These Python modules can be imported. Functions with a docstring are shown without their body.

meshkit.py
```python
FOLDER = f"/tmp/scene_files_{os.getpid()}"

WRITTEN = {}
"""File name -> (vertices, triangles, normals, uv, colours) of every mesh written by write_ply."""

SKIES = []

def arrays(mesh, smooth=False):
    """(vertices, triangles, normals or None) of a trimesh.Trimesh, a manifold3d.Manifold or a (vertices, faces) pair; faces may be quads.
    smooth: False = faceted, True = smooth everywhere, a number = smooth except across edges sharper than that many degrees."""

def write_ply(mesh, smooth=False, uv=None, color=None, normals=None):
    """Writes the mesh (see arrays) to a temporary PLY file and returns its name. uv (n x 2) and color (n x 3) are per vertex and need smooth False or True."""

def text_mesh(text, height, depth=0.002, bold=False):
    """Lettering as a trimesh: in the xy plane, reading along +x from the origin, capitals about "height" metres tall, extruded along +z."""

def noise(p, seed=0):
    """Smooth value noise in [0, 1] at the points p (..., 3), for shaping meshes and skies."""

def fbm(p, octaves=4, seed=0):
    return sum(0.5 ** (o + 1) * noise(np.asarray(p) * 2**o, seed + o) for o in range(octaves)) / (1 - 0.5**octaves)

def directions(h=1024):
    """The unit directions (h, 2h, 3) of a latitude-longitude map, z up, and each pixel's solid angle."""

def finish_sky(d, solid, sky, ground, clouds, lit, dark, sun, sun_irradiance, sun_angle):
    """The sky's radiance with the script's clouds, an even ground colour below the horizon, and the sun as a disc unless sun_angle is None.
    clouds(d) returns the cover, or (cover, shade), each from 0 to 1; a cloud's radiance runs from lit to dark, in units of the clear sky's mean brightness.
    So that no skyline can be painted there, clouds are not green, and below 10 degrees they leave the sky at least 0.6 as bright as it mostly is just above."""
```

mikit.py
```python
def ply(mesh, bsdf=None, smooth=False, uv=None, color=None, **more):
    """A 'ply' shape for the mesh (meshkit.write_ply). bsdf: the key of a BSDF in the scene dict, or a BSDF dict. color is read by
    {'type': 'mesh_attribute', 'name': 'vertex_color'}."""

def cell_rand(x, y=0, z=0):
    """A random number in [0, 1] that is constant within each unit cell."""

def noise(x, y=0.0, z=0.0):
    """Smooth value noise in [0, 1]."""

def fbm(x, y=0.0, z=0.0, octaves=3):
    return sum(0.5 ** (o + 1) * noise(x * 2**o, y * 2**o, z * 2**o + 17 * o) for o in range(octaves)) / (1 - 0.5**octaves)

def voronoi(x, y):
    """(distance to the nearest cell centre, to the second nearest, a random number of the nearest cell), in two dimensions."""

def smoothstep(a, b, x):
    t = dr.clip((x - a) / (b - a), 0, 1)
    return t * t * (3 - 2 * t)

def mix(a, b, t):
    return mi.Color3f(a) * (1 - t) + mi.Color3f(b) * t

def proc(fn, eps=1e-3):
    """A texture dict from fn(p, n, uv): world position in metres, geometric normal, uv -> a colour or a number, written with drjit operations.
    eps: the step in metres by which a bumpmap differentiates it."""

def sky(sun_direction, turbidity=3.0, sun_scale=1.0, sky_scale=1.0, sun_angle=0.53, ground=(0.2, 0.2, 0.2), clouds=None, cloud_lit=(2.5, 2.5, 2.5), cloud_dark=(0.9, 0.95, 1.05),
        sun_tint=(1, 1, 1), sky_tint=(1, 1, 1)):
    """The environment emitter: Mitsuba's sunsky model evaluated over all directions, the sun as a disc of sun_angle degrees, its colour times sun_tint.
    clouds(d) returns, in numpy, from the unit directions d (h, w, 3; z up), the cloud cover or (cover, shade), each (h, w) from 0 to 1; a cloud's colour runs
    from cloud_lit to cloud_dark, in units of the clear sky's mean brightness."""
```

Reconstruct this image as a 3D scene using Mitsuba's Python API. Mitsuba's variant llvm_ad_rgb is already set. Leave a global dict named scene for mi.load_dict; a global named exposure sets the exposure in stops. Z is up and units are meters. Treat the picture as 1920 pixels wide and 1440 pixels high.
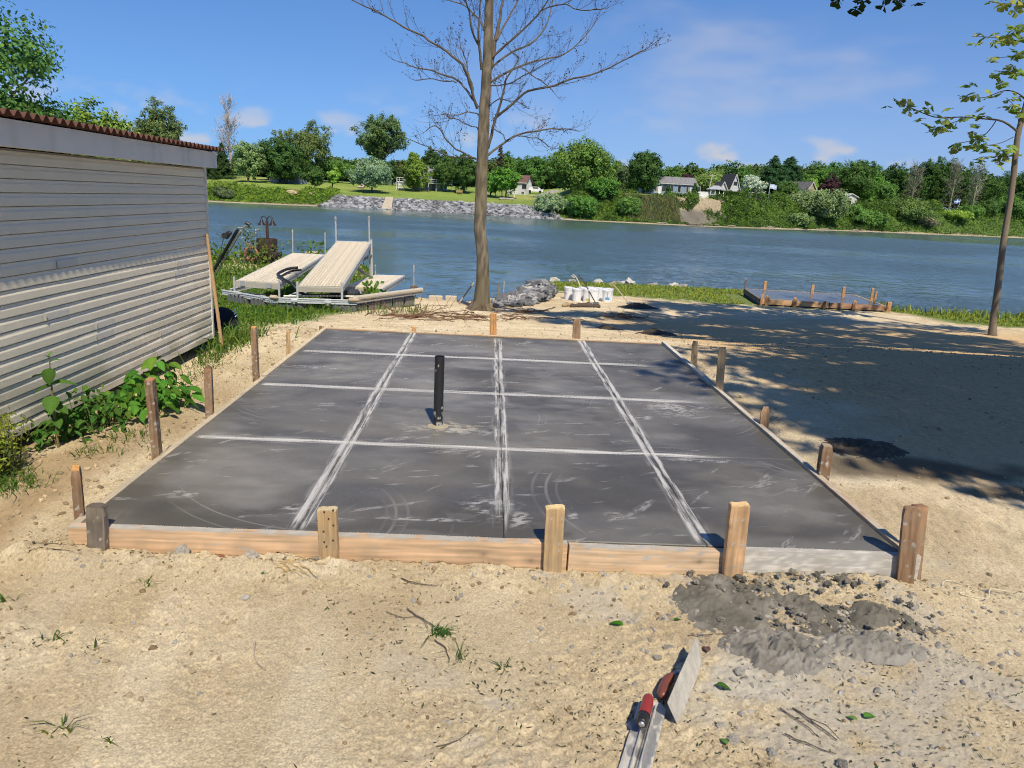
import math
import numpy as np
import trimesh
import drjit as dr
import mitsuba as mi
import mikit
import meshkit
from scipy.interpolate import PchipInterpolator
from scipy.spatial import cKDTree
from mikit import proc, ply, noise, fbm, voronoi, cell_rand, smoothstep, mix

# ------------------------------------------------------------------ camera, sky, exposure
scene, labels = {'type': 'scene'}, {}
FOV = 70.0027
CAM_O = [-0.0901, -2.9914, 1.4702]
CAM_T = [0.2757, 6.6954, -0.9855]
CAM_U = [-0.04268, 0.24702, 0.96807]
exposure = 1.8
scene['camera'] = {'type': 'perspective', 'fov': FOV, 'fov_axis': 'x', 'near_clip': .05, 'far_clip': 6000.,
                   'to_world': mi.ScalarTransform4f().look_at(origin=CAM_O, target=CAM_T, up=CAM_U)}
SUN = np.array([.19, -.81, 1.0]) / np.linalg.norm([.19, -.81, 1.0])


def clouds(d):
    """Thin wisps high on the right and small fair-weather puffs low over the far bank."""
    az = np.degrees(np.arctan2(d[..., 0], d[..., 1]))
    el = np.degrees(np.arcsin(np.clip(d[..., 2], -1, 1)))
    q = np.stack([az / 9, el / 3.2, az * 0], -1)
    wisp = sstep(.5, .82, meshkit.fbm(q + 3.3, 5, 5)) * sstep(2, 7, el) * .34 * sstep(-8, 12, az)
    veil = .24 * sstep(-25, 25, az) * np.exp(-(el / 10) ** 2)
    p = np.stack([az / 3.4, el / 1.5, az * 0], -1)
    n = meshkit.fbm(p + 7.1, 5, 11)
    puff = sstep(.59, .75, n) * np.exp(-((el - 3.2) / 2.3) ** 2) * .75
    cover = np.clip(np.maximum(puff, wisp) + veil, 0, 1)
    return cover, .25 * sstep(.3, .9, meshkit.fbm(p * 1.7 + 2.0, 3, 4))


def sstep(a, b, x):
    t = np.clip((np.asarray(x, float) - a) / (b - a), 0, 1)
    return t * t * (3 - 2 * t)

_prof = PchipInterpolator([-60, -8, 4.6, 5.4, 8, 11, 13.4, 16, 19, 25, 60], [-.13, -.13, -.13, -.15, -.5, -.9, -1.13, -1.26, -1.36, -1.45, -1.6])
_edge = PchipInterpolator([-80, -9, -5.6, -4.2, -3.0, -.6, .2, .9, 1.7, 7, 10.6, 12.3, 13.9, 16.3, 60], [32, 28.5, 28, 24, 18.4, 17.4, 17.6, 20.5, 24.3, 25.0, 24.6, 22.2, 19.9, 19.9, 18])
WATER = -2.3

def yard_z(x, y):
    """Height of the near yard: level round the slab, falling away to the river bank."""
    x, y = np.asarray(x, float), np.asarray(y, float)
    z = _prof(y)
    z = z + .085 * (1 - sstep(-2.25, -1.86, x)) * sstep(-2.75, -2.3, x) * sstep(.5, 1.6, y) * (1 - sstep(4.6, 6.5, y))
    z = z + .05 * sstep(1.85, 2.3, x) * sstep(-.2, .8, y) * (1 - sstep(4.4, 6, y))
    inland = _edge(x) - y
    return np.where(inland > 1.2, z, -3.8 + (z + 3.8) * sstep(-1.6, .5, inland))

_shore = PchipInterpolator([-900, -260, -110, -59, -28, -10, 9.4, 40, 60, 92, 150, 300, 900], [150, 148, 150, 153, 163, 161, 154, 157, 166, 188, 212, 262, 420])
_p_left = PchipInterpolator([-30, 0, 2.5, 5, 12, 35, 80, 3000], [-5, -2.3, -1.9, -1.2, .8, 2.4, 4, 6])
_p_rip = PchipInterpolator([-30, 0, 4.6, 6, 20, 45, 90, 3000], [-7, -2.4, .0, .25, 1.5, 3.4, 4.4, 6])
_p_right = PchipInterpolator([-30, 0, 2.0, 4.5, 9, 15, 60, 3000], [-5, -2.3, -1.9, .4, 3.5, 4.0, 5, 6])

def shore_y(x):
    return _shore(x)

def far_z(x, y):
    """Height of the far bank."""
    x, y = np.asarray(x, float), np.asarray(y, float)
    d = np.clip(y - _shore(x), -30, 3000)
    a, b = sstep(-40, -34, x), sstep(11, 20, x)
    return (_p_left(d) * (1 - a) + _p_rip(d) * a) * (1 - b) + _p_right(d) * b


# measured points of the place, in metres
STAKES = [['x', -1.888, 0.093, -0.041, -1.888, 0.108, 0.219],
    ['y', -1.735, -0.062, -0.088, -1.718, -0.062, 0.121],
    ['x', -1.888, 0.897, -0.024, -1.888, 0.865, 0.436],
    ['x', -1.888, 1.653, -0.04, -1.888, 1.674, 0.315],
    ['x', -1.888, 2.64, -0.011, -1.888, 2.622, 0.413],
    ['x', -1.888, 3.571, 0.017, -1.888, 3.571, 0.204],
    ['x', -1.888, 4.842, -0.014, -1.888, 4.844, 0.033],
    ['y', -0.895, 4.936, -0.009, -0.896, 4.936, 0.057],
    ['y', -0.018, 4.936, 0.002, -0.035, 4.936, 0.25],
    ['y', 0.9, 4.936, 0.02, 0.885, 4.936, 0.228],
    ['x', 1.89, 3.756, 0.035, 1.89, 3.805, 0.243],
    ['x', 1.89, 2.929, 0.033, 1.89, 2.996, 0.349],
    ['x', 1.89, 1.885, 0.014, 1.89, 1.912, 0.14],
    ['x', 1.89, 0.933, 0.014, 1.89, 0.959, 0.187],
    ['x', 1.895, -0.033, -0.0, 1.895, 0.033, 0.223],
    ['y', 1.843, -0.066, -0.072, 1.8, -0.066, 0.247],
    ['y', -0.735, -0.062, -0.086, -0.744, -0.062, 0.145],
    ['y', 0.243, -0.062, -0.083, 0.235, -0.062, 0.191],
    ['y', 1.048, -0.066, -0.059, 1.026, -0.066, 0.247]]
BARE = [['trunk', 0.0, [[-0.26, 14.85, -0.56], [-0.29, 14.85, 0.16], [-0.38, 14.85, 0.84], [-0.38, 14.85, 1.59], [-0.38, 14.85, 2.16], [-0.38, 14.85, 3.26], [-0.36, 14.85, 3.98], [-0.35, 14.85, 4.68], [-0.36, 14.85, 5.37], [-0.36, 14.85, 5.71], [-0.37, 14.85, 6.25]]],
    ['l', 0.085, [[-0.28, 14.85, 4.3], [-0.19, 14.94, 4.88], [-0.1, 15.01, 5.42], [-0.04, 15.08, 5.78], [0.03, 15.15, 6.32]]],
    ['l', 0.05, [[-0.54, 14.85, 3.43], [-0.71, 14.64, 3.86], [-0.84, 14.46, 4.25], [-1.36, 14.29, 4.56], [-1.82, 14.12, 4.75], [-2.3, 13.96, 5.0], [-2.73, 13.81, 5.14], [-3.18, 13.65, 5.27]]],
    ['s', 0.03, [[-0.65, 14.85, 3.75], [-0.75, 15.07, 4.17], [-0.89, 15.27, 4.62], [-1.0, 15.45, 4.83]]],
    ['l', 0.042, [[-0.53, 14.85, 3.47], [-0.74, 15.16, 3.75], [-1.03, 15.42, 4.1], [-1.6, 15.67, 4.29], [-2.06, 15.91, 4.39], [-2.53, 16.15, 4.54]]],
    ['s', 0.022, [[-1.04, 14.85, 3.96], [-1.5, 15.39, 4.07], [-2.09, 15.85, 4.1]]],
    ['l', 0.05, [[-0.47, 14.85, 4.26], [-0.56, 14.63, 4.97], [-0.55, 14.43, 5.6], [-0.54, 14.25, 5.95]]],
    ['l', 0.04, [[-0.54, 14.85, 4.74], [-0.73, 14.48, 5.1], [-0.86, 14.16, 5.52], [-0.89, 13.85, 5.7]]],
    ['l', 0.035, [[-0.46, 14.85, 5.09], [-0.73, 15.33, 5.53], [-1.3, 15.75, 5.87]]],
    ['s', 0.022, [[-0.5, 14.85, 3.29], [-0.7, 14.52, 3.32], [-0.98, 14.23, 3.2], [-1.3, 13.95, 3.16]]],
    ['s', 0.02, [[-0.49, 14.85, 2.96], [-0.84, 15.33, 3.14], [-1.26, 15.75, 3.31]]],
    ['l', 0.035, [[-0.53, 14.85, 2.32], [-0.86, 14.56, 2.47], [-1.16, 14.31, 2.64], [-1.45, 14.08, 2.92], [-1.61, 13.85, 2.8]]],
    ['s', 0.025, [[-0.54, 14.85, 2.34], [-1.13, 15.3, 2.36], [-1.56, 15.68, 2.52], [-2.17, 16.05, 2.74]]],
    ['l', 0.055, [[-0.26, 14.85, 2.57], [-0.13, 14.69, 3.15], [-0.02, 14.54, 3.53], [0.07, 14.41, 3.98], [0.32, 14.28, 4.42], [0.21, 14.15, 4.52]]],
    ['l', 0.045, [[-0.15, 14.85, 3.22], [0.27, 14.61, 3.56], [0.62, 14.4, 3.83], [1.05, 14.2, 3.9], [1.57, 14.0, 4.07], [2.08, 13.82, 4.2], [2.56, 13.63, 4.43], [2.97, 13.45, 4.63]]],
    ['l', 0.045, [[-0.28, 14.85, 2.4], [0.05, 15.13, 2.68], [0.44, 15.38, 2.95], [0.92, 15.61, 3.08], [1.42, 15.83, 3.19], [1.94, 16.05, 3.17]]],
    ['s', 0.02, [[0.42, 14.85, 2.88], [0.93, 15.49, 2.87], [1.22, 16.05, 2.76]]],
    ['s', 0.02, [[0.15, 14.85, 2.76], [-0.0, 15.12, 2.98], [-0.12, 15.35, 3.06]]],
    ['l', 0.04, [[-0.24, 14.85, 4.02], [0.13, 15.2, 4.31], [0.71, 15.51, 4.61], [1.31, 15.8, 4.8], [1.83, 16.08, 5.21], [2.19, 16.35, 5.7]]],
    ['l', 0.042, [[-0.29, 14.85, 4.5], [0.09, 14.64, 4.81], [0.44, 14.46, 5.1], [0.78, 14.28, 5.44], [0.9, 14.11, 5.61], [1.04, 13.95, 5.86]]],
    ['l', 0.038, [[-0.29, 14.85, 4.29], [0.15, 15.11, 4.69], [0.68, 15.33, 5.01], [0.97, 15.54, 5.42], [1.08, 15.75, 5.83], [1.11, 15.95, 6.2]]],
    ['s', 0.022, [[-0.32, 14.85, 3.93], [0.1, 14.48, 3.92], [0.48, 14.16, 4.1], [0.99, 13.85, 4.35]]],
    ['l', 0.04, [[-0.17, 14.85, 4.9], [0.11, 15.15, 5.5], [0.28, 15.41, 5.88], [0.39, 15.65, 6.23]]],
    ['s', 0.022, [[0.79, 14.85, 5.56], [1.25, 14.4, 5.6], [1.65, 14.02, 5.43], [1.99, 13.65, 5.38]]],
    ['s', 0.02, [[-0.3, 14.85, 3.45], [-0.0, 14.55, 3.64], [0.3, 14.29, 3.56], [0.55, 14.05, 3.44]]],
    ['s', 0.02, [[0.35, 14.85, 4.37], [0.8, 14.64, 4.12], [1.15, 14.45, 3.83]]]]
SAPLING = [['trunk', 0.095, [[12.3, 14.4, -1.26], [12.25, 14.4, -0.93], [12.16, 14.4, 0.14], [12.07, 14.4, 1.12], [12.02, 14.4, 2.13], [11.93, 14.4, 3.0], [11.88, 14.4, 3.53], [11.91, 14.4, 3.96], [11.94, 14.4, 4.64], [11.84, 14.4, 5.55], [11.68, 14.4, 6.58], [11.47, 14.4, 7.71]]],
    ['l', 0.03, [[11.87, 14.4, 3.53], [11.22, 14.26, 3.75], [10.45, 14.12, 3.75], [9.7, 13.98, 3.69], [9.04, 13.84, 3.82], [8.5, 13.7, 3.95]]],
    ['s', 0.015, [[11.31, 14.4, 3.77], [10.98, 14.3, 3.37], [10.39, 14.2, 3.18], [10.17, 14.1, 3.11]]],
    ['s', 0.012, [[10.62, 14.4, 3.78], [10.32, 14.6, 3.63], [9.95, 14.8, 3.44]]],
    ['s', 0.012, [[11.89, 14.4, 3.0], [11.67, 14.6, 3.0], [11.36, 14.8, 2.91]]],
    ['s', 0.008, [[11.93, 14.4, 3.22], [11.71, 14.3, 3.09], [11.6, 14.2, 2.84]]],
    ['l', 0.02, [[11.92, 14.4, 4.22], [11.55, 14.63, 4.44], [11.16, 14.87, 4.29], [10.72, 15.1, 4.35]]],
    ['s', 0.015, [[11.93, 14.4, 4.69], [11.37, 14.15, 4.72], [10.71, 13.9, 4.7]]],
    ['s', 0.012, [[11.89, 14.4, 5.1], [11.68, 14.65, 5.18], [11.4, 14.9, 5.18]]],
    ['l', 0.018, [[11.89, 14.4, 5.35], [11.36, 14.7, 5.53], [10.74, 15.0, 5.61]]],
    ['s', 0.014, [[11.83, 14.4, 5.85], [11.18, 14.1, 5.65], [10.64, 13.8, 5.22]]],
    ['l', 0.016, [[11.76, 14.4, 6.24], [11.24, 14.6, 6.23], [10.86, 14.8, 6.31]]],
    ['l', 0.02, [[11.91, 14.4, 3.96], [12.22, 14.6, 3.94], [12.67, 14.8, 4.15], [13.23, 15.0, 4.42]]],
    ['l', 0.018, [[11.94, 14.4, 4.64], [12.15, 14.15, 4.77], [12.33, 13.9, 5.04]]],
    ['l', 0.018, [[11.83, 14.4, 5.7], [12.31, 14.6, 5.97], [12.83, 14.8, 6.34]]],
    ['s', 0.012, [[11.87, 14.4, 3.59], [11.78, 14.5, 4.02], [11.56, 14.6, 4.28]]],
    ['s', 0.012, [[11.79, 14.4, 3.42], [11.52, 14.55, 3.26], [11.0, 14.7, 3.19]]]]
TREES = [['dead', -67.75, 194.16, 22.55, 7.99, 'grey', 'tall leafless grey tree standing above the pines on the far left bank'],
    ['conifer', -70.26, 185.95, 10.12, 5.01, 'dark', 'dark evergreen at the left end of the far bank, just past the shed roof'],
    ['conifer', -69.04, 192.05, 11.35, 6.27, 'dark', 'dark evergreen under the leafless grey tree across the river'],
    ['oval', -58.86, 180.02, 12.37, 6.91, 'linden', 'pale green linden-like tree beside the dark evergreens across the river'],
    ['oval', -59.06, 196.99, 11.94, 6.44, 'dark', 'dark tree in the gap right of the pale green linden-like tree'],
    ['broad', -51.12, 185.07, 13.4, 10.28, 'deep', 'big spreading dark green tree over the long grey cottage'],
    ['irregular', -49.92, 201.55, 19.14, 13.2, 'olive', 'tall airy olive tree rising behind the long grey cottage'],
    ['oval', -41.45, 173.33, 6.45, 4.45, 'deep2', 'small dark lawn tree right of the long grey cottage'],
    ['oval', -38.32, 177.65, 6.54, 2.79, 'lime', 'smallest bright green lawn tree on the far left lawn'],
    ['round', -43.61, 210.36, 9.26, 10.49, 'mid', 'mid green bush-like tree behind the two small lawn trees'],
    ['vase', -32.9, 214.4, 23.12, 14.08, 'poplar', 'tall poplar with a broad fan-shaped crown, tallest tree on the far bank'],
    ['round', -28.73, 175.99, 9.36, 9.57, 'silver', 'round silvery green tree alone on the far lawn'],
    ['round', -28.11, 207.0, 10.03, 5.92, 'dark', 'dark tree between the silvery round tree and the yellow-green one'],
    ['round', -19.93, 186.49, 11.36, 6.41, 'yellow', 'yellow-green round tree left of the white house with the stairs'],
    ['oval', -17.25, 202.15, 14.3, 4.34, 'dark', 'narrow dark tree directly behind the yellow-green round tree'],
    ['oval', -12.8, 191.47, 12.79, 6.87, 'deep2', 'dark green tree in front of the white house with the stairs'],
    ['oval', -7.85, 187.47, 11.66, 6.46, 'deep2', 'dark green tree just left of the bare foreground trunk, across the river'],
    ['conifer', 1.42, 204.25, 15.4, 4.4, 'brown', 'dusky spruce standing right behind the bare foreground trunk'],
    ['oval', 4.28, 215.04, 14.82, 6.18, 'mid', 'mid green tree right of the dusky spruce'],
    ['round', -0.82, 179.35, 7.42, 3.61, 'leafy', 'small bright tree half hidden by the bare foreground trunk'],
    ['round', 2.82, 173.62, 8.36, 6.01, 'leafy', 'round bright green lawn tree beside the white house with the brown roof'],
    ['round', 9.88, 206.0, 14.42, 7.71, 'mid2', 'leafy green tree behind the white house with the brown roof'],
    ['willow', 18.81, 168.34, 15.58, 14.62, 'willow', 'huge rounded green tree overhanging the far shore, widest on the bank'],
    ['round', 11.29, 157.01, 2.96, 6.36, 'silverbush', 'silvery bush at the right end of the far rock wall'],
    ['round', 23.73, 161.76, 7.08, 7.04, 'leafy2', 'bushy green tree at the waterside right of the huge rounded tree'],
    ['round', 35.04, 214.2, 13.3, 7.11, 'greygreen', 'hazy grey-green tree between the huge rounded tree and the domed one'],
    ['dome', 35.05, 174.2, 14.28, 9.35, 'deep', 'dome-shaped dark green tree beside the pale blue building'],
    ['round', 53.13, 224.22, 13.76, 5.52, 'mid', 'mid green tree behind the left end of the blue bungalow'],
    ['round', 55.5, 215.52, 10.86, 3.9, 'purple', 'purple-leaved tree above the roof of the blue bungalow'],
    ['willow', 71.78, 243.82, 14.7, 11.3, 'yellowgreen', 'soft yellow-green willow behind the utility pole'],
    ['round', 90.95, 271.43, 18.03, 8.65, 'mid2', 'green tree behind the silver-leaved tree'],
    ['round', 66.79, 192.21, 10.86, 5.32, 'silverleaf', 'silver-leaved tree beside the hedge on the far bank'],
    ['pine', 83.42, 222.57, 17.79, 7.12, 'pine', 'taller of the two dark pines on the right part of the far bank'],
    ['pine', 92.82, 234.43, 18.58, 8.18, 'pine', 'second dark pine, just right of the taller pine'],
    ['round', 77.65, 198.28, 9.82, 6.36, 'deep2', 'low dark round tree under the two pines'],
    ['round', 107.01, 251.27, 18.82, 8.41, 'mid', 'green tree behind the yellow gabled house'],
    ['oval', 111.71, 249.32, 19.64, 7.99, 'leafy2', 'bright leafy tree right of the yellow gabled house'],
    ['round', 92.74, 214.39, 12.11, 2.5, 'lime', 'little lime green tree beside the yellow gable'],
    ['round', 98.29, 217.2, 13.51, 5.07, 'purple', 'dark purple tree right of the yellow gabled house'],
    ['oval', 109.42, 226.33, 18.99, 12.89, 'deep2', 'big dark green tree above the small white building'],
    ['oval', 121.7, 239.39, 19.32, 7.69, 'leafy2', 'lighter green tree right of the big dark tree above the small white building'],
    ['round', 115.8, 217.02, 11.84, 6.35, 'mid', 'leafy tree below the gap in the right-hand treeline'],
    ['oval', 134.26, 246.17, 19.95, 7.56, 'deep', 'first tall tree right of the gap in the right-hand treeline'],
    ['deadleafy', 134.13, 236.12, 19.14, 7.95, 'greytwig', 'grey half-dead tree in the right-hand wood'],
    ['oval', 150.34, 258.13, 22.37, 8.68, 'deep', 'tall tree behind the grey half-dead tree'],
    ['oval', 156.25, 258.33, 23.55, 10.59, 'deep2', 'highest tree of the right-hand wood'],
    ['deadleafy', 150.84, 242.31, 21.25, 8.17, 'greytwig', 'grey half-dead tree right of the highest tree of the wood'],
    ['oval', 168.52, 266.83, 22.82, 7.82, 'deep', 'tall dark tree behind the flagpole with the blue flag'],
    ['deadleafy', 160.89, 246.04, 21.61, 7.22, 'greytwig2', 'feathery grey tree right of the flagpole with the blue flag'],
    ['oval', 172.01, 254.1, 17.52, 9.33, 'deep2', 'dark tree left of the leaning sapling, across the river'],
    ['oval', 187.78, 265.71, 20.46, 11.71, 'deep', 'dark tree right behind the leaning sapling, across the river'],
    ['oval', 197.44, 269.07, 21.8, 13.84, 'mid2', 'rightmost tree of the far wood'],
    ['oval', 218.44, 280.2, 22.51, 16.5, 'deep', 'x'],
    ['irregular', -82.68, 187.09, 22.1, 11.12, 'olive', 'tall grey-green poplar seen over the shed roof'],
    ['oval', -80.11, 195.24, 10.74, 9.67, 'dark', 'dark tree just above the right half of the shed roof'],
    ['round', 97.96, 195.04, 4.52, 7.14, 'bushmid', 'left one of the two leafy bushes on the right shore'],
    ['round', 102.68, 196.3, 3.22, 6.04, 'bushmid', 'right one of the two leafy bushes on the right shore'],
    ['round', 116.18, 204.68, 7.62, 11.41, 'bushround', 'big round bush at the waterline right of the two leafy bushes'],
    ['willow', 83.16, 187.38, 7.78, 14.25, 'willowbush', 'large grey-green willow bush at the waterline below the yellow gabled house'],
    ['round', 74.73, 179.05, 1.49, 6.54, 'willowbush2', 'low willow bush on the left of the large grey-green one'],
    ['round', 122.63, 205.76, 2.16, 6.04, 'greytwigbush', 'thin greyish bush below the green parasol'],
    ['round', 134.58, 213.29, 4.66, 9.71, 'yellowbush', 'yellow-green bush below the flagpole'],
    ['round', 142.82, 217.33, 6.84, 5.43, 'bushmid', 'narrow leafy bush right of the flagpole'],
    ['round', 150.25, 221.09, 8.73, 6.5, 'deep2', 'dark leafy bush left of the leaning sapling'],
    ['round', 158.84, 225.29, 10.41, 7.96, 'mid', 'leafy bush right of the leaning sapling, across the river'],
    ['round', 166.38, 226.05, 9.52, 9.99, 'bushmid', 'x'],
    ['round', 18.68, 156.83, 2.89, 6.82, 'leafy2', 'leafy bush at the foot of the huge rounded tree'],
    ['round', 29.05, 158.56, 3.42, 4.61, 'bushmid', 'leafy bush on the bank left of the pale blue building'],
    ['conifer', 40.54, 172.1, 6.31, 1.75, 'shrub', 'trimmed dark shrub before the left half of the blue bungalow'],
    ['conifer', 47.02, 173.19, 7.01, 2.39, 'shrub', 'trimmed dark shrub at the right end of the blue bungalow'],
    ['round', -56.77, 157.35, 0.82, 4.48, 'bushgrey', 'dark grey-green bush at the left end of the far shore']]
MAST = [[-9.041, 21.0, -1.347], [-7.829, 20.0, 0.138], [-7.517, 19.9, 0.285]]
LAMP = [-8.796, 26.227, 0.281]
HANG = [[4.543, 7.2, 4.132], [4.739, 7.0, 4.083], [5.14, 7.4, 4.225], [4.384, 7.3, 4.203]]
HOUSES = {'cottage': [-51.14, 5.38], 'camper': [-54.75, 1.6], 'stairs': [-16.71, 8.62], 'brown': [6.79, 4.29], 'car': [10.48, 1.37], 'cabin': [37.4, 3.61], 'bungalow': [44.82, 8.64], 'gazebo': [53.18, 3.1], 'fence': [49.55, 1.28], 'garage': [60.88, 2.0], 'aframe': [67.96, 2.61], 'lowcot': [67.92, 3.34], 'yellow': [88.96, 3.99], 'wshed': [102.1, 3.38], 'hedge': [53.087036525538004, 61.321556321026385], 'pole': [51.54, 9.54], 'flagR': [141.98, 8.16], 'flagL': [70.34, 8.46], 'parasol': [128.64, 2.85], 'bench': [-8.44, 1.05], 'ring': [3.0, 2.45], 'posts': [0.47, 0.78]}
WOODL = [[-116.2, 244.9, 1.8], [-87.7, 245.8, 6.3], [-70.8, 246.9, 6.7], [-54.0, 249.1, 7.6], [-45.8, 252.4, 7.5], [-30.3, 257.9, 8.6], [-13.8, 256.6, 10.0], [6.2, 249.4, 10.0], [22.4, 249.6, 9.8]]
WOODM = [[21.4, 259.5, 10.3], [42.5, 262.6, 10.1], [64.0, 273.4, 11.8], [76.4, 282.3, 12.7], [89.5, 291.6, 14.3], [102.4, 298.2, 14.3], [115.5, 303.9, 15.2], [134.3, 311.2, 16.9], [151.0, 317.4, 18.2]]
WOODR = [[123.9, 268.2, 14.4], [143.6, 275.6, 15.4], [148.7, 277.5, 13.4], [164.4, 283.3, 16.7], [183.6, 290.2, 18.4], [200.6, 296.2, 15.1], [215.3, 301.1, 16.0], [233.4, 307.2, 17.9], [271.6, 319.3, 19.3]]

scene['daylight'] = mikit.sky(SUN, turbidity=2.6, clouds=clouds, cloud_lit=(2.5, 2.45, 2.55), cloud_dark=(1.9, 1.95, 2.15), sky_tint=(.49, .725, 1.05), sun_tint=(.95, 1.0, 1.04), ground=(.2, .18, .14))

# ------------------------------------------------------------------ helpers
T4 = mi.ScalarTransform4f
R = np.random.default_rng(20240607)


def V(*a):
    return np.array(a, float)


class MB:
    """Collects vertices, triangles and a colour per vertex; put() makes them one mesh of the scene."""

    def __init__(self):
        self.v, self.f, self.c, self.n = [], [], [], 0

    def add(self, v, f, c):
        v = np.asarray(v, float).reshape(-1, 3)
        f = np.asarray(f, int)
        if f.shape[1] == 4:
            f = np.vstack([f[:, [0, 1, 2]], f[:, [0, 2, 3]]])
        c = np.asarray(c, float)
        self.v.append(v)
        self.f.append(f + self.n)
        self.c.append(np.broadcast_to(c, v.shape))
        self.n += len(v)
        return self

    def box(self, lo, hi, c, rot=None, at=(0, 0, 0), bevel=0.0):
        lo, hi = np.asarray(lo, float), np.asarray(hi, float)
        v, f = bevel_box(hi - lo, bevel)
        v = v + (lo + hi) / 2
        if rot is not None:
            v = v @ np.asarray(rot).T
        return self.add(v + np.asarray(at, float), f, c)

    def beam(self, p, q, w, h, c, up=(0, 0, 1), bevel=0.0):
        """A bar from p to q, w wide and h high."""
        p, q = np.asarray(p, float), np.asarray(q, float)
        a = (q - p) / np.linalg.norm(q - p)
        s = np.cross(a, up)
        s /= np.linalg.norm(s)
        u = np.cross(s, a)
        v, f = bevel_box((w, np.linalg.norm(q - p), h), bevel)
        return self.add(v @ np.array([s, a, u]) + (p + q) / 2, f, c)

    def tube(self, pts, r, c, sides=8, caps=True):
        v, f = tube(pts, r, sides, caps)
        return self.add(v, f, c)

    def quad(self, a, b, c_, d, c):
        return self.add([a, b, c_, d], [[0, 1, 2, 3]], c)

    def lathe(self, prof, c, at=(0, 0, 0), sides=24, rot=None):
        prof = np.asarray(prof, float)
        a = np.arange(sides) * 2 * np.pi / sides
        v = np.stack([prof[:, None, 0] * np.cos(a), prof[:, None, 0] * np.sin(a), np.repeat(prof[:, 1:2], sides, 1)], -1).reshape(-1, 3)
        k = len(prof)
        i, j = np.meshgrid(np.arange(k - 1), np.arange(sides), indexing='ij')
        f = np.stack([i * sides + j, i * sides + (j + 1) % sides, (i + 1) * sides + (j + 1) % sides, (i + 1) * sides + j], -1).reshape(-1, 4)
        if rot is not None:
            v = v @ np.asarray(rot).T
        return self.add(v + np.asarray(at, float), f, c)

    def mesh(self):
        return trimesh.Trimesh(np.vstack(self.v), np.vstack(self.f), process=False)

    def color(self):
        return np.clip(np.vstack(self.c), 0.002, .95)


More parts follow.
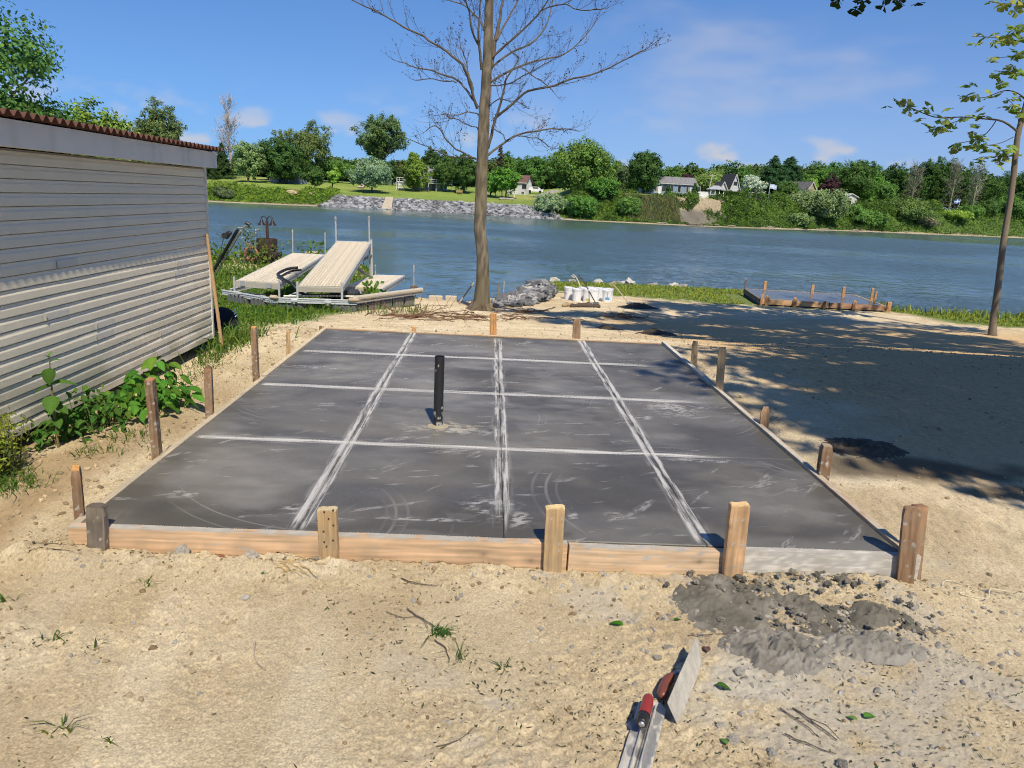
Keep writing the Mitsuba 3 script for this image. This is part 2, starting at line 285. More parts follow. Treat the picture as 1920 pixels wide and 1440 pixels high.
def bevel_box(size, b=0.0):
    s = np.asarray(size, float) / 2
    if b <= 0:
        v = np.array([[x, y, z] for x in (-1, 1) for y in (-1, 1) for z in (-1, 1)], float) * s
        f = np.array([[0, 1, 3, 2], [4, 6, 7, 5], [0, 4, 5, 1], [2, 3, 7, 6], [0, 2, 6, 4], [1, 5, 7, 3]])
        v = v[f.ravel()]
        return v, np.arange(24).reshape(6, 4)
    b = min(b, s.min() * .9)
    pts = []
    for x in (-1, 1):
        for y in (-1, 1):
            for z in (-1, 1):
                g = np.array([x, y, z])
                for k in range(3):
                    p = g * (s - b)
                    p[k] = g[k] * s[k]
                    pts.append(p)
    m = trimesh.convex.convex_hull(np.array(pts))
    return np.array(m.vertices)[m.faces.ravel()], np.arange(len(m.faces) * 3).reshape(-1, 3)


def tube(pts, r, sides=8, caps=True):
    p = np.asarray(pts, float)
    r = np.broadcast_to(np.asarray(r, float), (len(p),))
    t = np.gradient(p, axis=0)
    t /= np.linalg.norm(t, axis=1, keepdims=True) + 1e-12
    ref = V(0, 0, 1) if abs(t[:, 2]).mean() < .85 else V(0, 1, 0)
    a = np.cross(t, ref)
    a /= np.linalg.norm(a, axis=1, keepdims=True) + 1e-12
    b = np.cross(t, a)
    g = np.arange(sides) * 2 * np.pi / sides
    v = p[:, None] + r[:, None, None] * (np.cos(g)[None, :, None] * a[:, None] + np.sin(g)[None, :, None] * b[:, None])
    i, j = np.meshgrid(np.arange(len(p) - 1), np.arange(sides), indexing='ij')
    f = np.stack([i * sides + j, (i + 1) * sides + j, (i + 1) * sides + (j + 1) % sides, i * sides + (j + 1) % sides], -1).reshape(-1, 4)
    f = np.vstack([f[:, [0, 1, 2]], f[:, [0, 2, 3]]])
    v = v.reshape(-1, 3)
    if caps:
        n = len(v)
        v = np.vstack([v, p[:1], p[-1:]])
        k = np.arange(sides)
        e = (len(p) - 1) * sides
        f = np.vstack([f, np.stack([k * 0 + n, k, (k + 1) % sides], 1), np.stack([k * 0 + n + 1, e + (k + 1) % sides, e + k], 1)])
    return v, f


def rotz(a):
    c, s = math.cos(a), math.sin(a)
    return np.array([[c, -s, 0], [s, c, 0], [0, 0, 1.0]])


def rotx(a):
    c, s = math.cos(a), math.sin(a)
    return np.array([[1.0, 0, 0], [0, c, -s], [0, s, c]])


def roty(a):
    c, s = math.cos(a), math.sin(a)
    return np.array([[c, 0, s], [0, 1.0, 0], [-s, 0, c]])


taken = {}


def numbered(key):
    n = taken.get(key, 0)
    taken[key] = n + 1
    return key if n == 0 else f'{key}_{n:03d}'


def thing(name, label, category, group=None):
    """A key that the keys of a thing's parts start with."""
    k = numbered(name)
    labels[k] = {'label': label, 'category': category}
    if group:
        labels[k]['group'] = group
    return k


def put(name, m, bsdf, parent=None, smooth=False, color=None, label=None, kind=None):
    """One shape entry of the scene; m is an MB (colours included) or a mesh."""
    k = numbered(parent + '__' + name if parent else name)
    if isinstance(m, MB):
        m, color = m.mesh(), m.color()
    scene[k] = ply(m, bsdf, smooth=smooth, color=color)
    if label or kind:
        labels[k] = {a: b for a, b in (('label', label), ('kind', kind)) if b}
    return k


def solo(name, m, bsdf, label, category, group=None, **kw):
    """A thing that is one mesh."""
    k = put(name, m, bsdf, **kw)
    labels[k] = {'label': label, 'category': category}
    if group:
        labels[k]['group'] = group
    return k


def fb(p, scale, octaves=3, seed=0):
    return meshkit.fbm(np.asarray(p, float) * np.asarray(scale, float) + seed * 7.31, octaves, seed)


# ------------------------------------------------------------------ materials
VC = {'type': 'mesh_attribute', 'name': 'vertex_color'}


def pr(base, rough=.8, spec=.4, **kw):
    return {'type': 'principled', 'base_color': base, 'roughness': rough, 'specular': spec, **kw}


def rgb(*c):
    return {'type': 'rgb', 'value': list(c)}


scene['matte'] = {'type': 'twosided', 'b': pr(VC, .85, .3)}
scene['satin'] = {'type': 'twosided', 'b': pr(VC, .42, .5)}
scene['gloss'] = {'type': 'twosided', 'b': pr(VC, .16, .5)}
scene['metal'] = {'type': 'twosided', 'b': pr(VC, .38, .5, metallic=.85)}
scene['leaf'] = {'type': 'principledthin', 'base_color': VC, 'roughness': .5, 'diff_trans': .55, 'spec_trans': 0.0, 'eta': 1.35}
scene['leaf_near'] = {'type': 'principledthin', 'base_color': VC, 'roughness': .45, 'diff_trans': .7, 'spec_trans': 0.0, 'eta': 1.4}
scene['window_glass'] = {'type': 'twosided', 'b': pr(rgb(.03, .04, .05), .06, .6)}


def earth_color(p, n, uv):
    x, y = p.x, p.y
    big = fbm(x * .7 + 3, y * .7, 0, 3)
    mid = fbm(x * 4.1, y * 4.1, 5, 3)
    fine = fbm(x * 34, y * 34, p.z * 34, 3)
    grit = noise(x * 210, y * 210, 3)
    c = mix((.545, .470, .335), (.455, .382, .262), smoothstep(.32, .68, .5 * big + .5 * mid))
    c = mix(c, (.60, .535, .41), smoothstep(.56, .74, fbm(x * 1.3 + 9, y * 1.6, 2, 3)) * .7)
    c = mix(c, (.33, .265, .18), smoothstep(.54, .72, fine) * .6)
    c = mix(c, (.37, .295, .19), smoothstep(.5, .68, fbm(x * 2.1 + 21, y * 3.0, 4, 4)) * .5)
    track = smoothstep(.16, .10, dr.abs(x + 1.14 + .16 * (y + .8) + .03 * (mid - .5))) + smoothstep(.12, .07, dr.abs(x + .62 + .10 * (y + .8) + .03 * (mid - .5))) * .7
    track = track * smoothstep(-.2, -.45, y) * smoothstep(.3, .6, fbm(x * 3, y * 1.1, 6, 3))
    c = mix(c, (.585, .515, .385), dr.clip(track, 0, 1) * .55)
    c = c * (.76 + .48 * grit) * (.85 + .30 * fine)
    # damp brown soil on the left and along the shed
    left = smoothstep(-1.55, -2.3, x + .35 * (mid - .5)) * smoothstep(3.6, 1.6, y) * smoothstep(-1.3, .2, y)
    c = mix(c, mi.Color3f(.30, .22, .13) * (.7 + .6 * fine), left * smoothstep(.28, .52, fbm(x * 1.7, y * 1.2 + 4, 0, 3)) * .85)
    # grey cement dust and crumbs trodden in before the forms
    grey = smoothstep(.55, .69, fbm(x * 3.1 + 4, y * 3.7, 7, 4)) * (.12 + .88 * smoothstep(-1.0, .9, x + .25 * (big - .5))) * smoothstep(.35, -.1, y)
    c = mix(c, mi.Color3f(.40, .39, .36) * (.7 + .6 * fine), grey * .55)
    grey2 = smoothstep(.62, .7, fbm(x * 2.3 + 14, y * 2.7, 1, 4)) * smoothstep(.1, -.2, y) * (.25 + .75 * smoothstep(-1.1, -.3, x))
    c = mix(c, mi.Color3f(.47, .46, .43) * (.8 + .4 * fine), grey2 * .4)
    # little dark scraps of leaf and bark
    d, d2, w = voronoi(x * 26, y * 26)
    c = mix(c, (.085, .07, .045), dr.select((w < .08) & (d + .5 * (noise(x * 75, y * 75, 8) - .4) < .04 + 1.2 * (.08 - w)), .8, 0.0) * smoothstep(.4, .6, mid))
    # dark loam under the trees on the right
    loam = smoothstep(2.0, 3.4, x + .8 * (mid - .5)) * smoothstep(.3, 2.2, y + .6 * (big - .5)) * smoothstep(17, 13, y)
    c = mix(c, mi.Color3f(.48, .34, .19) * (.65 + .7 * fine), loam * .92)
    # the wet patch beside the right form
    wx, wy = (x - 2.72) / .75, (y - 1.35) / .26
    wet = smoothstep(1.15, .55, dr.sqrt(wx * wx + wy * wy) + .9 * (mid - .5))
    c = mix(c, (.085, .065, .045), wet * .85)
    wx, wy = (x - 3.35) / .6, (y - .98) / .12
    c = mix(c, (.10, .075, .05), smoothstep(1.1, .6, dr.sqrt(wx * wx + wy * wy) + .9 * (mid - .5)) * .7)
    c = c * mi.Color3f(.925, .925, .90)
    # turf soil where grass grows
    gl = smoothstep(.25, -.35, x + 2.62 + .07 * (y - 4.4) + .9 * (mid - .5)) * smoothstep(4.0, 5.4, y) * smoothstep(16.5, 13.5, y + 4 * smoothstep(-3.0, -4.5, x) * -2)
    gr = smoothstep(-.5, .5, y - 20.6 + 1.3 * smoothstep(3, 8, x) + 1.3 * (mid - .5)) * smoothstep(1.4, 2.4, x)
    gr = dr.maximum(gr, smoothstep(-.4, .4, y - 16.6 + .35 * (x - 14) + (mid - .5)) * smoothstep(12.4, 13.3, x))
    c = mix(c, mi.Color3f(.085, .13, .03) * (.6 + .8 * fine), dr.maximum(gl, gr) * .92)
    return c


scene['earth'] = {'type': 'bumpmap', 'arbitrary': proc(lambda p, n, uv: fbm(p.x * 70, p.y * 85, 1, 3) * .0065 + noise(p.x * 210, p.y * 240) * .0016, eps=.002), 'scale': 1.0,
                  'b': pr(proc(earth_color), .93, .2)}

SX = [-1.83, -1.83 + 3.66 * .2552, -1.83 + 3.66 * .5062, -1.83 + 3.66 * .7568, 1.83]
SY = [0.0, 4.876 * .2489, 4.876 * .5095, 4.876 * .7679, 4.876]


def slab_color(p, n, uv):
    x, y = p.x, p.y
    cloud = fbm(x * 1.4, y * 1.9, 3, 4)
    mott = fbm(x * 7, y * 11, 1, 3)
    fine = noise(x * 90, y * 90, 2)
    c = mix((.078, .075, .070), (.135, .132, .128), smoothstep(.34, .66, cloud))
    c = mix(c, (.150, .143, .128), smoothstep(.50, .72, fbm(x * 2.2 + 8, y * 2.9, 6, 3)) * .55)
    c = mix(c, (.076, .077, .082), smoothstep(.56, .7, fbm(x * 1.2 + 1, y * 2.4 + 6, 9, 3)) * .6)
    c = c * (.84 + .22 * mott + .1 * fine) * mi.Color3f(1.0, .985, .94)
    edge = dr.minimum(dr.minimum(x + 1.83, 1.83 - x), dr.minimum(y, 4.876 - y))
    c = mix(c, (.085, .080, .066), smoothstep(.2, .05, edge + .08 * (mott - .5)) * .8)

    def drag(a, b, off, cut0, cut1, fa, fb_):
        return smoothstep(cut0, cut1, fbm(a * fa + off, b * fb_, off, 3))

    chalk = mi.Float(0)
    # steel-trowel arcs
    for cx, cy, r, w, k in ((-1.1, .15, .62, .012, 1), (-.75, 1.0, 1.0, .008, 2), (.25, -.2, 1.15, .01, 3), (.9, 1.05, .42, .008, 4), (.55, .05, .7, .01, 5), (-1.2, 2.3, .75, .01, 6), (.3, 2.6, .8, .01, 7), (1.3, 2.2, .6, .009, 8), (-.2, 1.9, .5, .008, 9), (1.05, .55, .8, .012, 10)):
        rr = dr.sqrt(dr.square(x - cx) + dr.square(y - cy))
        ring = smoothstep(w, w * .2, dr.abs(rr - r)) + .6 * smoothstep(w, w * .2, dr.abs(rr - r * 1.09)) + .4 * smoothstep(w, 0, dr.abs(rr - r * .93))
        chalk = dr.maximum(chalk, ring * smoothstep(.55, .78, fbm(x * 2.1 + k * 3, y * 2.1, k, 3)) * .22)
    # short dabs and scratches, each with its own direction
    for k, (sc, ca, sa, cut) in enumerate(((3.1, .9, .43, .745), (4.7, .98, .17, .755), (2.6, .6, .8, .76))):
        a, b = x * ca + y * sa, -x * sa + y * ca
        s = drag(a, b, 11 + 7 * k, cut - .02, cut + .09, sc, sc * 4.5)
        chalk = dr.maximum(chalk, s * (.25 + .75 * smoothstep(.35, .7, noise(a * 30, b * 120, k))) * .36)
    pale = smoothstep(.46, .74, fbm(x * 1.7 + 31, y * 3.2, 4, 4)) * .20 + smoothstep(.50, .66, fbm(x * 5 + 3, y * 9, 6, 3)) * smoothstep(.4, .6, fbm(x * .9 + 4, y * 1.1 + 2, 3, 2)) * .10
    chalk = dr.maximum(chalk, pale * (.5 + .5 * mott))
    # bigger smears the photograph shows
    for cx, cy, rx, ry in ((-1.52, .36, .10, .055), (-.93, .24, .12, .07), (-.03, .36, .16, .10), (.62, .3, .10, .05), (-.35, .17, .34, .022), (1.05, 2.0, .1, .06), (-1.5, 3.1, .3, .08), (-.75, 2.85, .14, .02), (1.32, 2.3, .2, .3), (1.28, 1.13, .3, .03), (.05, .22, .1, .03), (-.2, 1.52, .22, .05), (.1, .2, .05, .12), (.36, .25, .03, .1)):
        q = dr.sqrt(dr.square((x - cx) / rx) + dr.square((y - cy) / ry))
        chalk = dr.maximum(chalk, smoothstep(1.3, .35, q + 1.1 * (fbm(x * 19, y * 26, cx, 3) - .4)) * smoothstep(.40, .7, fbm(x * 24 + y * 9, y * 52 - x * 12, 2, 3)) * .6)
    # powder dragged along the tooled joints: two bands beside each lengthwise joint, one on each crosswise joint
    for k, jx in enumerate(SX[1:4]):
        u = x - jx + .01 * (noise(y * 1.3, k) - .5)
        st = noise(u * 260, y * 2.2, k * 5)
        br = fbm(u * 55, y * 6.5, 3 + k, 3)
        fade = smoothstep(.06, .35, y + .25 * (noise(u * 90, k) - .5)) * smoothstep(4.85, 4.7, y) if k == 1 else smoothstep(-.02, .1, y)
        core = smoothstep(.016, .009, dr.abs(dr.abs(u) - .024))
        line = core * smoothstep(.3, .62, .55 * st + .55 * br)
        haze = smoothstep(.075, .015, dr.abs(u)) * smoothstep(.40, .68, br) * .5
        thin = smoothstep(.004, .001, dr.abs(dr.abs(u) - .007)) * .7
        chalk = dr.maximum(chalk, (line * .62 + haze) * fade)
        chalk = dr.maximum(chalk, thin * fade * smoothstep(.3, .6, br))
    for k, jy in enumerate(SY[1:4]):
        u = y - jy + .012 * (noise(x * 1.1, k + 9) - .5)
        w = (.036, .046, .050)[k]
        st = noise(x * 2.4, u * 240, k * 3 + 1)
        br = fbm(x * 5.5, u * 60, 8 + k, 3)
        end = smoothstep(-1.82, -1.76, x) * smoothstep((1.42, 1.75, 1.55)[k], (1.2, 1.3, 1.25)[k], x + .3 * (noise(u * 160, k) - .5))
        line = smoothstep(w, w * .55, dr.abs(u + .004)) * smoothstep(.18, .5, .5 * st + .6 * br)
        haze = smoothstep(.09, .02, dr.abs(u)) * smoothstep(.48, .72, br) * .4
        chalk = dr.maximum(chalk, (line * .75 + haze) * end)
    # cement milk round the pipe
    q = dr.sqrt(dr.square((x + .3) / .32) + dr.square((y - 1.58) / .16))
    milk = smoothstep(1.2, .2, q + 1.3 * (fbm(x * 13, y * 19, 3, 3) - .45)) * smoothstep(.40, .64, fbm(x * 20 - y * 15, y * 36 + x * 8, 5, 3))
    c = mix(c, (.40, .365, .27), milk * .75)
    c = mix(c, (.47, .47, .46), dr.clip(chalk, 0, 1))
    return c


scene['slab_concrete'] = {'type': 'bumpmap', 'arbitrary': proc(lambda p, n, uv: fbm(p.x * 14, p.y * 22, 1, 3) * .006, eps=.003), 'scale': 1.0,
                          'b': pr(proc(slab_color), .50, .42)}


def water_bump(p, n, uv):
    x, y = p.x + .25 * p.y, p.y - .1 * p.x
    return (fbm(x * 1.3, y * 1.7, 0, 3) * .26 + fbm(x * .35 + 9, y * .6, 1, 2) * .25) * (.2 + 1.7 * smoothstep(.3, .7, fbm(x * .03, y * .06, 4, 3))) * (.30 + .70 * smoothstep(150.0, 95.0, p.y))


scene['river_water'] = {'type': 'bumpmap', 'arbitrary': proc(water_bump, eps=.03), 'scale': 1.0,
                        'b': pr(rgb(.050, .080, .080), .13, .5)}

# ------------------------------------------------------------------ the ground: bare yard falling to the river
def axis(parts):
    out = [np.array([parts[0][0]])]
    for a, b, s in parts:
        n = max(1, int(round((b - a) / s)))
        out.append(np.linspace(a, b, n + 1)[1:])
    return np.concatenate(out)


def geo(a, b, s0, n):
    """n points from a to b, the first step s0, growing evenly."""
    g = np.linspace(0, 1, n + 1)[1:]
    L = abs(b - a)
    k = max((L / (s0 * n)), 1.0)
    e = math.log(max(k, 1.0001)) / math.log(n) + 1
    return a + np.sign(b - a) * L * g ** e


gx = np.concatenate([geo(-2.6, -80, .03, 48)[::-1], axis([(-2.6, -1.9, .012), (-1.9, 2.3, .0105), (2.3, 3.9, .014)]), geo(3.9, 80, .04, 70)])
gy = np.concatenate([geo(-1.45, -40, .05, 22)[::-1], axis([(-1.45, .06, .0085), (.06, 5.6, .032), (5.6, 14, .08), (14, 31, .16)]), [34.0]])
GX, GY = np.meshgrid(gx, gy)
P2 = np.stack([GX.ravel(), GY.ravel(), 0 * GX.ravel()], -1)
gz = yard_z(P2[:, 0], P2[:, 1])


def rough_ground(p):
    """Clods, ruts and crumbs on the bare soil."""
    crumb = sstep(.42, .66, fb(p, .9, 3, 5))
    d = (fb(p, 1.1, 3, 1) - .5) * .04 + (fb(p, 5.5, 3, 2) - .5) * .016
    rid = 1 - np.abs(2 * fb(p, 13, 3, 3) - 1)
    d = d + (rid - .8) * .016 * (.35 + crumb) + (fb(p, 32, 3, 4) - .5) * .011 * (.3 + crumb)
    lump = sstep(.60, .78, fb(p, 21, 2, 6))
    d = d + lump * .010 * crumb
    # loose soil thrown up against the front form, most at the left corner
    front = np.exp(-((p[:, 1] + .12) / .1) ** 2) * (np.abs(p[:, 0]) < 2.1) * (p[:, 1] < 0.02)
    d = d + front * (.022 + .020 * (1 - sstep(-1.2, .2, p[:, 0])) + .03 * sstep(.45, .7, fb(p, 9, 3, 8))) + .05 * np.exp(-(((p[:, 0] + 1.86) / .2) ** 2 + ((p[:, 1] + .1) / .13) ** 2)) * (.6 + .8 * fb(p, 16, 3, 9))
    for fx_, fy_, fa_ in ((-1.05, -.42, .3), (-.72, -.62, .2), (-.98, -.86, .35), (-.45, -.95, -.2), (.12, -.42, .5), (.30, -.80, .6), (-1.5, -.85, .1)):
        q = (p[:, :2] - V(fx_, fy_)) @ rotz(fa_)[:2, :2]
        e = (q[:, 0] / (.047 - .012 * np.sin(q[:, 1] * 22))) ** 2 + (q[:, 1] / .14) ** 2
        d = d - .006 * (1 - sstep(.6, 1.1, e)) * (1 + .35 * np.sin(q[:, 1] * 330)) + .004 * np.exp(-((e - 1.25) / .3) ** 2)
    d = d - .018 * sstep(.62, .7, fb(p * V(1, .22, 1), 2.3, 2, 12)) * (p[:, 1] < 0)
    return d


_r = np.random.default_rng(77)
_seeds = np.column_stack([_r.uniform(-2.8, 3.2, 60000), _r.uniform(-1.5, .05, 60000)])
_srad = .0035 + .011 * _r.random(60000) ** 4
_tree = cKDTree(_seeds)


def clods(p):
    """Small lumps half sunk in the soil of the foreground."""
    d, i = _tree.query(p[:, :2], k=2)
    h = np.max(np.sqrt(np.clip(1 - (d / _srad[i]) ** 2, 0, 1)) * _srad[i] * .75, axis=1)
    crumb = sstep(.36, .60, fb(p, .9, 3, 5) + .25 * (fb(p, 4.2, 2, 15) - .5))
    return h * (.12 + .88 * crumb)


gd = rough_ground(P2)
fore = (P2[:, 1] < .06) & (P2[:, 1] > -1.46) & (np.abs(P2[:, 0]) < 3)
gd[fore] += clods(P2[fore])
near_slab = sstep(0, .1, np.maximum(np.maximum(np.abs(P2[:, 0]) - 1.9, P2[:, 1] - 4.95), -.06 - P2[:, 1]))
gd = np.where(near_slab < 1, np.minimum(gd, np.where((P2[:, 1] < -.045) & (np.abs(P2[:, 0]) < 2.0), .058, .012)) * (.3 + .7 * np.maximum(near_slab, (P2[:, 1] < -.045))), gd)
gz = gz + gd
nx, ny = len(gx), len(gy)
ii, jj = np.meshgrid(np.arange(ny - 1), np.arange(nx - 1), indexing='ij')
quads = np.stack([ii * nx + jj, ii * nx + jj + 1, (ii + 1) * nx + jj + 1, (ii + 1) * nx + jj], -1).reshape(-1, 4)
cxm, cym = GX.ravel()[quads].mean(1), GY.ravel()[quads].mean(1)
quads = quads[~((np.abs(cxm) < 1.79) & (cym > .03) & (cym < 4.84))]
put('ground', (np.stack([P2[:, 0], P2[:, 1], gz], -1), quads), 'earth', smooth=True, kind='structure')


def ground_at(x, y):
    p = np.array([[x, y, 0.0]])
    return float(yard_z(x, y) + min(rough_ground(p)[0], .03))


def ground_many(xy):
    p = np.column_stack([xy, np.zeros(len(xy))])
    return yard_z(p[:, 0], p[:, 1]) + rough_ground(p)


put('river', (np.array([[-900, 8, WATER], [900, 8, WATER], [900, 700, WATER], [-900, 700, WATER]], float), np.array([[0, 1, 2, 3]])), 'river_water', kind='structure')

# ------------------------------------------------------------------ the new concrete slab: sixteen panels between tooled joints
slab = thing('concrete_slab', 'freshly troweled dark grey concrete slab with chalky white joint lines, the large one in the foreground', 'concrete slab')
for j in range(4):
    for i in range(4):
        g = .0012
        x0, x1 = SX[i] + (g if i else 0), SX[i + 1] - (g if i < 3 else 0)
        y0, y1 = SY[j] + (g if j else 0), SY[j + 1] - (g if j < 3 else 0)
        v, f = bevel_box((x1 - x0, y1 - y0, .06), .0035)
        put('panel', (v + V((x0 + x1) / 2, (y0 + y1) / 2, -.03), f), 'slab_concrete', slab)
put('base', MB().box((-1.828, .002, -.16), (1.828, 4.874, -.0605), (.08, .078, .075)), 'matte', slab)


# ------------------------------------------------------------------ timber
def grid_box(size, step):
    """A box of quads: (vertices, faces), each face a grid of its own."""
    s = np.asarray(size, float)
    V_, F_, n = [], [], 0
    for ax in range(3):
        u, w = [k for k in range(3) if k != ax]
        nu, nw = max(1, int(round(s[u] / step[u]))), max(1, int(round(s[w] / step[w])))
        a, b = np.meshgrid(np.linspace(-.5, .5, nu + 1), np.linspace(-.5, .5, nw + 1), indexing='ij')
        for sg in (-1, 1):
            v = np.zeros((a.size, 3))
            v[:, u], v[:, w], v[:, ax] = a.ravel() * s[u], b.ravel() * s[w], sg * s[ax] / 2
            i, j = np.meshgrid(np.arange(nu), np.arange(nw), indexing='ij')
            q = np.stack([i * (nw + 1) + j, (i + 1) * (nw + 1) + j, (i + 1) * (nw + 1) + j + 1, i * (nw + 1) + j + 1], -1).reshape(-1, 4)
            if (sg > 0) == (ax == 1):
                q = q[:, ::-1]
            V_.append(v)
            F_.append(q + n)
            n += len(v)
    return np.vstack(V_), np.vstack(F_)


def grain(v, ax, base, seed, contrast=1.0, knots=2, dirt=0.0, splash=0.0):
    """Wood colour from local coordinates: streaks along axis ax, some knots, cement splashes."""
    base = np.asarray(base, float)
    sc = np.full(3, 85.0)
    sc[ax] = 4.5
    n = fb(v + seed * .37, sc, 3, seed)
    sc2 = np.full(3, 160.0)
    sc2[ax] = 5
    m = fb(v + seed * .11, sc2, 2, seed + 9)
    k = 1 + contrast * (.55 * (n - .5) + .45 * (m - .5)) * 1.5
    c = base * k[:, None]
    c = c * (1 + .3 * (fb(v, 7, 2, seed + 3) - .5))[:, None]
    rr = np.random.default_rng(seed + 77)
    lo, hi = v.min(0), v.max(0)
    for _ in range(knots):
        q = lo + (hi - lo) * rr.random(3)
        d = v - q
        d[:, ax] /= 1.7
        d = np.linalg.norm(d * V(1, 1, 1), axis=1)
        c = c * (1 - .62 * np.exp(-(d / (.006 + .007 * rr.random())) ** 2))[:, None]
    if splash:
        s = sstep(1 - splash - .06, 1 - splash + .02, fb(v, 60, 2, seed + 21))
        c = c * (1 - s[:, None]) + V(.42, .41, .38) * s[:, None]
    if dirt:
        s = dirt * sstep(.4, .7, fb(v, 14, 3, seed + 31))
        c = c * (1 - s[:, None]) + V(.26, .22, .16) * s[:, None]
    return c


WOODS = {'fir': (.54, .375, .235), 'fir2': (.47, .30, .165), 'tan': (.40, .28, .15), 'brown': (.20, .125, .075), 'brown2': (.255, .16, .095), 'grey': (.155, .135, .115), 'orange': (.50, .26, .10), 'pale': (.42, .36, .27), 'white': (.52, .50, .46)}


def stick_mesh(p, q, w, d, yaw, base, seed, taper=0.0, batter=.004, step=(.008, .008, .012), endc=None, **kw):
    """A sawn stake from p (foot) to q (head), w wide and d deep, turned by yaw; grain, battered head, slight relief."""
    p, q = np.asarray(p, float), np.asarray(q, float)
    L = np.linalg.norm(q - p)
    v, f = grid_box((w, d, L), step)
    c = grain(v, 2, base, seed, **kw)
    t = (v[:, 2] / L + .5)
    top = sstep(L - .045, L, v[:, 2] + L / 2)
    if taper:
        v[:, 0] *= 1 - taper * top ** 2
        v[:, 1] *= 1 - taper * top ** 2
    n = (fb(v, 26, 3, seed + 50) - .5)
    v[:, 2] += np.where(t > .999, batter * 3 * n, 0) - batter * top * (np.abs(v[:, 0]) > w * .42)
    v[:, 0] += n * .004
    v[:, 1] += (fb(v, 22, 2, seed + 51) - .5) * .004
    if endc is not None:
        s = (t > .995)[:, None]
        c = np.where(s, np.asarray(endc) * (.75 + .5 * fb(v, (90, 90, 1), 2, seed)[:, None]), c)
    a = (q - p) / L
    x = rotz(yaw) @ V(1, 0, 0)
    y = np.cross(a, x)
    y /= np.linalg.norm(y)
    x = np.cross(y, a)
    m = MB().add(v @ np.array([x, y, a]) + (p + q) / 2, f, c)
    return m


# form boards
def board(name_label, x0, x1, y0, y1, z0, z1, base, seed, ax, splash=.0, dirt=.0, tilt=0.0, topc=None, step=.012, knots=5):
    size = V(x1 - x0, y1 - y0, z1 - z0)
    st = [step * .6] * 3
    st[ax] = step * 2.2
    v, f = grid_box(size, st)
    c = grain(v, ax, base, seed, knots=knots, splash=splash, dirt=dirt)
    if topc is not None:
        s = (sstep(size[2] / 2 - .010, size[2] / 2 - .001, v[:, 2] + .010 * (fb(v, 24, 3, seed + 4) - .5)) * sstep(.3, .55, fb(v, 17, 3, seed + 5)))[:, None]
        c = c * (1 - s) + np.asarray(topc) * (.8 + .4 * fb(v, 50, 2, seed)[:, None]) * s
    v = v + (fb(v, 9, 2, seed + 60)[:, None] - .5) * V(.003, .005, .004)
    v[:, 2] += tilt * v[:, ax]
    m = MB().add(v + V((x0 + x1) / 2, (y0 + y1) / 2, (z0 + z1) / 2), f, c)
    return solo('form_board', m, 'matte', name_label, 'form board', 'boards of the formwork round the big slab')


PASTE = (.40, .385, .35)
board('long pale pine board on the left of the foreground slab front', -1.862, .305, -.04, -.001, -.150, .004, WOODS['fir'], 1, 0, dirt=.3, splash=.2, topc=PASTE, knots=16)
board('pale pine board in the middle of the slab front, right of a dark gap', .312, 1.085, -.052, -.0125, -.152, -.003, (.57, .42, .275), 2, 0, dirt=.12, splash=.24, topc=PASTE, knots=7)
board('whitish cement-smeared board at the right end of the slab front', 1.09, 1.905, -.040, -.001, -.150, .002, WOODS['white'], 3, 0, dirt=.28, splash=.5, topc=PASTE)
board('long board edging the left side of the slab, nearest half', -1.868, -1.831, .001, 2.70, -.14, .003, WOODS['pale'], 4, 1, dirt=.2, topc=(.42, .37, .28))
board('board edging the left side of the slab, far half', -1.872, -1.831, 2.704, 4.90, -.14, .012, WOODS['pale'], 5, 1, topc=(.46, .40, .30))
board('far board behind the slab, between it and the bare ground', -1.87, 1.84, 4.878, 4.915, -.14, .010, WOODS['fir2'], 6, 0, topc=(.48, .41, .30))
board('pale raised board at the far right edge of the slab', 1.833, 1.872, 3.06, 4.90, -.13, .030, (.46, .43, .36), 7, 1, topc=(.5, .48, .43))
board('middle board on the right edge of the slab beside the short stake', 1.834, 1.870, 1.02, 3.055, -.13, .020, WOODS['pale'], 8, 1, topc=(.46, .42, .35))
board('near board on the right edge of the slab, running to the right front corner', 1.833, 1.870, .0, 1.015, -.13, .016, (.42, .31, .22), 9, 1, topc=(.44, .38, .30))

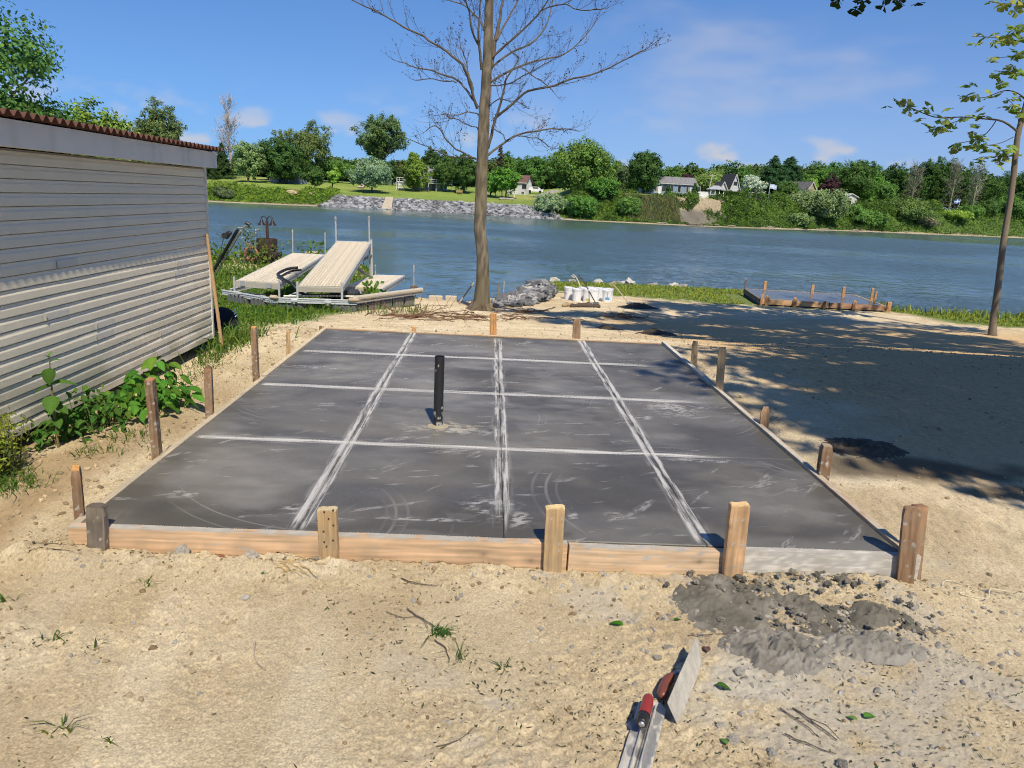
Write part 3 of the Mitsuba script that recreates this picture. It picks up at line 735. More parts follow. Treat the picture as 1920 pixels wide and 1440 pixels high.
SK = [(.038, .089, 'brown', .45, 'dark stake with an orange sawn top at the near left corner of the slab', .25, (.55, .30, .11)),
      (.074, .038, 'grey', 0, 'weathered grey stake nailed to the left end of the front board', 0, (.12, .10, .09)),
      (.040, .060, 'brown', .12, 'tallest dark stake on the left side, in front of the leafy plant', 0, (.40, .20, .11)),
      (.046, .06, 'brown2', .2, 'brown stake with a splintered dark top, third on the left side', .12, (.14, .09, .06)),
      (.040, .07, 'brown2', .1, 'tall slim stake with an orange top, left of the middle of the slab edge', .2, (.50, .26, .10)),
      (.036, .06, 'tan', .3, 'short orange-brown stake on the far part of the left edge', .15, (.55, .27, .1)),
      (.03, .05, 'brown2', .2, 'tiny dark stub of a stake at the far left corner of the slab', 0, (.2, .13, .08)),
      (.045, .038, 'orange', 0, 'low orange stake stub behind the far edge, by the left joint line', .3, (.60, .32, .13)),
      (.075, .038, 'orange', 0, 'upright orange stake behind the far edge, in line with the middle joint', 0, (.62, .36, .16)),
      (.082, .038, 'brown2', 0, 'split brown stake behind the far edge, right of the upright orange one', .25, (.28, .18, .11)),
      (.055, .05, 'tan', -.2, 'short stake farthest back on the right side of the slab', .2, (.50, .29, .15)),
      (.062, .06, 'tan', -.25, 'tallest stake on the right side of the slab', .2, (.50, .30, .15)),
      (.058, .06, 'brown2', -.3, 'shortest rounded stake on the right side of the slab', .4, (.30, .22, .15)),
      (.058, .075, 'brown', -.2, 'dark cement-stained stake on the right side beside the damp hollow', .2, (.32, .25, .18)),
      (.060, .04, 'brown2', .1, 'stake half hidden behind the front one at the near right corner', .1, (.22, .13, .08)),
      (.066, .045, 'brown2', -.35, 'stout brown stake in front at the near right corner of the slab', .1, (.25, .16, .10)),
      (.080, .038, 'tan', 0, 'nail-pocked tan stake on the front board, first right of the grey corner stake', 0, (.50, .42, .27)),
      (.080, .038, 'tan', 0, 'brown stake with a notched yellow top at the gap in the front boards', 0, (.66, .52, .28)),
      (.084, .038, 'fir2', 0, 'light pine stake rising from the grey cement spill', .05, (.66, .47, .25))]
for k, ((pl, bx, by, bz, tx, ty, tz), (w, d, wood, yaw, lab, tp, ec)) in enumerate(zip(STAKES, SK)):
    b, t = V(bx, by, bz), V(tx, ty, tz)
    if k == 18:
        t[1] -= .025
    gz_ = float(yard_z(bx, by)) - .09
    b = b + (b - t) * ((b[2] - gz_) / (t[2] - b[2]))
    b[0], b[1] = bx, by
    m = stick_mesh(b, t, w, d, yaw, WOODS[wood], 100 + k, taper=tp, endc=ec, contrast=1.15, knots=3, splash=.30 if k in (2, 3, 4, 13) else .22, dirt=.3, step=(.005, .006, .010))
    if k == 16:  # nail heads
        for q in ((-.02, .05), (.018, .06), (-.022, .10), (.02, .13), (.0, .16), (-.01, .03), (.02, .2), (-.018, .19)):
            m.box((bx + q[0] - .0035, by - .0225, -.06 + q[1]), (bx + q[0] + .0035, by - .0185, -.053 + q[1]), (.05, .035, .025))
    solo('wooden_stake', m, 'matte', lab, 'stake', 'stakes holding the formwork of the big slab')

# ------------------------------------------------------------------ black pipe standing in the slab
pp = thing('vent_pipe', 'black plastic pipe speckled with cement standing upright in the slab', 'pipe')
n, a = 48, np.linspace(0, 2 * np.pi, 57)[:-1]
zz = np.linspace(-.06, .469, n)
pv = np.stack([.0315 * np.cos(a)[None] + 0 * zz[:, None], .0315 * np.sin(a)[None] + 0 * zz[:, None], zz[:, None] + 0 * a[None]], -1).reshape(-1, 3)
i, j = np.meshgrid(np.arange(n - 1), np.arange(56), indexing='ij')
pf = np.stack([i * 56 + j, i * 56 + (j + 1) % 56, (i + 1) * 56 + (j + 1) % 56, (i + 1) * 56 + j], -1).reshape(-1, 4)
sp = sstep(.70, .76, fb(pv, 60, 2, 4) + .16 * (1 - sstep(0, .35, pv[:, 2])) - .03) * .9
pc = V(.017, .018, .021) * (1 - sp[:, None]) + V(.42, .41, .39) * sp[:, None]
PIPE = V(-.388, 1.60, 0)
put('shell', MB().add(pv + PIPE, pf, pc), 'satin', pp, smooth=True)
put('inside', MB().lathe([(.0315, .469), (.0275, .4695), (.0272, .30), (.0272, .2)], (.013, .013, .015), PIPE, 40), 'satin', pp)
put('cement_collar', MB().lathe([(.031, .012), (.036, .009), (.052, .003), (.07, .0008)], (.33, .30, .22), PIPE, 40), 'matte', pp)

# ------------------------------------------------------------------ the trowels
fl = thing('concrete_float', 'long cement-caked metal float with a red and black handle lying on the soil', 'float')
h0 = V(.509, -.925, -.118)
h1 = V(.385, -1.235, -.118)
ax = (h1 - h0) / np.linalg.norm(h1 - h0)
sd = np.cross(ax, V(0, 0, 1))
sd = -sd / np.linalg.norm(sd)          # to the right in the picture
FR_ = np.array([sd, ax, V(0, 0, 1)])


def cement(v, base, seed, amount=.5):
    s = sstep(.62 - amount * .3, .78 - amount * .3, fb(v, (40, 22, 40), 4, seed))[:, None]
    return np.asarray(base) * (.85 + .3 * fb(v, 80, 2, seed + 1)[:, None]) * (1 - s) + V(.50, .49, .45) * (.85 + .3 * fb(v, 60, 2, seed + 2)[:, None]) * s


L_, W_ = .42, .090
yy = np.linspace(-L_ / 2, L_ / 2, 90)
xx = np.linspace(-1, 1, 40)
hw = W_ / 2 * np.where(yy < -L_ / 2 + .03, np.sqrt(np.clip(1 - ((-L_ / 2 + .03 - yy) / .03) ** 2 * .62, 0, 1)), 1.0)
YY, XX = np.meshgrid(yy, xx, indexing='ij')
fv = np.stack([XX * hw[:, None], YY, .009 * (np.exp(-((XX * hw[:, None] + .012) / .004) ** 2) + np.exp(-((XX * hw[:, None] - .012) / .004) ** 2)) * (np.abs(YY) < .185) + .0035 - .004 * np.abs(XX) ** 8 + 0 * YY], -1).reshape(-1, 3)
i, j = np.meshgrid(np.arange(89), np.arange(39), indexing='ij')
ff = np.stack([i * 40 + j, i * 40 + j + 1, (i + 1) * 40 + j + 1, (i + 1) * 40 + j], -1).reshape(-1, 4)
mid_ = (h0 + ax * L_ / 2)
fcol = cement(fv, (.22, .225, .235), 3, .72)
gro = np.exp(-((fv[:, 0] + .0) / .0035) ** 2)[:, None] * (np.abs(fv[:, 1]) < .19)[:, None]
fcol = fcol * (1 - .8 * gro)
top = MB().add(fv @ FR_ + mid_ + V(0, 0, .004), ff, fcol)
ev = fv.copy()
ev[:, 2] = -.006
top.add(ev @ FR_ + mid_, ff[:, ::-1], (.2, .2, .2))
put('blade', top, 'matte', fl, smooth=True)
rib = MB()
for s in (-.012, .012):
    rib.beam(mid_ + FR_.T @ V(s, -.175, .012), mid_ + FR_.T @ V(s, .2, .012), .004, .016, (.34, .34, .34), bevel=.001)
put('rib', rib, 'matte', fl)


def along(p, q, prof, c, sides=24):
    """A turned body from p to q; prof: (radius, fraction)."""
    p, q = np.asarray(p, float), np.asarray(q, float)
    pts = [p + (q - p) * t for _, t in prof]
    return MB().tube(pts, [r for r, _ in prof], c, sides)


hb0, hb1 = V(.478, -.975, -.055), V(.433, -1.094, -.055)
put('grip', along(hb0, hb1, [(.006, 0), (.013, .03), (.017, .10), (.0185, .3), (.0185, .75), (.0175, .80)], (.27, .034, .03)), 'satin', fl, smooth=True)
put('end_cap', along(hb0 + (hb1 - hb0) * .78, hb1 + (hb1 - hb0) * .1, [(.0192, 0), (.0195, .35), (.017, .85), (.013, 1.0)], (.02, .02, .022)), 'satin', fl, smooth=True)
put('bolt', along(hb1 + (hb1 - hb0) * .085, hb1 + (hb1 - hb0) * .14, [(.0095, 0), (.0098, .5), (.006, 1)], (.55, .56, .55)), 'metal', fl, smooth=True)
br = MB()
for t in (.15, .85):
    a_ = hb0 + (hb1 - hb0) * t
    br.beam(a_, V(a_[0], a_[1], -.108), .016, .010, (.3, .3, .3), up=ax, bevel=.002)
put('bracket', br, 'metal', fl)

tr = thing('finishing_trowel', 'steel finishing trowel propped on its edge with its brown handle in shadow', 'trowel')
e0, e1 = V(.566, -1.022, -.124), V(.740, -.690, -.122)
ta = (e1 - e0) / np.linalg.norm(e1 - e0)
tb = np.cross(V(0, 0, 1), ta)
tt = math.radians(70)
tw = tb * math.cos(tt) + V(0, 0, 1) * math.sin(tt)
tn = np.cross(ta, tw)
TL = np.linalg.norm(e1 - e0)
ol = [(0, 0), (TL - .06, 0), (TL - .012, .018), (TL + .008, .095), (TL - .02, .100), (.10, .102), (-.035, .100), (-.03, .085)]
olp = np.array(ol)
bm = trimesh.creation.extrude_polygon(__import__('shapely').Polygon(olp), .0016, engine='earcut').subdivide_to_size(.012)
bv = np.array(bm.vertices)
put('blade', MB().add(e0 + bv[:, :1] * ta + bv[:, 1:2] * tw + (bv[:, 2:3]) * tn, bm.faces, cement(bv, (.43, .42, .385), 5, .55) * .92), 'satin', tr)
put('spine', MB().beam(e0 + ta * .04 + tw * .05 - tn * .006, e0 + ta * (TL - .04) + tw * .05 - tn * .006, .022, .009, (.4, .4, .4), up=tn, bevel=.002), 'metal', tr)
c0 = e0 + tw * .050 - tn * .056
put('handle', MB().tube([c0 + ta * (.075 + .135 * t) - tn * (.012 * math.sin(t * math.pi)) for t in np.linspace(0, 1, 14)], [.011, .016, .0185, .019, .0185, .0178, .0175, .0178, .0182, .0185, .018, .0165, .013, .008], (.17, .055, .040), 20), 'satin', tr, smooth=True)
put('shank', MB().tube([c0 + ta * .20, c0 + ta * .225 + tn * .012, e0 + ta * .20 + tw * .055 - tn * .004], [.0065, .007, .008], (.45, .45, .44), 10), 'metal', tr, smooth=True)

# ------------------------------------------------------------------ shed
shed = thing('shed', 'low shed with cream vinyl siding and a brown corrugated roof edge', 'shed')
WX = -2.83
c_ = .0772
cx = [(-.008, c_ + .003), (-.008, c_ * .925), (.0060, c_ * .905), (.0065, c_ * .84), (.0078, c_ * .70), (.0122, c_ * .585), (.0130, c_ * .55), (.0138, .003), (.0132, .0), (.0085, -.0022), (.005, -.0015)]
ys = np.linspace(-2.2, 4.245, 130)
wave = lambda y, k: .0016 * np.sin(y * 2.1 + k) + .0012 * np.sin(y * 5.3 + 2 * k)
SEAMS = {3: 3.1, 5: 2.1, 6: 2.12, 8: 1.55, 9: 3.45, 10: 3.5, 12: 1.72, 1: 3.0}
for k in range(21):
    z0 = -.026 + k * c_
    pv = np.array([[WX + px + wave(y, k), y, z0 + pz] for y in ys for px, pz in cx])
    npf = len(cx)
    i, j = np.meshgrid(np.arange(len(ys) - 1), np.arange(npf - 1), indexing='ij')
    q = np.stack([i * npf + j, (i + 1) * npf + j, (i + 1) * npf + j + 1, i * npf + j + 1], -1).reshape(-1, 4)
    h = pv[:, 2]
    col = V(.70, .65, .535) * (.93 + .12 * fb(pv, (4, 1.2, 30), 3, k)[:, None])
    mould = (sstep(.55, .0, h) * sstep(.42, .66, fb(pv, (8, 3.2, 9), 4, 40)) * .55 + .10 * sstep(.5, .8, fb(pv, (3, 6, 2), 3, 41)))[:, None]
    col = col * (1 - mould) + V(.27, .26, .16) * mould
    if k in SEAMS:
        s = (np.abs(pv[:, 1] - SEAMS[k]) < .03)[:, None]
        col = np.where(s, col * .93, col)
    m = MB().add(pv, q, col)
    if k in SEAMS:                       # the overlap where two lengths meet
        s0 = SEAMS[k]
        lap = np.array([[WX + px + .0022 + wave(y, k), y, z0 + pz] for y in (s0, s0 + .25) for px, pz in cx[4:9]])
        m.add(lap, [[0, 5, 6, 1], [1, 6, 7, 2], [2, 7, 8, 3], [3, 8, 9, 4]], (.58, .555, .50))
        m.box((WX + .002, s0 - .0015, z0 + .003), (WX + .021, s0 + .0005, z0 + c_ * .55), (.30, .29, .26))
    put('siding_panel', m, 'satin_vinyl', shed)
scene['satin_vinyl'] = {'type': 'twosided', 'b': pr(VC, .5, .4)}
put('corner_post', MB().box((WX - .05, 4.245, -.03), (WX + .020, 4.285, 1.61), (.60, .585, .54), bevel=.004), 'satin_vinyl', shed)
body = MB().box((-6.0, -2.15, .0), (WX - .004, 4.24, 1.60), (.35, .33, .3))
for y in (-1.6, .2, 2.1, 4.0):
    body.box((-6.0, y - .09, -.2), (WX - .16, y + .09, -.001), (.10, .085, .07))
put('end_wall', body, 'matte', shed)
fv, ff = grid_box((.022, 6.6, .142), (.03, .06, .012))
fc = V(.72, .69, .635) * (.92 + .12 * fb(fv, (1, 5, 2), 3, 6)[:, None])
dr_ = (sstep(.58, .7, fb(fv, (1, 16, .7), 3, 8)) * .16)[:, None]
put('fascia', MB().add(fv + V(-2.70, .93, 1.6755), ff, fc * (1 - dr_) + V(.2, .19, .17) * dr_), 'satin_vinyl', shed)
put('soffit', MB().box((WX + .001, -2.3, 1.606), (-2.712, 4.22, 1.618), (.5, .49, .46)), 'matte', shed)
pitch = .085
yr = np.arange(-2.4, 4.262, pitch / 14)
xr = np.array([-2.640, -2.66, -2.75, -3.4, -4.6, -6.15])
top_ = []
for dz in (0, -.0022):
    for x in xr:
        top_.append(np.stack([np.full_like(yr, x), yr, 1.776 + .0175 * np.sin(yr * 2 * np.pi / pitch) + dz + (x + 2.64) * .07 + .0025 * np.sin(yr * 1.7)], -1))
top_ = np.array(top_)
ny_ = len(yr)
rm = MB()
rc = V(.10, .048, .036)
for s in (0, 6):
    for k in range(5):
        a_, b_ = top_[s + k], top_[s + k + 1]
        vv = np.vstack([a_, b_])
        q = np.stack([np.arange(ny_ - 1), np.arange(ny_ - 1) + 1, np.arange(ny_ - 1) + 1 + ny_, np.arange(ny_ - 1) + ny_], 1)
        rm.add(vv, q if s else q[:, ::-1], rc * (.75 + .5 * fb(vv, (3, 9, 9), 3, 3)[:, None]))
vv = np.vstack([top_[0], top_[6]])
rm.add(vv, np.stack([np.arange(ny_ - 1), np.arange(ny_ - 1) + 1, np.arange(ny_ - 1) + 1 + ny_, np.arange(ny_ - 1) + ny_], 1), rc * .8)
put('corrugated_roof', rm, 'matte', shed)

# pole leaning on the shed
solo('wooden_pole', MB().tube([V(-2.655, 4.05, -.13), V(-2.70, 4.09, .25), V(-2.755, 4.13, .7), V(-2.79, 4.155, 1.0)], [.017, .0165, .016, .013], (.40, .26, .14), 10), 'matte', 'slim bare wooden pole leaning against the shed corner', 'pole', smooth=True)

# black plastic hull lying in the grass behind the shed corner
hl = thing('motor_cowl', 'glossy black plastic cover with a white stripe lying in the grass behind the shed corner', 'motor cover')
hm = trimesh.creation.icosphere(subdivisions=4)
hv = np.array(hm.vertices) * V(.15, .30, .10)
hv[:, 2] += .05 * np.sin(hv[:, 1] * 5)
hv = hv @ rotz(.5).T + V(-3.13, 5.45, -.05)
put('shell', MB().add(hv, hm.faces, (.012, .013, .015)), 'matte', hl, smooth=True)
st = MB()
for k in range(3):
    st.beam(V(-2.96 - .022 * k, 5.33 + .03 * k, .01 + .024 * k), V(-3.02 - .022 * k, 5.58 + .03 * k, .0 + .024 * k), .012, .012, (.5, .52, .58), bevel=.003)
put('stripe', st, 'satin', hl)

# ------------------------------------------------------------------ concrete spill and soil heaps
def heap(name, cx, cy, rx, ry, h, col, seed, label, cat, rot=0.0, step=.0075, scale=1.0, patches=None):
    xs, ys_ = np.arange(-rx * 1.3, rx * 1.3, step), np.arange(-ry * 1.3, ry * 1.3, step)
    X, Y = np.meshgrid(xs, ys_)
    p = np.stack([X.ravel(), Y.ravel(), 0 * X.ravel()], -1)
    if patches:
        env = np.max([np.exp(-(((p[:, 0] - a) / c) ** 2 + ((p[:, 1] - b) / d) ** 2)) * e for a, b, c, d, e in patches], 0)
    else:
        env = np.exp(-((p[:, 0] / rx) ** 2 + (p[:, 1] / ry) ** 2) * 1.8)
    n = fb(p, 7 * scale, 4, seed)
    rid = 1 - np.abs(2 * fb(p, 21 * scale, 3, seed + 1) - 1)
    fine = fb(p, 60 * scale, 2, seed + 2)
    z = h * (env * (.50 + 1.7 * (n - .38)) + env * .8 * (rid - .75) - .13) + (fine - .5) * .036 * np.sqrt(env)
    if cat == 'spilled concrete':        # lumps and crumbs of the paste
        sr = np.random.default_rng(seed)
        for k_, (cnt_, r0_, r1_) in enumerate(((1500, .003, .010), (420, .008, .020), (60, .018, .034))):
            sd_ = np.column_stack([sr.uniform(-rx * 1.2, rx * 1.2, cnt_), sr.uniform(-ry * 1.2, ry * 1.2, cnt_)])
            sr_ = r0_ + (r1_ - r0_) * sr.random(cnt_) ** 2
            q_ = p[:, :2] + .008 * np.stack([fb(p, 40, 2, 61) - .5, fb(p, 40, 2, 62) - .5], -1) * 2
            d_, i_ = cKDTree(sd_).query(q_, k=2)
            z = z + np.max(np.sqrt(np.clip(1 - (d_ / sr_[i_]) ** 2, 0, 1)) * sr_[i_], axis=1) * (.55 + .4 * (fb(p, 70, 2, 63) - .5)) * sstep(.03, .3, env)
    w = p @ rotz(rot).T + V(cx, cy, 0)
    z = z + yard_z(w[:, 0], w[:, 1])
    nx_, ny_ = len(xs), len(ys_)
    i, j = np.meshgrid(np.arange(ny_ - 1), np.arange(nx_ - 1), indexing='ij')
    q = np.stack([i * nx_ + j, i * nx_ + j + 1, (i + 1) * nx_ + j + 1, (i + 1) * nx_ + j], -1).reshape(-1, 4)
    keep = ((z - ground_many(w[:, :2]))[q].max(1) > .0015) & ((env[q].max(1) > .10) | (cat != 'spilled concrete'))
    c = np.asarray(col) * (.7 + .6 * fine[:, None]) * (.8 + .4 * n[:, None])
    dry = sstep(.5, .75, fb(p, 5 * scale, 3, seed + 5) + .25 * (.5 - env))[:, None] * .38
    c = c * (1 - dry) + V(.33, .315, .285) * (.75 + .5 * fine[:, None]) * dry if cat == 'spilled concrete' else c
    return solo(name, MB().add(np.column_stack([w[:, :2], z]), q[keep], c), 'matte', label, cat, smooth=True)


SPILL = [(-.28, .11, .15, .10, .72), (-.36, .02, .11, .14, .66), (-.10, .12, .17, .09, .85), (.10, .13, .20, .09, .85), (.26, .12, .13, .08, .8), (-.14, .0, .14, .09, .72), (.08, -.03, .2, .13, .78), (.30, -.08, .16, .10, .72), (.05, -.2, .12, .08, .5), (-.33, -.12, .14, .1, .42), (-.12, -.16, .2, .1, .5), (.42, -.17, .13, .08, .55)]
heap('concrete_spill', 1.25, -.25, .75, .62, .072, (.125, .119, .10), 3, 'heap of half-set grey concrete spilled in front of the right front board', 'spilled concrete',
     patches=SPILL)
heap('concrete_spill', 1.06, -.60, .20, .13, .032, (.15, .145, .13), 8, 'small grey concrete pat left of centre, nearest the propped trowel', 'spilled concrete')
heap('concrete_spill', 1.45, -.55, .19, .10, .026, (.19, .185, .165), 9, 'flat pale grey concrete pat to the right below the big spill', 'spilled concrete')
heap('soil_heap', 2.30, 11.3, .26, .4, .13, (.055, .047, .038), 12, 'small dark heap of soil beyond the far right corner of the slab', 'soil heap', step=.03, scale=.5)
heap('soil_heap', 2.85, 9.6, .45, .35, .11, (.06, .05, .04), 13, 'wider dark heap of soil right of the small one, beyond the slab corner', 'soil heap', step=.03, scale=.5)
heap('soil_heap', 4.1, 17.3, .55, .4, .16, (.05, .043, .036), 14, 'long black heap of soil on the shaded ground right of the buckets', 'soil heap', step=.05, scale=.35)
heap('soil_heap', 2.55, 1.75, .32, .22, .06, (.085, .07, .052), 15, 'grey clod heap beside the cement-stained stake on the right', 'soil heap', step=.012)

# ------------------------------------------------------------------ loose clods, pebbles and scraps (nobody could count them)
def blobs(xy, r, cols, rr, squash=.7, sub=0, lift=.25, rough=.35):
    ico = trimesh.creation.icosphere(subdivisions=sub)
    bv, bf = np.array(ico.vertices), np.array(ico.faces)
    n = len(xy)
    s = r[:, None, None] * (1 + rough * (rr.random((n, len(bv), 1)) - .5) * 2)
    v = bv[None] * s * V(1, .75, squash)
    a = rr.random(n) * 6.283
    ca, sa = np.cos(a)[:, None], np.sin(a)[:, None]
    v = np.stack([v[..., 0] * ca - v[..., 1] * sa, v[..., 0] * sa + v[..., 1] * ca, v[..., 2]], -1)
    g = ground_many(xy)
    v = v + np.column_stack([xy, g + r * lift])[:, None, :]
    f = (bf[None] + (np.arange(n) * len(bv))[:, None, None]).reshape(-1, 3)
    c = np.repeat(cols, len(bv), 0) * (.85 + .3 * rr.random((n * len(bv), 1)))
    return MB().add(v.reshape(-1, 3), f, c)


rr = np.random.default_rng(5)
n = 13000
xy = np.column_stack([rr.uniform(-3.0, 3.6, n), -1.35 + 1.33 * rr.random(n) ** .8])
crumb = sstep(.40, .66, fb(np.column_stack([xy, 0 * xy[:, :1]]), .9, 3, 5))
dens = .12 + .88 * crumb
dens = dens + .9 * np.exp(-((xy[:, 1] + .12) / .12) ** 2)
xy = xy[rr.random(n) < dens]
r_ = .0020 + .010 * rr.random(len(xy)) ** 6
big = rr.random(len(xy)) < .008
r_ = np.where(big, .010 + .012 * rr.random(len(xy)), r_)
gry = (rr.random(len(xy)) < .06 + .25 * sstep(.2, 1.2, xy[:, 0]))[:, None]
cols = np.where(rr.random((len(xy), 1)) < .35, V(.27, .20, .12), V(.46, .385, .25))
cols = np.where(gry, V(.34, .33, .31), cols) * (.6 + .5 * rr.random((len(xy), 1)))
put('soil_crumbs', blobs(xy, r_, cols, rr), 'matte', kind='stuff', label='loose soil crumbs and grit on the bare ground in front')
n = 3000
xy = np.column_stack([rr.uniform(1.92, 8, n), rr.uniform(0, 9, n)])
xl = np.column_stack([rr.uniform(-2.7, -1.93, 1800), rr.uniform(0, 5.5, 1800)])
xb = np.column_stack([rr.uniform(-3, 3, 1400), rr.uniform(5.0, 15, 1400)])
xy = np.vstack([xy, xl, xb])
r_ = .004 + .016 * rr.random(len(xy)) ** 5
put('soil_crumbs', blobs(xy, r_, V(.42, .34, .22) * (.5 + .7 * rr.random((len(xy), 1))), rr), 'matte', kind='stuff', label='loose soil crumbs on the ground beside and behind the slab')
# grey cement crumbs round the spill
n = 240
pk = rr.integers(0, len(SPILL), n)
xy = np.array([(1.25 + SPILL[k][0], -.25 + SPILL[k][1]) for k in pk]) + rr.standard_normal((n, 2)) * np.array([(SPILL[k][2] * .75, SPILL[k][3] * .75) for k in pk])
xy = xy[xy[:, 1] < -.055]
r_ = .0035 + .013 * rr.random(len(xy)) ** 2.2
put('concrete_lumps', blobs(xy, r_, V(.17, .162, .14) * (.6 + .7 * rr.random((len(xy), 1)) ** 1.5), rr, squash=.6, sub=1, lift=1.6, rough=.5), 'matte', kind='stuff', label='dark damp lumps in the concrete spill')
n = 1500
xy = np.column_stack([1.2 + .5 * rr.standard_normal(n), -.36 + .28 * rr.standard_normal(n)])
xy = xy[(xy[:, 1] < -.07) & (xy[:, 1] > -1.4)]
r_ = .0028 + .013 * rr.random(len(xy)) ** 4
put('concrete_crumbs', blobs(xy, r_, V(.32, .305, .28) * (.6 + .6 * rr.random((len(xy), 1))), rr, squash=.8, rough=.4), 'matte', kind='stuff', label='grey concrete crumbs scattered round the spill')
# bits of leaf, bark and straw
n = 8500
xy = np.column_stack([rr.uniform(-2.8, 3.4, n), -1.35 + 1.3 * rr.random(n)])
xy = xy[sstep(.38, .6, fb(np.column_stack([xy, 0 * xy[:, :1]]), 1.9, 3, 25)) > rr.random(n)]
n = len(xy)
g = ground_many(xy) + .004
a = rr.random(n) * 6.283
l_, w_ = .003 + .012 * rr.random(n) ** 2.5, .0012 + .0026 * rr.random(n)
dx, dy = np.cos(a), np.sin(a)
P = np.column_stack([xy, g])
t_ = np.column_stack([dx, dy, .3 * (rr.random(n) - .3)]) * l_[:, None]
s_ = np.column_stack([-dy, dx, .5 * (rr.random(n) - .3)]) * w_[:, None]
q = np.stack([P - t_, P + s_, P + t_, P - s_], 1).reshape(-1, 3)
q[:, 2] += .002
pal = np.array([(.07, .085, .03), (.055, .045, .03), (.10, .075, .04), (.40, .32, .17), (.05, .07, .025)])[rr.integers(0, 5, n)]
put('leaf_litter', MB().add(q, np.arange(n * 4).reshape(-1, 4), np.repeat(pal, 4, 0)), 'matte', kind='stuff', label='tiny scraps of leaf, bark and straw on the bare ground')

# single lumps and stones by the front board
def stone(at, size, col, seed, sub=3, amp=.5, freq=2.2, flat=1.0):
    m = trimesh.creation.icosphere(subdivisions=sub)
    v = np.array(m.vertices)
    d = fb(v + seed * 3.1, freq, 3, seed)
    d2 = np.abs(fb(v + seed * 1.7, freq * 2, 2, seed + 1) - .5)
    v = v * (1 + amp * (d - .5) * 1.6 - amp * .5 * d2)[:, None] * np.asarray(size)
    v = v @ rotz(seed * 1.3).T
    return MB().add(v + np.asarray(at), m.faces, np.asarray(col) * (.75 + .5 * fb(v, 60, 3, seed + 3)[:, None]))


for k, (x, y, s, col, lab, cat) in enumerate((
        (-1.372, -.075, .040, (.30, .285, .255), 'round lump of grey concrete touching the front left board', 'concrete lump'),
        (-1.07, -.080, .034, (.33, .315, .28), 'flatter grey concrete lump right of the round one by the front board', 'concrete lump'),
        (-.80, -.09, .026, (.17, .16, .14), 'dark clod at the foot of the nail-pocked tan stake', 'clod'),
        (-1.30, -.075, .014, (.58, .48, .28), 'small yellow pebble beside the round concrete lump', 'pebble'),
        (.86, -.74, .018, (.28, .27, .25), 'grey crumb of concrete right of the propped trowel tip', 'concrete lump'),
        (.83, -1.13, .016, (.25, .245, .23), 'grey stone at the bottom right of the two trowels', 'stone'),
        (.73, -1.08, .019, (.28, .265, .24), 'grey lump just right of the long float', 'concrete lump'),
        (1.03, -1.17, .020, (.16, .155, .14), 'dark stone near the bottom right corner of the picture', 'stone'))):
    solo(cat.replace(' ', '_'), stone((x, y, ground_at(x, y) + s * .35), (s, s * .8, s * .7), col, 30 + k, amp=.8), 'matte', lab, cat)

# ------------------------------------------------------------------ foliage helpers
def unit(rr, n):
    v = rr.standard_normal((n, 3))
    return v / np.linalg.norm(v, axis=1, keepdims=True)


def leaves(rr, p, nrm, size, col, var=.18, ratio=.5, hue=.12, clump=None, fold=.0):
    """A diamond leaf at each point p, facing about nrm: (vertices, quads, colours)."""
    n = len(p)
    t = unit(rr, n)
    t = t - nrm * (t * nrm).sum(1, keepdims=True)
    t /= np.linalg.norm(t, axis=1, keepdims=True) + 1e-9
    s = np.cross(nrm, t)
    L = np.asarray(size) * (.65 + .7 * rr.random(n))
    t = t * (L / 2)[:, None]
    s = s * (L * ratio / 2)[:, None]
    b = -nrm * (L * fold)[:, None]
    if np.mean(size) > .2:               # far leaf clumps: one triangle each
        k_, v = 3, np.stack([p - t - s, p - t + s, p + t], 1).reshape(-1, 3)
    else:
        k_, v = 4, np.stack([p - t, p + s + b - .15 * t, p + t, p - s + b - .15 * t], 1).reshape(-1, 3)
    f = np.arange(k_ * n).reshape(n, k_)
    k = 1 + var * rr.standard_normal(n)
    if clump is not None:
        k = k * clump
    h = hue * rr.standard_normal(n)
    c = np.asarray(col) * np.clip(k, .45, 1.8)[:, None] * np.stack([1 + h, 1 + .25 * h, 1 - h], 1)
    return v, f, np.repeat(np.clip(c, .004, .8), k_, 0)


PAL = {'dark': (.030, .055, .020), 'deep': (.036, .072, .021), 'deep2': (.042, .080, .022), 'mid': (.060, .115, .028), 'mid2': (.052, .108, .027), 'leafy': (.065, .145, .025), 'leafy2': (.058, .125, .026),
       'lime': (.12, .20, .035), 'yellow': (.095, .145, .030), 'yellowgreen': (.105, .155, .045), 'olive': (.070, .098, .036), 'poplar': (.062, .098, .036), 'linden': (.105, .155, .060), 'silver': (.110, .165, .095),
       'silverbush': (.13, .18, .095), 'willow': (.068, .118, .026), 'greygreen': (.060, .088, .042), 'purple': (.040, .022, .026), 'silverleaf': (.22, .26, .20), 'pine': (.026, .058, .024), 'brown': (.058, .055, .032),
       'greytwig': (.10, .10, .075), 'greytwig2': (.13, .14, .10), 'grey': (.16, .145, .13), 'grove': (.050, .082, .038), 'bushmid': (.066, .125, .030), 'bushround': (.074, .115, .034), 'willowbush': (.105, .145, .062),
       'willowbush2': (.095, .14, .052), 'greytwigbush': (.12, .12, .08), 'yellowbush': (.12, .185, .030), 'shrub': (.034, .074, .022), 'bushgrey': (.060, .085, .038), 'birch': (.08, .13, .03)}
PAL = {k: tuple(2.6 * np.array(v)) for k, v in PAL.items()}
BARK = (.085, .068, .052)


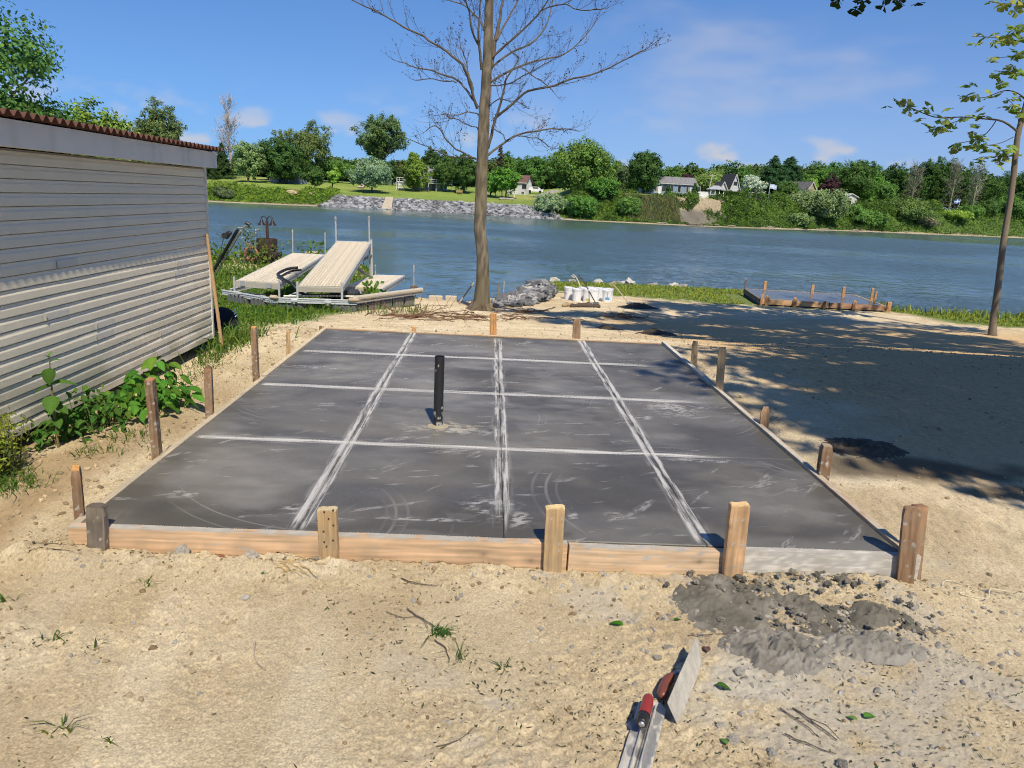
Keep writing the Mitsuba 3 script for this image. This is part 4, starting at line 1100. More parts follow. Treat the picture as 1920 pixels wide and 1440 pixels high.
def crown_pts(rr, kind, n):
    """Clump centres in the unit crown (x, y in -1..1, z in 0..1) and their radii."""
    q = unit(rr, n * 6)
    r = rr.random(len(q)) ** .38
    q = q * r[:, None]
    if kind != 'dome':                   # a crown of several unequal lobes
        m_ = 8 + int(5 * rr.random())
        lc = unit(rr, m_) * (.30 + .38 * rr.random((m_, 1))) * V(1, 1, .95)
        lc[0] = V(.1, 0, -.1)
        lr = .40 + .24 * rr.random(m_)
        lr[0] = .72
        k_ = rr.choice(m_, len(q), p=lr ** 2 / (lr ** 2).sum())
        q = lc[k_] + q * lr[k_][:, None]
        q[:, :2] /= np.percentile(np.abs(q[:, :2]), 97, axis=0)
        q[:, 2] = (q[:, 2] - q[:, 2].min()) / (q[:, 2].max() - q[:, 2].min()) * 2 - 1
    z = q[:, 2] * .5 + .5
    if kind == 'vase':
        w = .28 + .78 * sstep(.0, .75, z) * (1 - .35 * sstep(.8, 1.0, z))
    elif kind == 'dome':
        w = .92 - .1 * z
    elif kind in ('oval',):
        w = .80 + .2 * np.sin(z * 3.1)
    elif kind == 'irregular':
        w = .72 + .3 * np.sin(z * 2.7)
    elif kind == 'willow':
        w = .98 - .12 * z
    else:
        w = .95 + .05 * z
    a = np.arctan2(q[:, 1], q[:, 0])
    w = w * (.68 + .55 * meshkit.noise(np.stack([np.cos(a) * 1.6 + 5, np.sin(a) * 1.6, z * 3.2], -1) + rr.random() * 20))
    p = np.column_stack([q[:, 0] * w, q[:, 1] * w, z])
    keep = np.ones(len(p), bool)
    if kind in ('irregular', 'vase', 'deadleafy'):
        keep = meshkit.noise(p * 3.1 + rr.random(3) * 30) > (.46 if kind == 'irregular' else .44)
    p = p[keep][:n]
    return p


def tree_mesh(rr, kind, h, w, col, leaf=.5, dens=1.0, low=.12, bark=BARK):
    """(crown MB, trunk MB) of a tree of height h and crown width w standing at the origin."""
    col = np.asarray(col)
    cr, tk = MB(), MB()
    z0 = h * low
    ch = h - z0
    if kind in ('conifer', 'pine'):
        tk.tube([(0, 0, -.4), (0, 0, h * .5), (0, 0, h * .97)], [h * .018 + .06, h * .012 + .03, .03], bark, 6)
        P, N, K = [], [], []
        lev = int(9 + h * 1.1)
        for k in range(lev):
            t = k / lev
            z = z0 * .6 + (h - z0 * .6) * t
            if kind == 'conifer':
                rad = w / 2 * (1 - t) ** .8 + .12
            else:
                rad = w / 2 * (.55 + .6 * math.sin(min(1, t * 1.25) * 2.6)) * (1 - t ** 4) * (.75 + .5 * rr.random())
            nb = int(6 + 5 * rad)
            for b in range(nb):
                a = rr.random() * 6.283
                r1 = rad * (.6 + .5 * rr.random())
                m = int(14 * dens * (1 + r1 * 2.0))
                s = rr.random(m) ** .7
                pts = np.stack([np.cos(a) * r1 * s, np.sin(a) * r1 * s, z + (h / lev) * 1.1 * rr.random() - r1 * (.25 if kind == 'conifer' else -.05) * s], -1)
                pts += rr.standard_normal((m, 3)) * V(.16, .16, .10) * (.4 + r1 * .35)
                P.append(pts)
                N.append(np.tile(V(np.cos(a) * .5, np.sin(a) * .5, .8), (m, 1)) + .55 * rr.standard_normal((m, 3)))
                K.append(np.full(m, .85 + .3 * rr.random()))
        P, N, K = np.vstack(P), np.vstack(N), np.concatenate(K)
        N /= np.linalg.norm(N, axis=1, keepdims=True)
        cr.add(*leaves(rr, P, N, leaf * .9, col, ratio=.4, clump=K))
        return cr, tk
    n = int(60 + 26 * (w * ch) ** .5)
    c = crown_pts(rr, kind, n)
    C = np.column_stack([c[:, 0] * w / 2 * .9, c[:, 1] * w / 2 * .9, z0 + c[:, 2] * ch * .96])
    R_ = (w * .055 + .24) * (.45 + 1.0 * rr.random(len(C)))
    if kind in ('irregular', 'vase'):
        R_ *= .72
    # limbs run from the stem to clumps, so that wood shows where the crown is open
    top = V(rr.standard_normal() * .02 * h, rr.standard_normal() * .02 * h, z0 + ch * .72)
    tk.tube([(0, 0, -.5), V(.01 * h, 0, z0) , (top * V(.5, .5, 1) + V(0, 0, -.2 * ch)), top], [h * .022 + .05, h * .018 + .04, h * .010 + .03, .03], bark, 7)
    for k in rr.permutation(len(C))[:14 if kind in ('irregular', 'vase') else 8]:
        e = C[k]
        b = V(0, 0, z0 * .8 + (e[2] - z0) * .35 * rr.random())
        tk.tube([b, (b + e) / 2 + V(0, 0, .05 * h), e], [h * .007 + .02, h * .005 + .015, .012], bark, 5)
    per = int(34 * dens * max(.6, (w / 7)) ** .35 * (.55 if kind == 'irregular' else 1))
    u = unit(rr, len(C) * per)
    rad = rr.random(len(u)) ** .45
    k = np.repeat(np.arange(len(C)), per)
    sq = V(1, 1, .72) if kind != 'willow' else V(1, 1, 1.0)
    P = C[k] + u * (rad * R_[k])[:, None] * sq
    if kind == 'willow':
        P[:, 2] -= .25 * R_[k] * (u[:, 0] ** 2 + u[:, 1] ** 2) * rad
    out = P - V(0, 0, z0 + ch * .45)
    out /= np.linalg.norm(out, axis=1, keepdims=True) + 1e-9
    P = P + rr.standard_normal(P.shape) * min(.022 * w, .6 * leaf)
    N = u * .7 + out * .5 + V(0, 0, .35) + .55 * rr.standard_normal(u.shape)
    N /= np.linalg.norm(N, axis=1, keepdims=True)
    ck = (.84 + .32 * rr.random(len(C)))[k]
    ok = P[:, 2] > .05
    cr.add(*leaves(rr, P[ok], N[ok], leaf, col, clump=ck[ok], ratio=.62))
    return cr, tk


def twigs(m, rr, p, d, L, r, col, depth, bend=.35, up=.12, spread=.9, every=.22, tips=None):
    """A twig from p towards d with side twigs, added to m; its ends are collected in tips."""
    n = 5
    pts = [np.asarray(p, float)]
    d = np.asarray(d, float) / np.linalg.norm(d)
    for k in range(n):
        d = d + bend * rr.standard_normal(3) * .3 + V(0, 0, up)
        d /= np.linalg.norm(d)
        pts.append(pts[-1] + d * L / n)
    m.tube(pts, np.linspace(r, r * .35, n + 1), col, 4 if depth < 2 else 5, caps=False)
    if tips is not None:
        tips.append((pts[-1], d))
    if depth > 0:
        for k in range(1, n + 1):
            if rr.random() < .85:
                a = unit(rr, 1)[0]
                e = d + spread * (a - d * (a @ d))
                twigs(m, rr, pts[k], e, L * (.35 + .3 * rr.random()), r * .55, col, depth - 1, bend, up, spread, every, tips)


def smooth_poly(pts, n):
    pts = np.asarray(pts, float)
    s = np.concatenate([[0], np.cumsum(np.linalg.norm(np.diff(pts, axis=0), axis=1))])
    f = PchipInterpolator(s, pts)
    return f(np.linspace(0, s[-1], n)), s[-1]


# ------------------------------------------------------------------ the bare tree
bt = thing('bare_tree', 'leafless tall tree with fine budding twigs, standing at the water in the middle', 'tree')
rr = np.random.default_rng(11)
BK = V(.165, .140, .102)


def bark_tube(pts, r, sides, seed, rough=.10):
    v, f = tube(pts, r, sides, True)
    s = fb(v, (17, 17, 4), 3, seed)
    cen = np.repeat(np.asarray(pts), sides, 0)
    cen = np.vstack([cen, v[-2:]])
    v = cen + (v - cen) * (1 + rough * 2 * (s - .5))[:, None]
    c = BK * (.6 + .75 * sstep(.3, .7, s)[:, None]) * (.85 + .3 * fb(v, (3, 3, 1.2), 2, seed + 1)[:, None])
    moss = sstep(.5, .75, fb(v, (2, 2, .8), 2, seed + 2))[:, None] * .35
    return v, f, c * (1 - moss) + V(.15, .135, .06) * (.6 + .8 * s[:, None]) * moss


tips = []
for k, (kind, rad, pts) in enumerate(BARE):
    if k == 0:
        P, L = smooth_poly(pts, 90)
        z = P[:, 2]
        P[0, 2] = -1.45
        r = np.interp(z, [-1.3, -1.1, -.8, 0, 1.5, 3.0, 4.5, 6, 9], [.25, .205, .172, .145, .138, .130, .11, .09, .065])
        m = MB()
        m.add(*bark_tube(P, r, 28, 3, .09))
        for a in np.linspace(0, 6.28, 7)[:-1]:
            a += rr.uniform(-.3, .3)
            b0 = P[8] * V(1, 1, 0) + V(np.cos(a) * .15, np.sin(a) * .15, -1.02)
            b1 = P[8] * V(1, 1, 0) + V(np.cos(a) * .38, np.sin(a) * .38, -1.27)
            m.add(*bark_tube([b0, (b0 + b1) / 2 + V(0, 0, -.03), b1], [.07, .07, .03], 8, 30, .1))
        put('trunk', m, 'matte', bt, smooth=True)
        continue
    P, L = smooth_poly(pts, 26)
    # slight natural kinks
    kn = (fb(P, 2.6, 3, k) - .5)[:, None]
    P[2:-1] += kn[2:-1] * V(.10, .2, .14)
    r = np.linspace(rad * .68, .011, len(P))
    m = MB()
    v, f = tube(P, r, 8 if rad > .03 else 6)
    m.add(v, f, V(.135, .115, .09) * (.55 + .8 * fb(v, (20, 20, 9), 2, k)[:, None]))
    tp = []
    nb = int(L * (4.2 if kind == 's' else 3.6))
    for b in range(nb):
        t = .22 + .78 * (b + rr.random()) / nb
        i_ = min(len(P) - 2, int(t * (len(P) - 1)))
        d = P[i_ + 1] - P[i_]
        d /= np.linalg.norm(d)
        a = unit(rr, 1)[0]
        e = d * .75 + .8 * (a - d * (a @ d)) + V(0, 0, .15)
        twigs(m, rr, P[i_], e, (.25 + .65 * rr.random()) * (1.15 - .5 * t), .0056, (.10, .075, .065), 2 if rr.random() < .15 else 1, tips=tp)
    twigs(m, rr, P[-1], P[-1] - P[-2], .35, .006, (.075, .055, .05), 1, tips=tp)
    lb = put('limb', m, 'matte', bt, smooth=True)
    q = np.array([a for a, _ in tp])
    q = np.repeat(q, 2, 0) + .015 * rr.standard_normal((2 * len(q), 3))
    nn = unit(rr, len(q))
    put('buds', MB().add(*leaves(rr, q, nn, .038, (.060, .040, .028), ratio=.5)), 'matte', lb, kind='stuff')

# ------------------------------------------------------------------ the leaning sapling on the right
sap = thing('sapling', 'slender leaning young maple with loose tufts of yellow-green leaves at the right edge', 'tree')
rr = np.random.default_rng(12)
lv = []
for k, (kind, rad, pts) in enumerate(SAPLING):
    if k == 0:
        P, L = smooth_poly(pts, 60)
        m = MB()
        v, f = tube(P, np.interp(np.linspace(0, 1, 60), [0, .03, .1, 1], [.115, .088, .075, .045]), 14)
        c = V(.19, .155, .115) * (.55 + .9 * fb(v, (16, 16, 4), 3, 3)[:, None])
        put('trunk', m.add(v, f, c), 'matte', sap, smooth=True)
        br_ = MB()
        continue
    P, L = smooth_poly(pts, 22)
    br_ = MB()
    br_.tube(P, np.linspace(rad * .8, .006, len(P)), (.10, .085, .06), 6)
    put('branch', br_, 'matte', sap, smooth=True)
    n = int(4 + L * (5.5 if kind == 'l' else 6.5))
    for b in range(n):
        t = .3 + .7 * (b + rr.random()) / n
        i_ = min(len(P) - 1, int(t * (len(P) - 1)))
        lv.append(P[i_] + rr.standard_normal(3) * V(.09, .12, .09) * (1.2 if kind == 'l' else .8))


def tuft(rr, at, size, col, n=7, droop=.35, lobes=True):
    """A whorl of pointed maple-like leaves at a twig's end."""
    V_, F_, C_ = [], [], []
    a0 = rr.random() * 6.283
    tilt = rotx(rr.normal() * .4) @ roty(rr.normal() * .4)
    for k in range(n):
        a = a0 + k * 6.283 / n + rr.normal() * .25
        L = size * (.6 + .6 * rr.random())
        w = L * .17
        d = V(np.cos(a), np.sin(a), -droop * (.4 + rr.random()))
        d /= np.linalg.norm(d)
        s = V(-np.sin(a), np.cos(a), 0)
        p = [V(0, 0, 0), d * L * .4 + s * w, d * L, d * L * .4 - s * w, d * L * .62 + s * w * 2.2 - V(0, 0, .1 * L), d * L * .62 - s * w * 2.2 - V(0, 0, .1 * L)]
        base = len(V_)
        V_ += [tilt @ q + at for q in p]
        F_ += [[base, base + 1, base + 2], [base, base + 2, base + 3], [base + 1, base + 4, base + 2], [base + 3, base + 2, base + 5]]
        c = np.asarray(col) * (.7 + .6 * rr.random())
        C_ += [c] * 6
    return V_, F_, C_


m = MB()
for p in lv:
    m.add(*tuft(rr, p, .165, V(.30, .40, .085) * V(1 + .3 * rr.normal() * .5, 1, 1), 6))
put('leaf_tufts', m, 'leaf_near', sap, kind='stuff')

# ------------------------------------------------------------------ big trees right of the picture that shade the yard
rr = np.random.default_rng(13)


def shade_tree(x, y, h, w, low, label, seed, dens=1.0):
    r_ = np.random.default_rng(seed)
    t = thing('shade_tree', label, 'tree')
    z = float(yard_z(x, y))
    tk = MB()
    pts, _ = smooth_poly([(x, y, z - .3), (x + .05, y, z + 1.5), (x + .15, y + .1, z + low), (x, y + .2, z + h * .75)], 30)
    tk.add(*bark_tube(pts, np.interp(np.linspace(0, 1, 30), [0, .06, .4, 1], [.42, .27, .22, .06]), 18, seed, .1))
    n = 250
    c = crown_pts(r_, 'dome', n)
    c = c[meshkit.noise(c * V(2.3, 2.3, 1.2) + seed) > .42]
    n = len(c)
    C = np.column_stack([x + c[:, 0] * w / 2, y + c[:, 1] * w / 2, z + low + c[:, 2] * (h - low)])
    for k in r_.permutation(n)[:26]:
        b = pts[int(9 + 18 * r_.random())]
        tk.tube([b, (b + C[k]) / 2 + V(0, 0, .3), C[k]], [.08, .05, .015], (.10, .08, .06), 7)
    put('trunk', tk, 'matte', t, smooth=True)
    R_ = .62 * (.7 + .6 * r_.random(n))
    per = int(190 * dens)
    k = np.repeat(np.arange(n), per)
    u = unit(r_, n * per)
    P = C[k] + u * (r_.random(len(u)) ** .4 * R_[k])[:, None] * V(1.1, 1.1, .6)
    N = u * .5 + V(0, 0, .9) + .5 * r_.standard_normal(u.shape)
    N /= np.linalg.norm(N, axis=1, keepdims=True)
    put('crown', MB().add(*leaves(r_, P, N, .25, (.075, .15, .03), ratio=.7, clump=(.85 + .3 * r_.random(n))[k])), 'leaf', t)
    return t, z


ta_, _ = shade_tree(7.6, -2.9, 10.5, 9.8, 4.0, 'leafy tree standing right of the camera, shading the yard', 21, .6)
tb_, _ = shade_tree(8.6, 5.3, 12.5, 14.6, 5.2, 'leafy tree at the right whose twigs hang into the top of the picture', 22, .62)
m, tw = MB(), MB()
for at, n in ((HANG[0], 5), (HANG[1], 6), (HANG[2], 3), (HANG[3], 2)):
    at = V(*at)
    tw.tube([at + V(1.8, -.6, 1.2), at + V(.6, -.2, .45), at], [.018, .012, .005], (.07, .055, .04), 5)
    for k in range(n):
        m.add(*tuft(rr, at + rr.standard_normal(3) * V(.16, .2, .045) + V(0, 0, .04), .115, (.055, .085, .022), 5, .5))
hg = put('hanging_branch', tw, 'matte', tb_, smooth=True)
put('leaves', m, 'leaf_near', hg, kind='stuff')

# trees behind the shed
rr = np.random.default_rng(14)
for (x, y, h, w, kind, col, lab, leaf, dens, low) in (
        (-14.2, 16.0, 7.7, 8.8, 'dome', 'mid2', 'large leafy tree at the left edge behind the shed roof', .12, 7.5, .2),
        (-12.9, 18.0, 4.9, 3.4, 'round', 'deep2', 'low dark tree just above the left end of the shed roof', .16, 3.4, .2),
        (-15.1, 26.0, 5.9, 4.2, 'dome', 'yellow', 'small yellow-green willow peeping over the shed roof', .15, 2.6, .2),
        (-14.0, 26.0, 5.6, 1.8, 'willow', 'yellowgreen', 'drooping pale willow twigs over the shed roof, right of the yellow-green willow', .13, 1.3, .3)):
    t = thing('tree', lab, 'tree')
    cr, tk = tree_mesh(rr, kind, h, w, PAL[col], leaf=leaf, dens=dens, low=low)
    off = V(x, y, min(-1.4, float(yard_z(x, y))) if y < 26 else -1.5)
    for mb, nm, bs in ((tk, 'trunk', 'matte'), (cr, 'crown', 'leaf')):
        mb.v = [v + off for v in mb.v]
        put(nm, mb, bs, t)

# ------------------------------------------------------------------ grass
def blades(rr, xy, h, w, col, lean=.5, var=.25, ground=None):
    n = len(xy)
    g = ground_many(xy) if ground is None else ground(xy)
    a = rr.random(n) * 6.283
    hh = h * (.5 + rr.random(n))
    b = np.column_stack([xy, g - .005])
    s = np.column_stack([np.cos(a), np.sin(a), a * 0]) * (w * (.6 + .8 * rr.random(n)) / 2)[:, None]
    l = rr.standard_normal((n, 2)) * lean
    mid = b + np.column_stack([l * (hh * .3)[:, None], hh * .6])
    tip = b + np.column_stack([l * (hh * .9)[:, None], hh * (1 - .2 * np.abs(l).sum(1).clip(0, 1.5))])
    v = np.stack([b - s, b + s, mid + s * .8, mid - s * .8, tip], 1).reshape(-1, 3)
    k = np.arange(n) * 5
    f = np.vstack([np.stack([k, k + 1, k + 2], 1), np.stack([k, k + 2, k + 3], 1), np.stack([k + 3, k + 2, k + 4], 1)])
    c = np.asarray(col) * (1 + var * rr.standard_normal((n, 1))).clip(.4, 1.8)
    hu = .12 * rr.standard_normal((n, 1))
    c = c * np.hstack([1 + hu * 1.5, 1 + .3 * hu, 1 - hu])
    return v, f, np.repeat(c.clip(.01, .6), 5, 0)


rr = np.random.default_rng(15)
n = 95000
xy = np.column_stack([rr.uniform(-16, -1.7, n), rr.uniform(4.4, 28, n)])
line = np.interp(xy[:, 1], [4.4, 5.5, 7.5, 9.5, 11.5, 13.5, 15.5, 17, 28], [-2.62, -2.6, -2.75, -2.95, -3.3, -2.75, -1.95, -2.1, -2.4])
line = line - .35 * (fb(np.column_stack([xy, 0 * xy[:, :1]]), 2.2, 3, 2) - .5) * 2
ok = (xy[:, 0] < line) & (_edge(xy[:, 0]) - xy[:, 1] > -.2) & (rr.random(n) < sstep(0, .8, line - xy[:, 0]) * .9 + .1)
ok &= rr.random(n) < np.clip(9 / (xy[:, 1] + 1), .25, 1) * 1.4
xy = xy[ok]
tall = rr.random(len(xy)) < .012
gsz = np.where(tall, .16, .045) * (1 + .03 * xy[:, 1])
put('lawn_grass', MB().add(*blades(rr, xy, gsz, .016 + .0011 * xy[:, 1], (.115, .205, .032))), 'leaf', kind='stuff', label='green lawn behind and beside the stored dock sections')
n = 46000
xy = np.column_stack([rr.uniform(1.5, 24, n), rr.uniform(15.5, 25, n)])
e = _edge(xy[:, 0]) - xy[:, 1]
front = np.where(xy[:, 0] < 10.8, np.interp(xy[:, 0], [1.5, 2.2, 3, 5, 8, 10.8], [22.6, 21.0, 20.6, 20.4, 19.6, 20.2]), np.interp(xy[:, 0], [10.8, 12.6, 13.6, 16, 24], [20.6, 19.6, 17.3, 16.2, 14]))
front = front + .5 * (fb(np.column_stack([xy, 0 * xy[:, :1]]), 1.1, 3, 6) - .5)
ok = (e > -.25) & (xy[:, 1] > front) & ~((xy[:, 0] > 8.0) & (xy[:, 0] < 12.6) & (xy[:, 1] > 19.2) & (xy[:, 1] < 22.6))
xy = xy[ok]
edge_ = (_edge(xy[:, 0]) - xy[:, 1] < .8) & (xy[:, 0] > 12.5)
put('bank_grass', MB().add(*blades(rr, xy, np.where(edge_, .22, .075), .030, (.27, .34, .06))), 'leaf', kind='stuff', label='strip of sunlit yellow-green grass along the river bank on the right')
# weeds at the foot of the bank left, in front of the lamp, and round the dock floats
xs = np.vstack([np.column_stack([rr.uniform(-4.9, -1.5, 700), rr.uniform(12.3, 14.6, 700)]), np.column_stack([rr.normal(-2.72, .16, 420), rr.normal(4.5, .3, 420)]), np.column_stack([rr.normal(-2.66, .07, 40), rr.uniform(3.4, 4.2, 40)])])
put('weed_grass', MB().add(*blades(rr, xs, .16, .014, (.12, .20, .04), lean=.7)), 'leaf', kind='stuff', label='ragged tufts of grass by the shed corner and the dock floats')

# ------------------------------------------------------------------ stored dock sections
rr = np.random.default_rng(16)
ALU = (.50, .51, .50)
GAL = (.58, .62, .64)
DECK = V(.60, .53, .39)


def deck_section(label, fl_, fr_, bl_, br_, thick, nsl, legs=()):
    """A dock section given by its four top corners: front left, front right, back left, back right."""
    t = thing('dock_section', label, 'dock section', 'beige dock sections stored on the lawn')
    fl_, fr_, bl_, br_ = (np.asarray(q, float) for q in (fl_, fr_, bl_, br_))
    up = np.cross(fr_ - fl_, bl_ - fl_)
    up /= np.linalg.norm(up)
    for k in range(nsl):
        a, b = (k + .06) / nsl, (k + .94) / nsl
        p, q = fl_ + (fr_ - fl_) * (a + b) / 2, bl_ + (br_ - bl_) * (a + b) / 2
        w = np.linalg.norm(fr_ - fl_) * (b - a)
        m = MB().beam(p + (q - p) * .012 - up * .010, q - (q - p) * .012 - up * .010, w, .020, DECK * (.92 + .16 * rr.random()), up=up, bevel=.003)
        put('plank', m, 'satin', t)
    fr = MB()
    e = up * (-thick / 2 - .004)
    s = (fr_ - fl_) / np.linalg.norm(fr_ - fl_)
    ln = (bl_ - fl_) / np.linalg.norm(bl_ - fl_)
    fr.beam(fl_ - s * .02 + e, bl_ - s * .02 + e, .035, thick, ALU, up=up, bevel=.004)
    put('side_rail', fr, 'metal_dull', t)
    put('side_rail', MB().beam(fr_ + s * .02 + e, br_ + s * .02 + e, .035, thick, ALU, up=up, bevel=.004).beam(fr_ + s * .042 + e + up * .02, br_ + s * .042 + e + up * .02, .008, .03, (.3, .3, .3), up=up), 'metal_dull', t)
    put('end_rail', MB().beam(fl_ - s * .04 + e - ln * .018, fr_ + s * .04 + e - ln * .018, .035, thick, (.52, .49, .42), up=up, bevel=.004), 'metal_dull', t)
    put('end_rail', MB().beam(bl_ - s * .04 + e + ln * .018, br_ + s * .04 + e + ln * .018, .035, thick, ALU, up=up, bevel=.004), 'metal_dull', t)
    for (p, q) in legs:
        put('leg', MB().tube([p, q], .026, ALU, 10), 'metal_dull', t)
    return t


scene['metal_dull'] = {'type': 'twosided', 'b': pr(VC, .5, .5, metallic=.25)}
ramp = deck_section('beige slatted dock section tilted steeply upward, middle one of the stored dock', (-4.21, 13.0, -.60), (-3.31, 13.0, -.57), (-4.18, 17.0, .14), (-3.34, 17.0, .155), .12, 13,
                    [((-4.24, 12.97, -.93), (-4.24, 12.97, -.50)), ((-3.28, 12.97, -.92), (-3.28, 12.97, -.48))])
deck_section('beige dock section lying nearly flat at the left, crossed by a black hose', (-5.80, 13.8, -.64), (-4.85, 13.6, -.63), (-5.64, 18.0, -.32), (-4.78, 18.0, -.32), .14, 10,
             [((-5.86, 13.76, -.95), (-5.86, 13.76, -.56)), ((-4.80, 13.56, -.95), (-4.80, 13.56, -.56))])
deck_section('small beige dock section at the right rear of the stored dock', (-3.60, 15.0, -.80), (-2.76, 15.0, -.84), (-3.32, 18.0, -.82), (-2.54, 18.0, -.80), .15, 9)
dk = thing('floating_dock', 'galvanised dock frame on grey plastic floats standing on the grass under the ramps', 'floating dock')


def rail(p, q, h=.085):
    p, q = V(*p), V(*q)
    m = MB()
    for z, w in ((0, .05), (-.04, .03), (-h, .05)):
        m.beam(p + V(0, 0, z), q + V(0, 0, z), w, .026, GAL, bevel=.004)
    m.beam(p + V(0, .012, -h / 2), q + V(0, .012, -h / 2), .012, h, (.45, .48, .50))
    return m


put('rail', rail((-6.2, 13.95, -.90), (-4.68, 12.98, -.91)), 'metal_dull', dk)
put('rail', rail((-4.75, 12.9, -.87), (-2.95, 12.9, -.84)), 'metal_dull', dk)
put('bumper_rail', MB().beam((-3.02, 12.92, -.80), (-1.74, 15.15, -.82), .10, .10, (.50, .45, .36), bevel=.03).beam((-3.02, 12.95, -.90), (-1.76, 15.15, -.90), .05, .05, (.44, .40, .33), bevel=.01), 'satin', dk, label='beige bumper rail along the right side of the dock frame')
put('end_bumper', MB().beam((-3.13, 12.86, -.83), (-2.88, 12.86, -.82), .11, .10, (.42, .35, .26), bevel=.04), 'satin', dk)
put('end_bumper', MB().beam((-4.82, 12.86, -.85), (-4.62, 12.86, -.85), .11, .10, (.42, .35, .26), bevel=.04), 'satin', dk)
put('rail', rail((-6.1, 14.2, -.9), (-5.6, 18.6, -.95)), 'metal_dull', dk)
put('rail', rail((-4.6, 13.1, -.9), (-4.5, 18.2, -.95)), 'metal_dull', dk)
put('inner_pipe', MB().tube([(-4.6, 13.2, -.86), (-3.75, 13.5, -.86), (-3.1, 13.6, -.85)], .022, (.6, .58, .5), 8), 'metal_dull', dk)


def float_tub(c, sx, sy, h, yaw, col=(.12, .125, .13)):
    m = MB()
    rot = rotz(yaw)
    m.box((-sx / 2, -sy / 2, -h), (sx / 2, sy / 2, -.02), col, rot=rot, at=c, bevel=.025)
    for k in range(int(sx / .13)):
        x = -sx / 2 + .08 + k * .13
        m.box((x - .018, -sy / 2 - .012, -h + .02), (x + .018, -sy / 2 + .002, -.03), np.asarray(col) * 1.15, rot=rot, at=c, bevel=.005)
        m.box((x + .05, -sy / 2 - .008, -.045), (x + .08, -sy / 2 + .004, -.015), (.03, .03, .03), rot=rot, at=c)
    return m


for (x, y, sx, yaw) in ((-4.40, 13.22, .55, 0), (-3.22, 13.2, .52, 0), (-5.62, 13.85, .62, -.56), (-5.06, 13.5, .42, -.56)):
    put('float', float_tub((x, y, -.935), sx, .6, .21, yaw), 'satin', dk, smooth=False)
for k in range(5):
    t = .12 + .19 * k
    p = V(-2.98, 12.98, -.94) * (1 - t) + V(-1.80, 15.1, -.94) * t
    put('float', float_tub(p + V(-.30, .15, 0), .40, .55, .27, 1.08, (.17, .165, .15)), 'satin', dk)
for (x, y, yaw) in ((-4.28, 12.855, 0), (-3.56, 12.855, 0), (-5.75, 13.62, -.57), (-5.05, 13.18, -.57)):
    put('bracket', MB().box((-.07, -.03, -.04), (.07, .03, .015), GAL, rot=rotz(yaw), at=(x, y, -.885), bevel=.006).box((-.025, -.05, -.09), (.025, .0, -.02), (.3, .32, .33), rot=rotz(yaw), at=(x, y, -.885), bevel=.006), 'metal_dull', dk)
put('frame_post', MB().tube([(-3.26, 17.0, -1.35), (-3.30, 17.0, .22)], .030, ALU, 10), 'metal_dull', dk)
put('brace', MB().beam((-3.58, 15.9, -.36), (-3.29, 16.98, -.20), .045, .05, (.17, .17, .17)), 'metal_dull', dk)
put('brace', MB().beam((-3.58, 15.9, -.40), (-3.26, 16.98, -.80), .045, .05, (.17, .17, .17)), 'metal_dull', dk)
bx_ = [(-5.66, 13.72, -.68), (-5.02, 13.55, -.68)]
for x, y, z in bx_:
    put('corner_plate', MB().box((x - .055, y - .012, z - .07), (x + .055, y + .006, z + .05), (.36, .38, .40), bevel=.006), 'metal_dull', dk)
for k, (a, b, cap, lab) in enumerate((
        ((-5.71, 18.2, -1.4), (-5.70, 18.2, .30), 0, 'thin grey mooring pole at the far left corner of the flat dock section'),
        ((-4.80, 18.2, -1.4), (-4.79, 18.2, .26), 0, 'thin grey mooring pole just left of the tilted dock section'),
        ((-4.21, 17.03, -1.4), (-4.25, 17.03, .74), 1, 'tall capped mooring pole at the top left corner of the tilted section'),
        ((-3.31, 17.05, -1.4), (-3.37, 17.05, .80), 1, 'tall capped mooring pole at the top right corner of the tilted section'),
        ((-3.41, 18.5, -1.4), (-3.42, 18.5, -.60), 0, 'short grey mooring pole behind the small right dock section'),
        ((-2.14, 17.0, -1.4), (-2.15, 17.0, -.41), 0, 'separate grey mooring pole at the right end of the stored dock'))):
    m = MB().tube([a, b], .018 if not cap else .022, (.44, .46, .47), 10)
    if cap:
        m.tube([V(*b) - V(0, 0, .07), V(*b), V(*b) + V(0, 0, .03)], [.036, .036, .02], (.28, .29, .30), 10)
    else:
        m.tube([V(*b) - V(0, 0, .04), V(*b) + V(0, 0, .01)], [.022, .022], (.5, .52, .53), 10)
    if k == 5:
        m.box((-2.23, 16.93, -1.15), (-2.05, 17.07, -.95), (.16, .11, .08), bevel=.02)
    solo('mooring_pole', m, 'metal_dull', lab, 'pole', 'poles of the stored dock')
hp, _ = smooth_poly([(-4.72, 14.9, -.40), (-4.95, 14.7, -.44), (-5.02, 14.3, -.50), (-4.85, 13.95, -.55), (-4.55, 13.6, -.62), (-4.32, 13.5, -.80), (-4.2, 13.6, -.87), (-3.6, 13.7, -.88), (-2.7, 13.9, -.86)], 70)
hm_ = MB().tube(hp, .034, (.020, .021, .023), 10)
hm_.tube(hp[:38] + V(.06, .1, -.06), .026, (.020, .021, .023), 10)
solo('drain_hose', hm_, 'satin', 'thick black hose curling over the left dock section', 'hose', smooth=True)
solo('black_tank', MB().box((-3.72, 13.75, -.98), (-3.1, 14.2, -.76), (.03, .032, .037), bevel=.05), 'satin', 'dark plastic float box lying under the tilted dock section', 'float box')

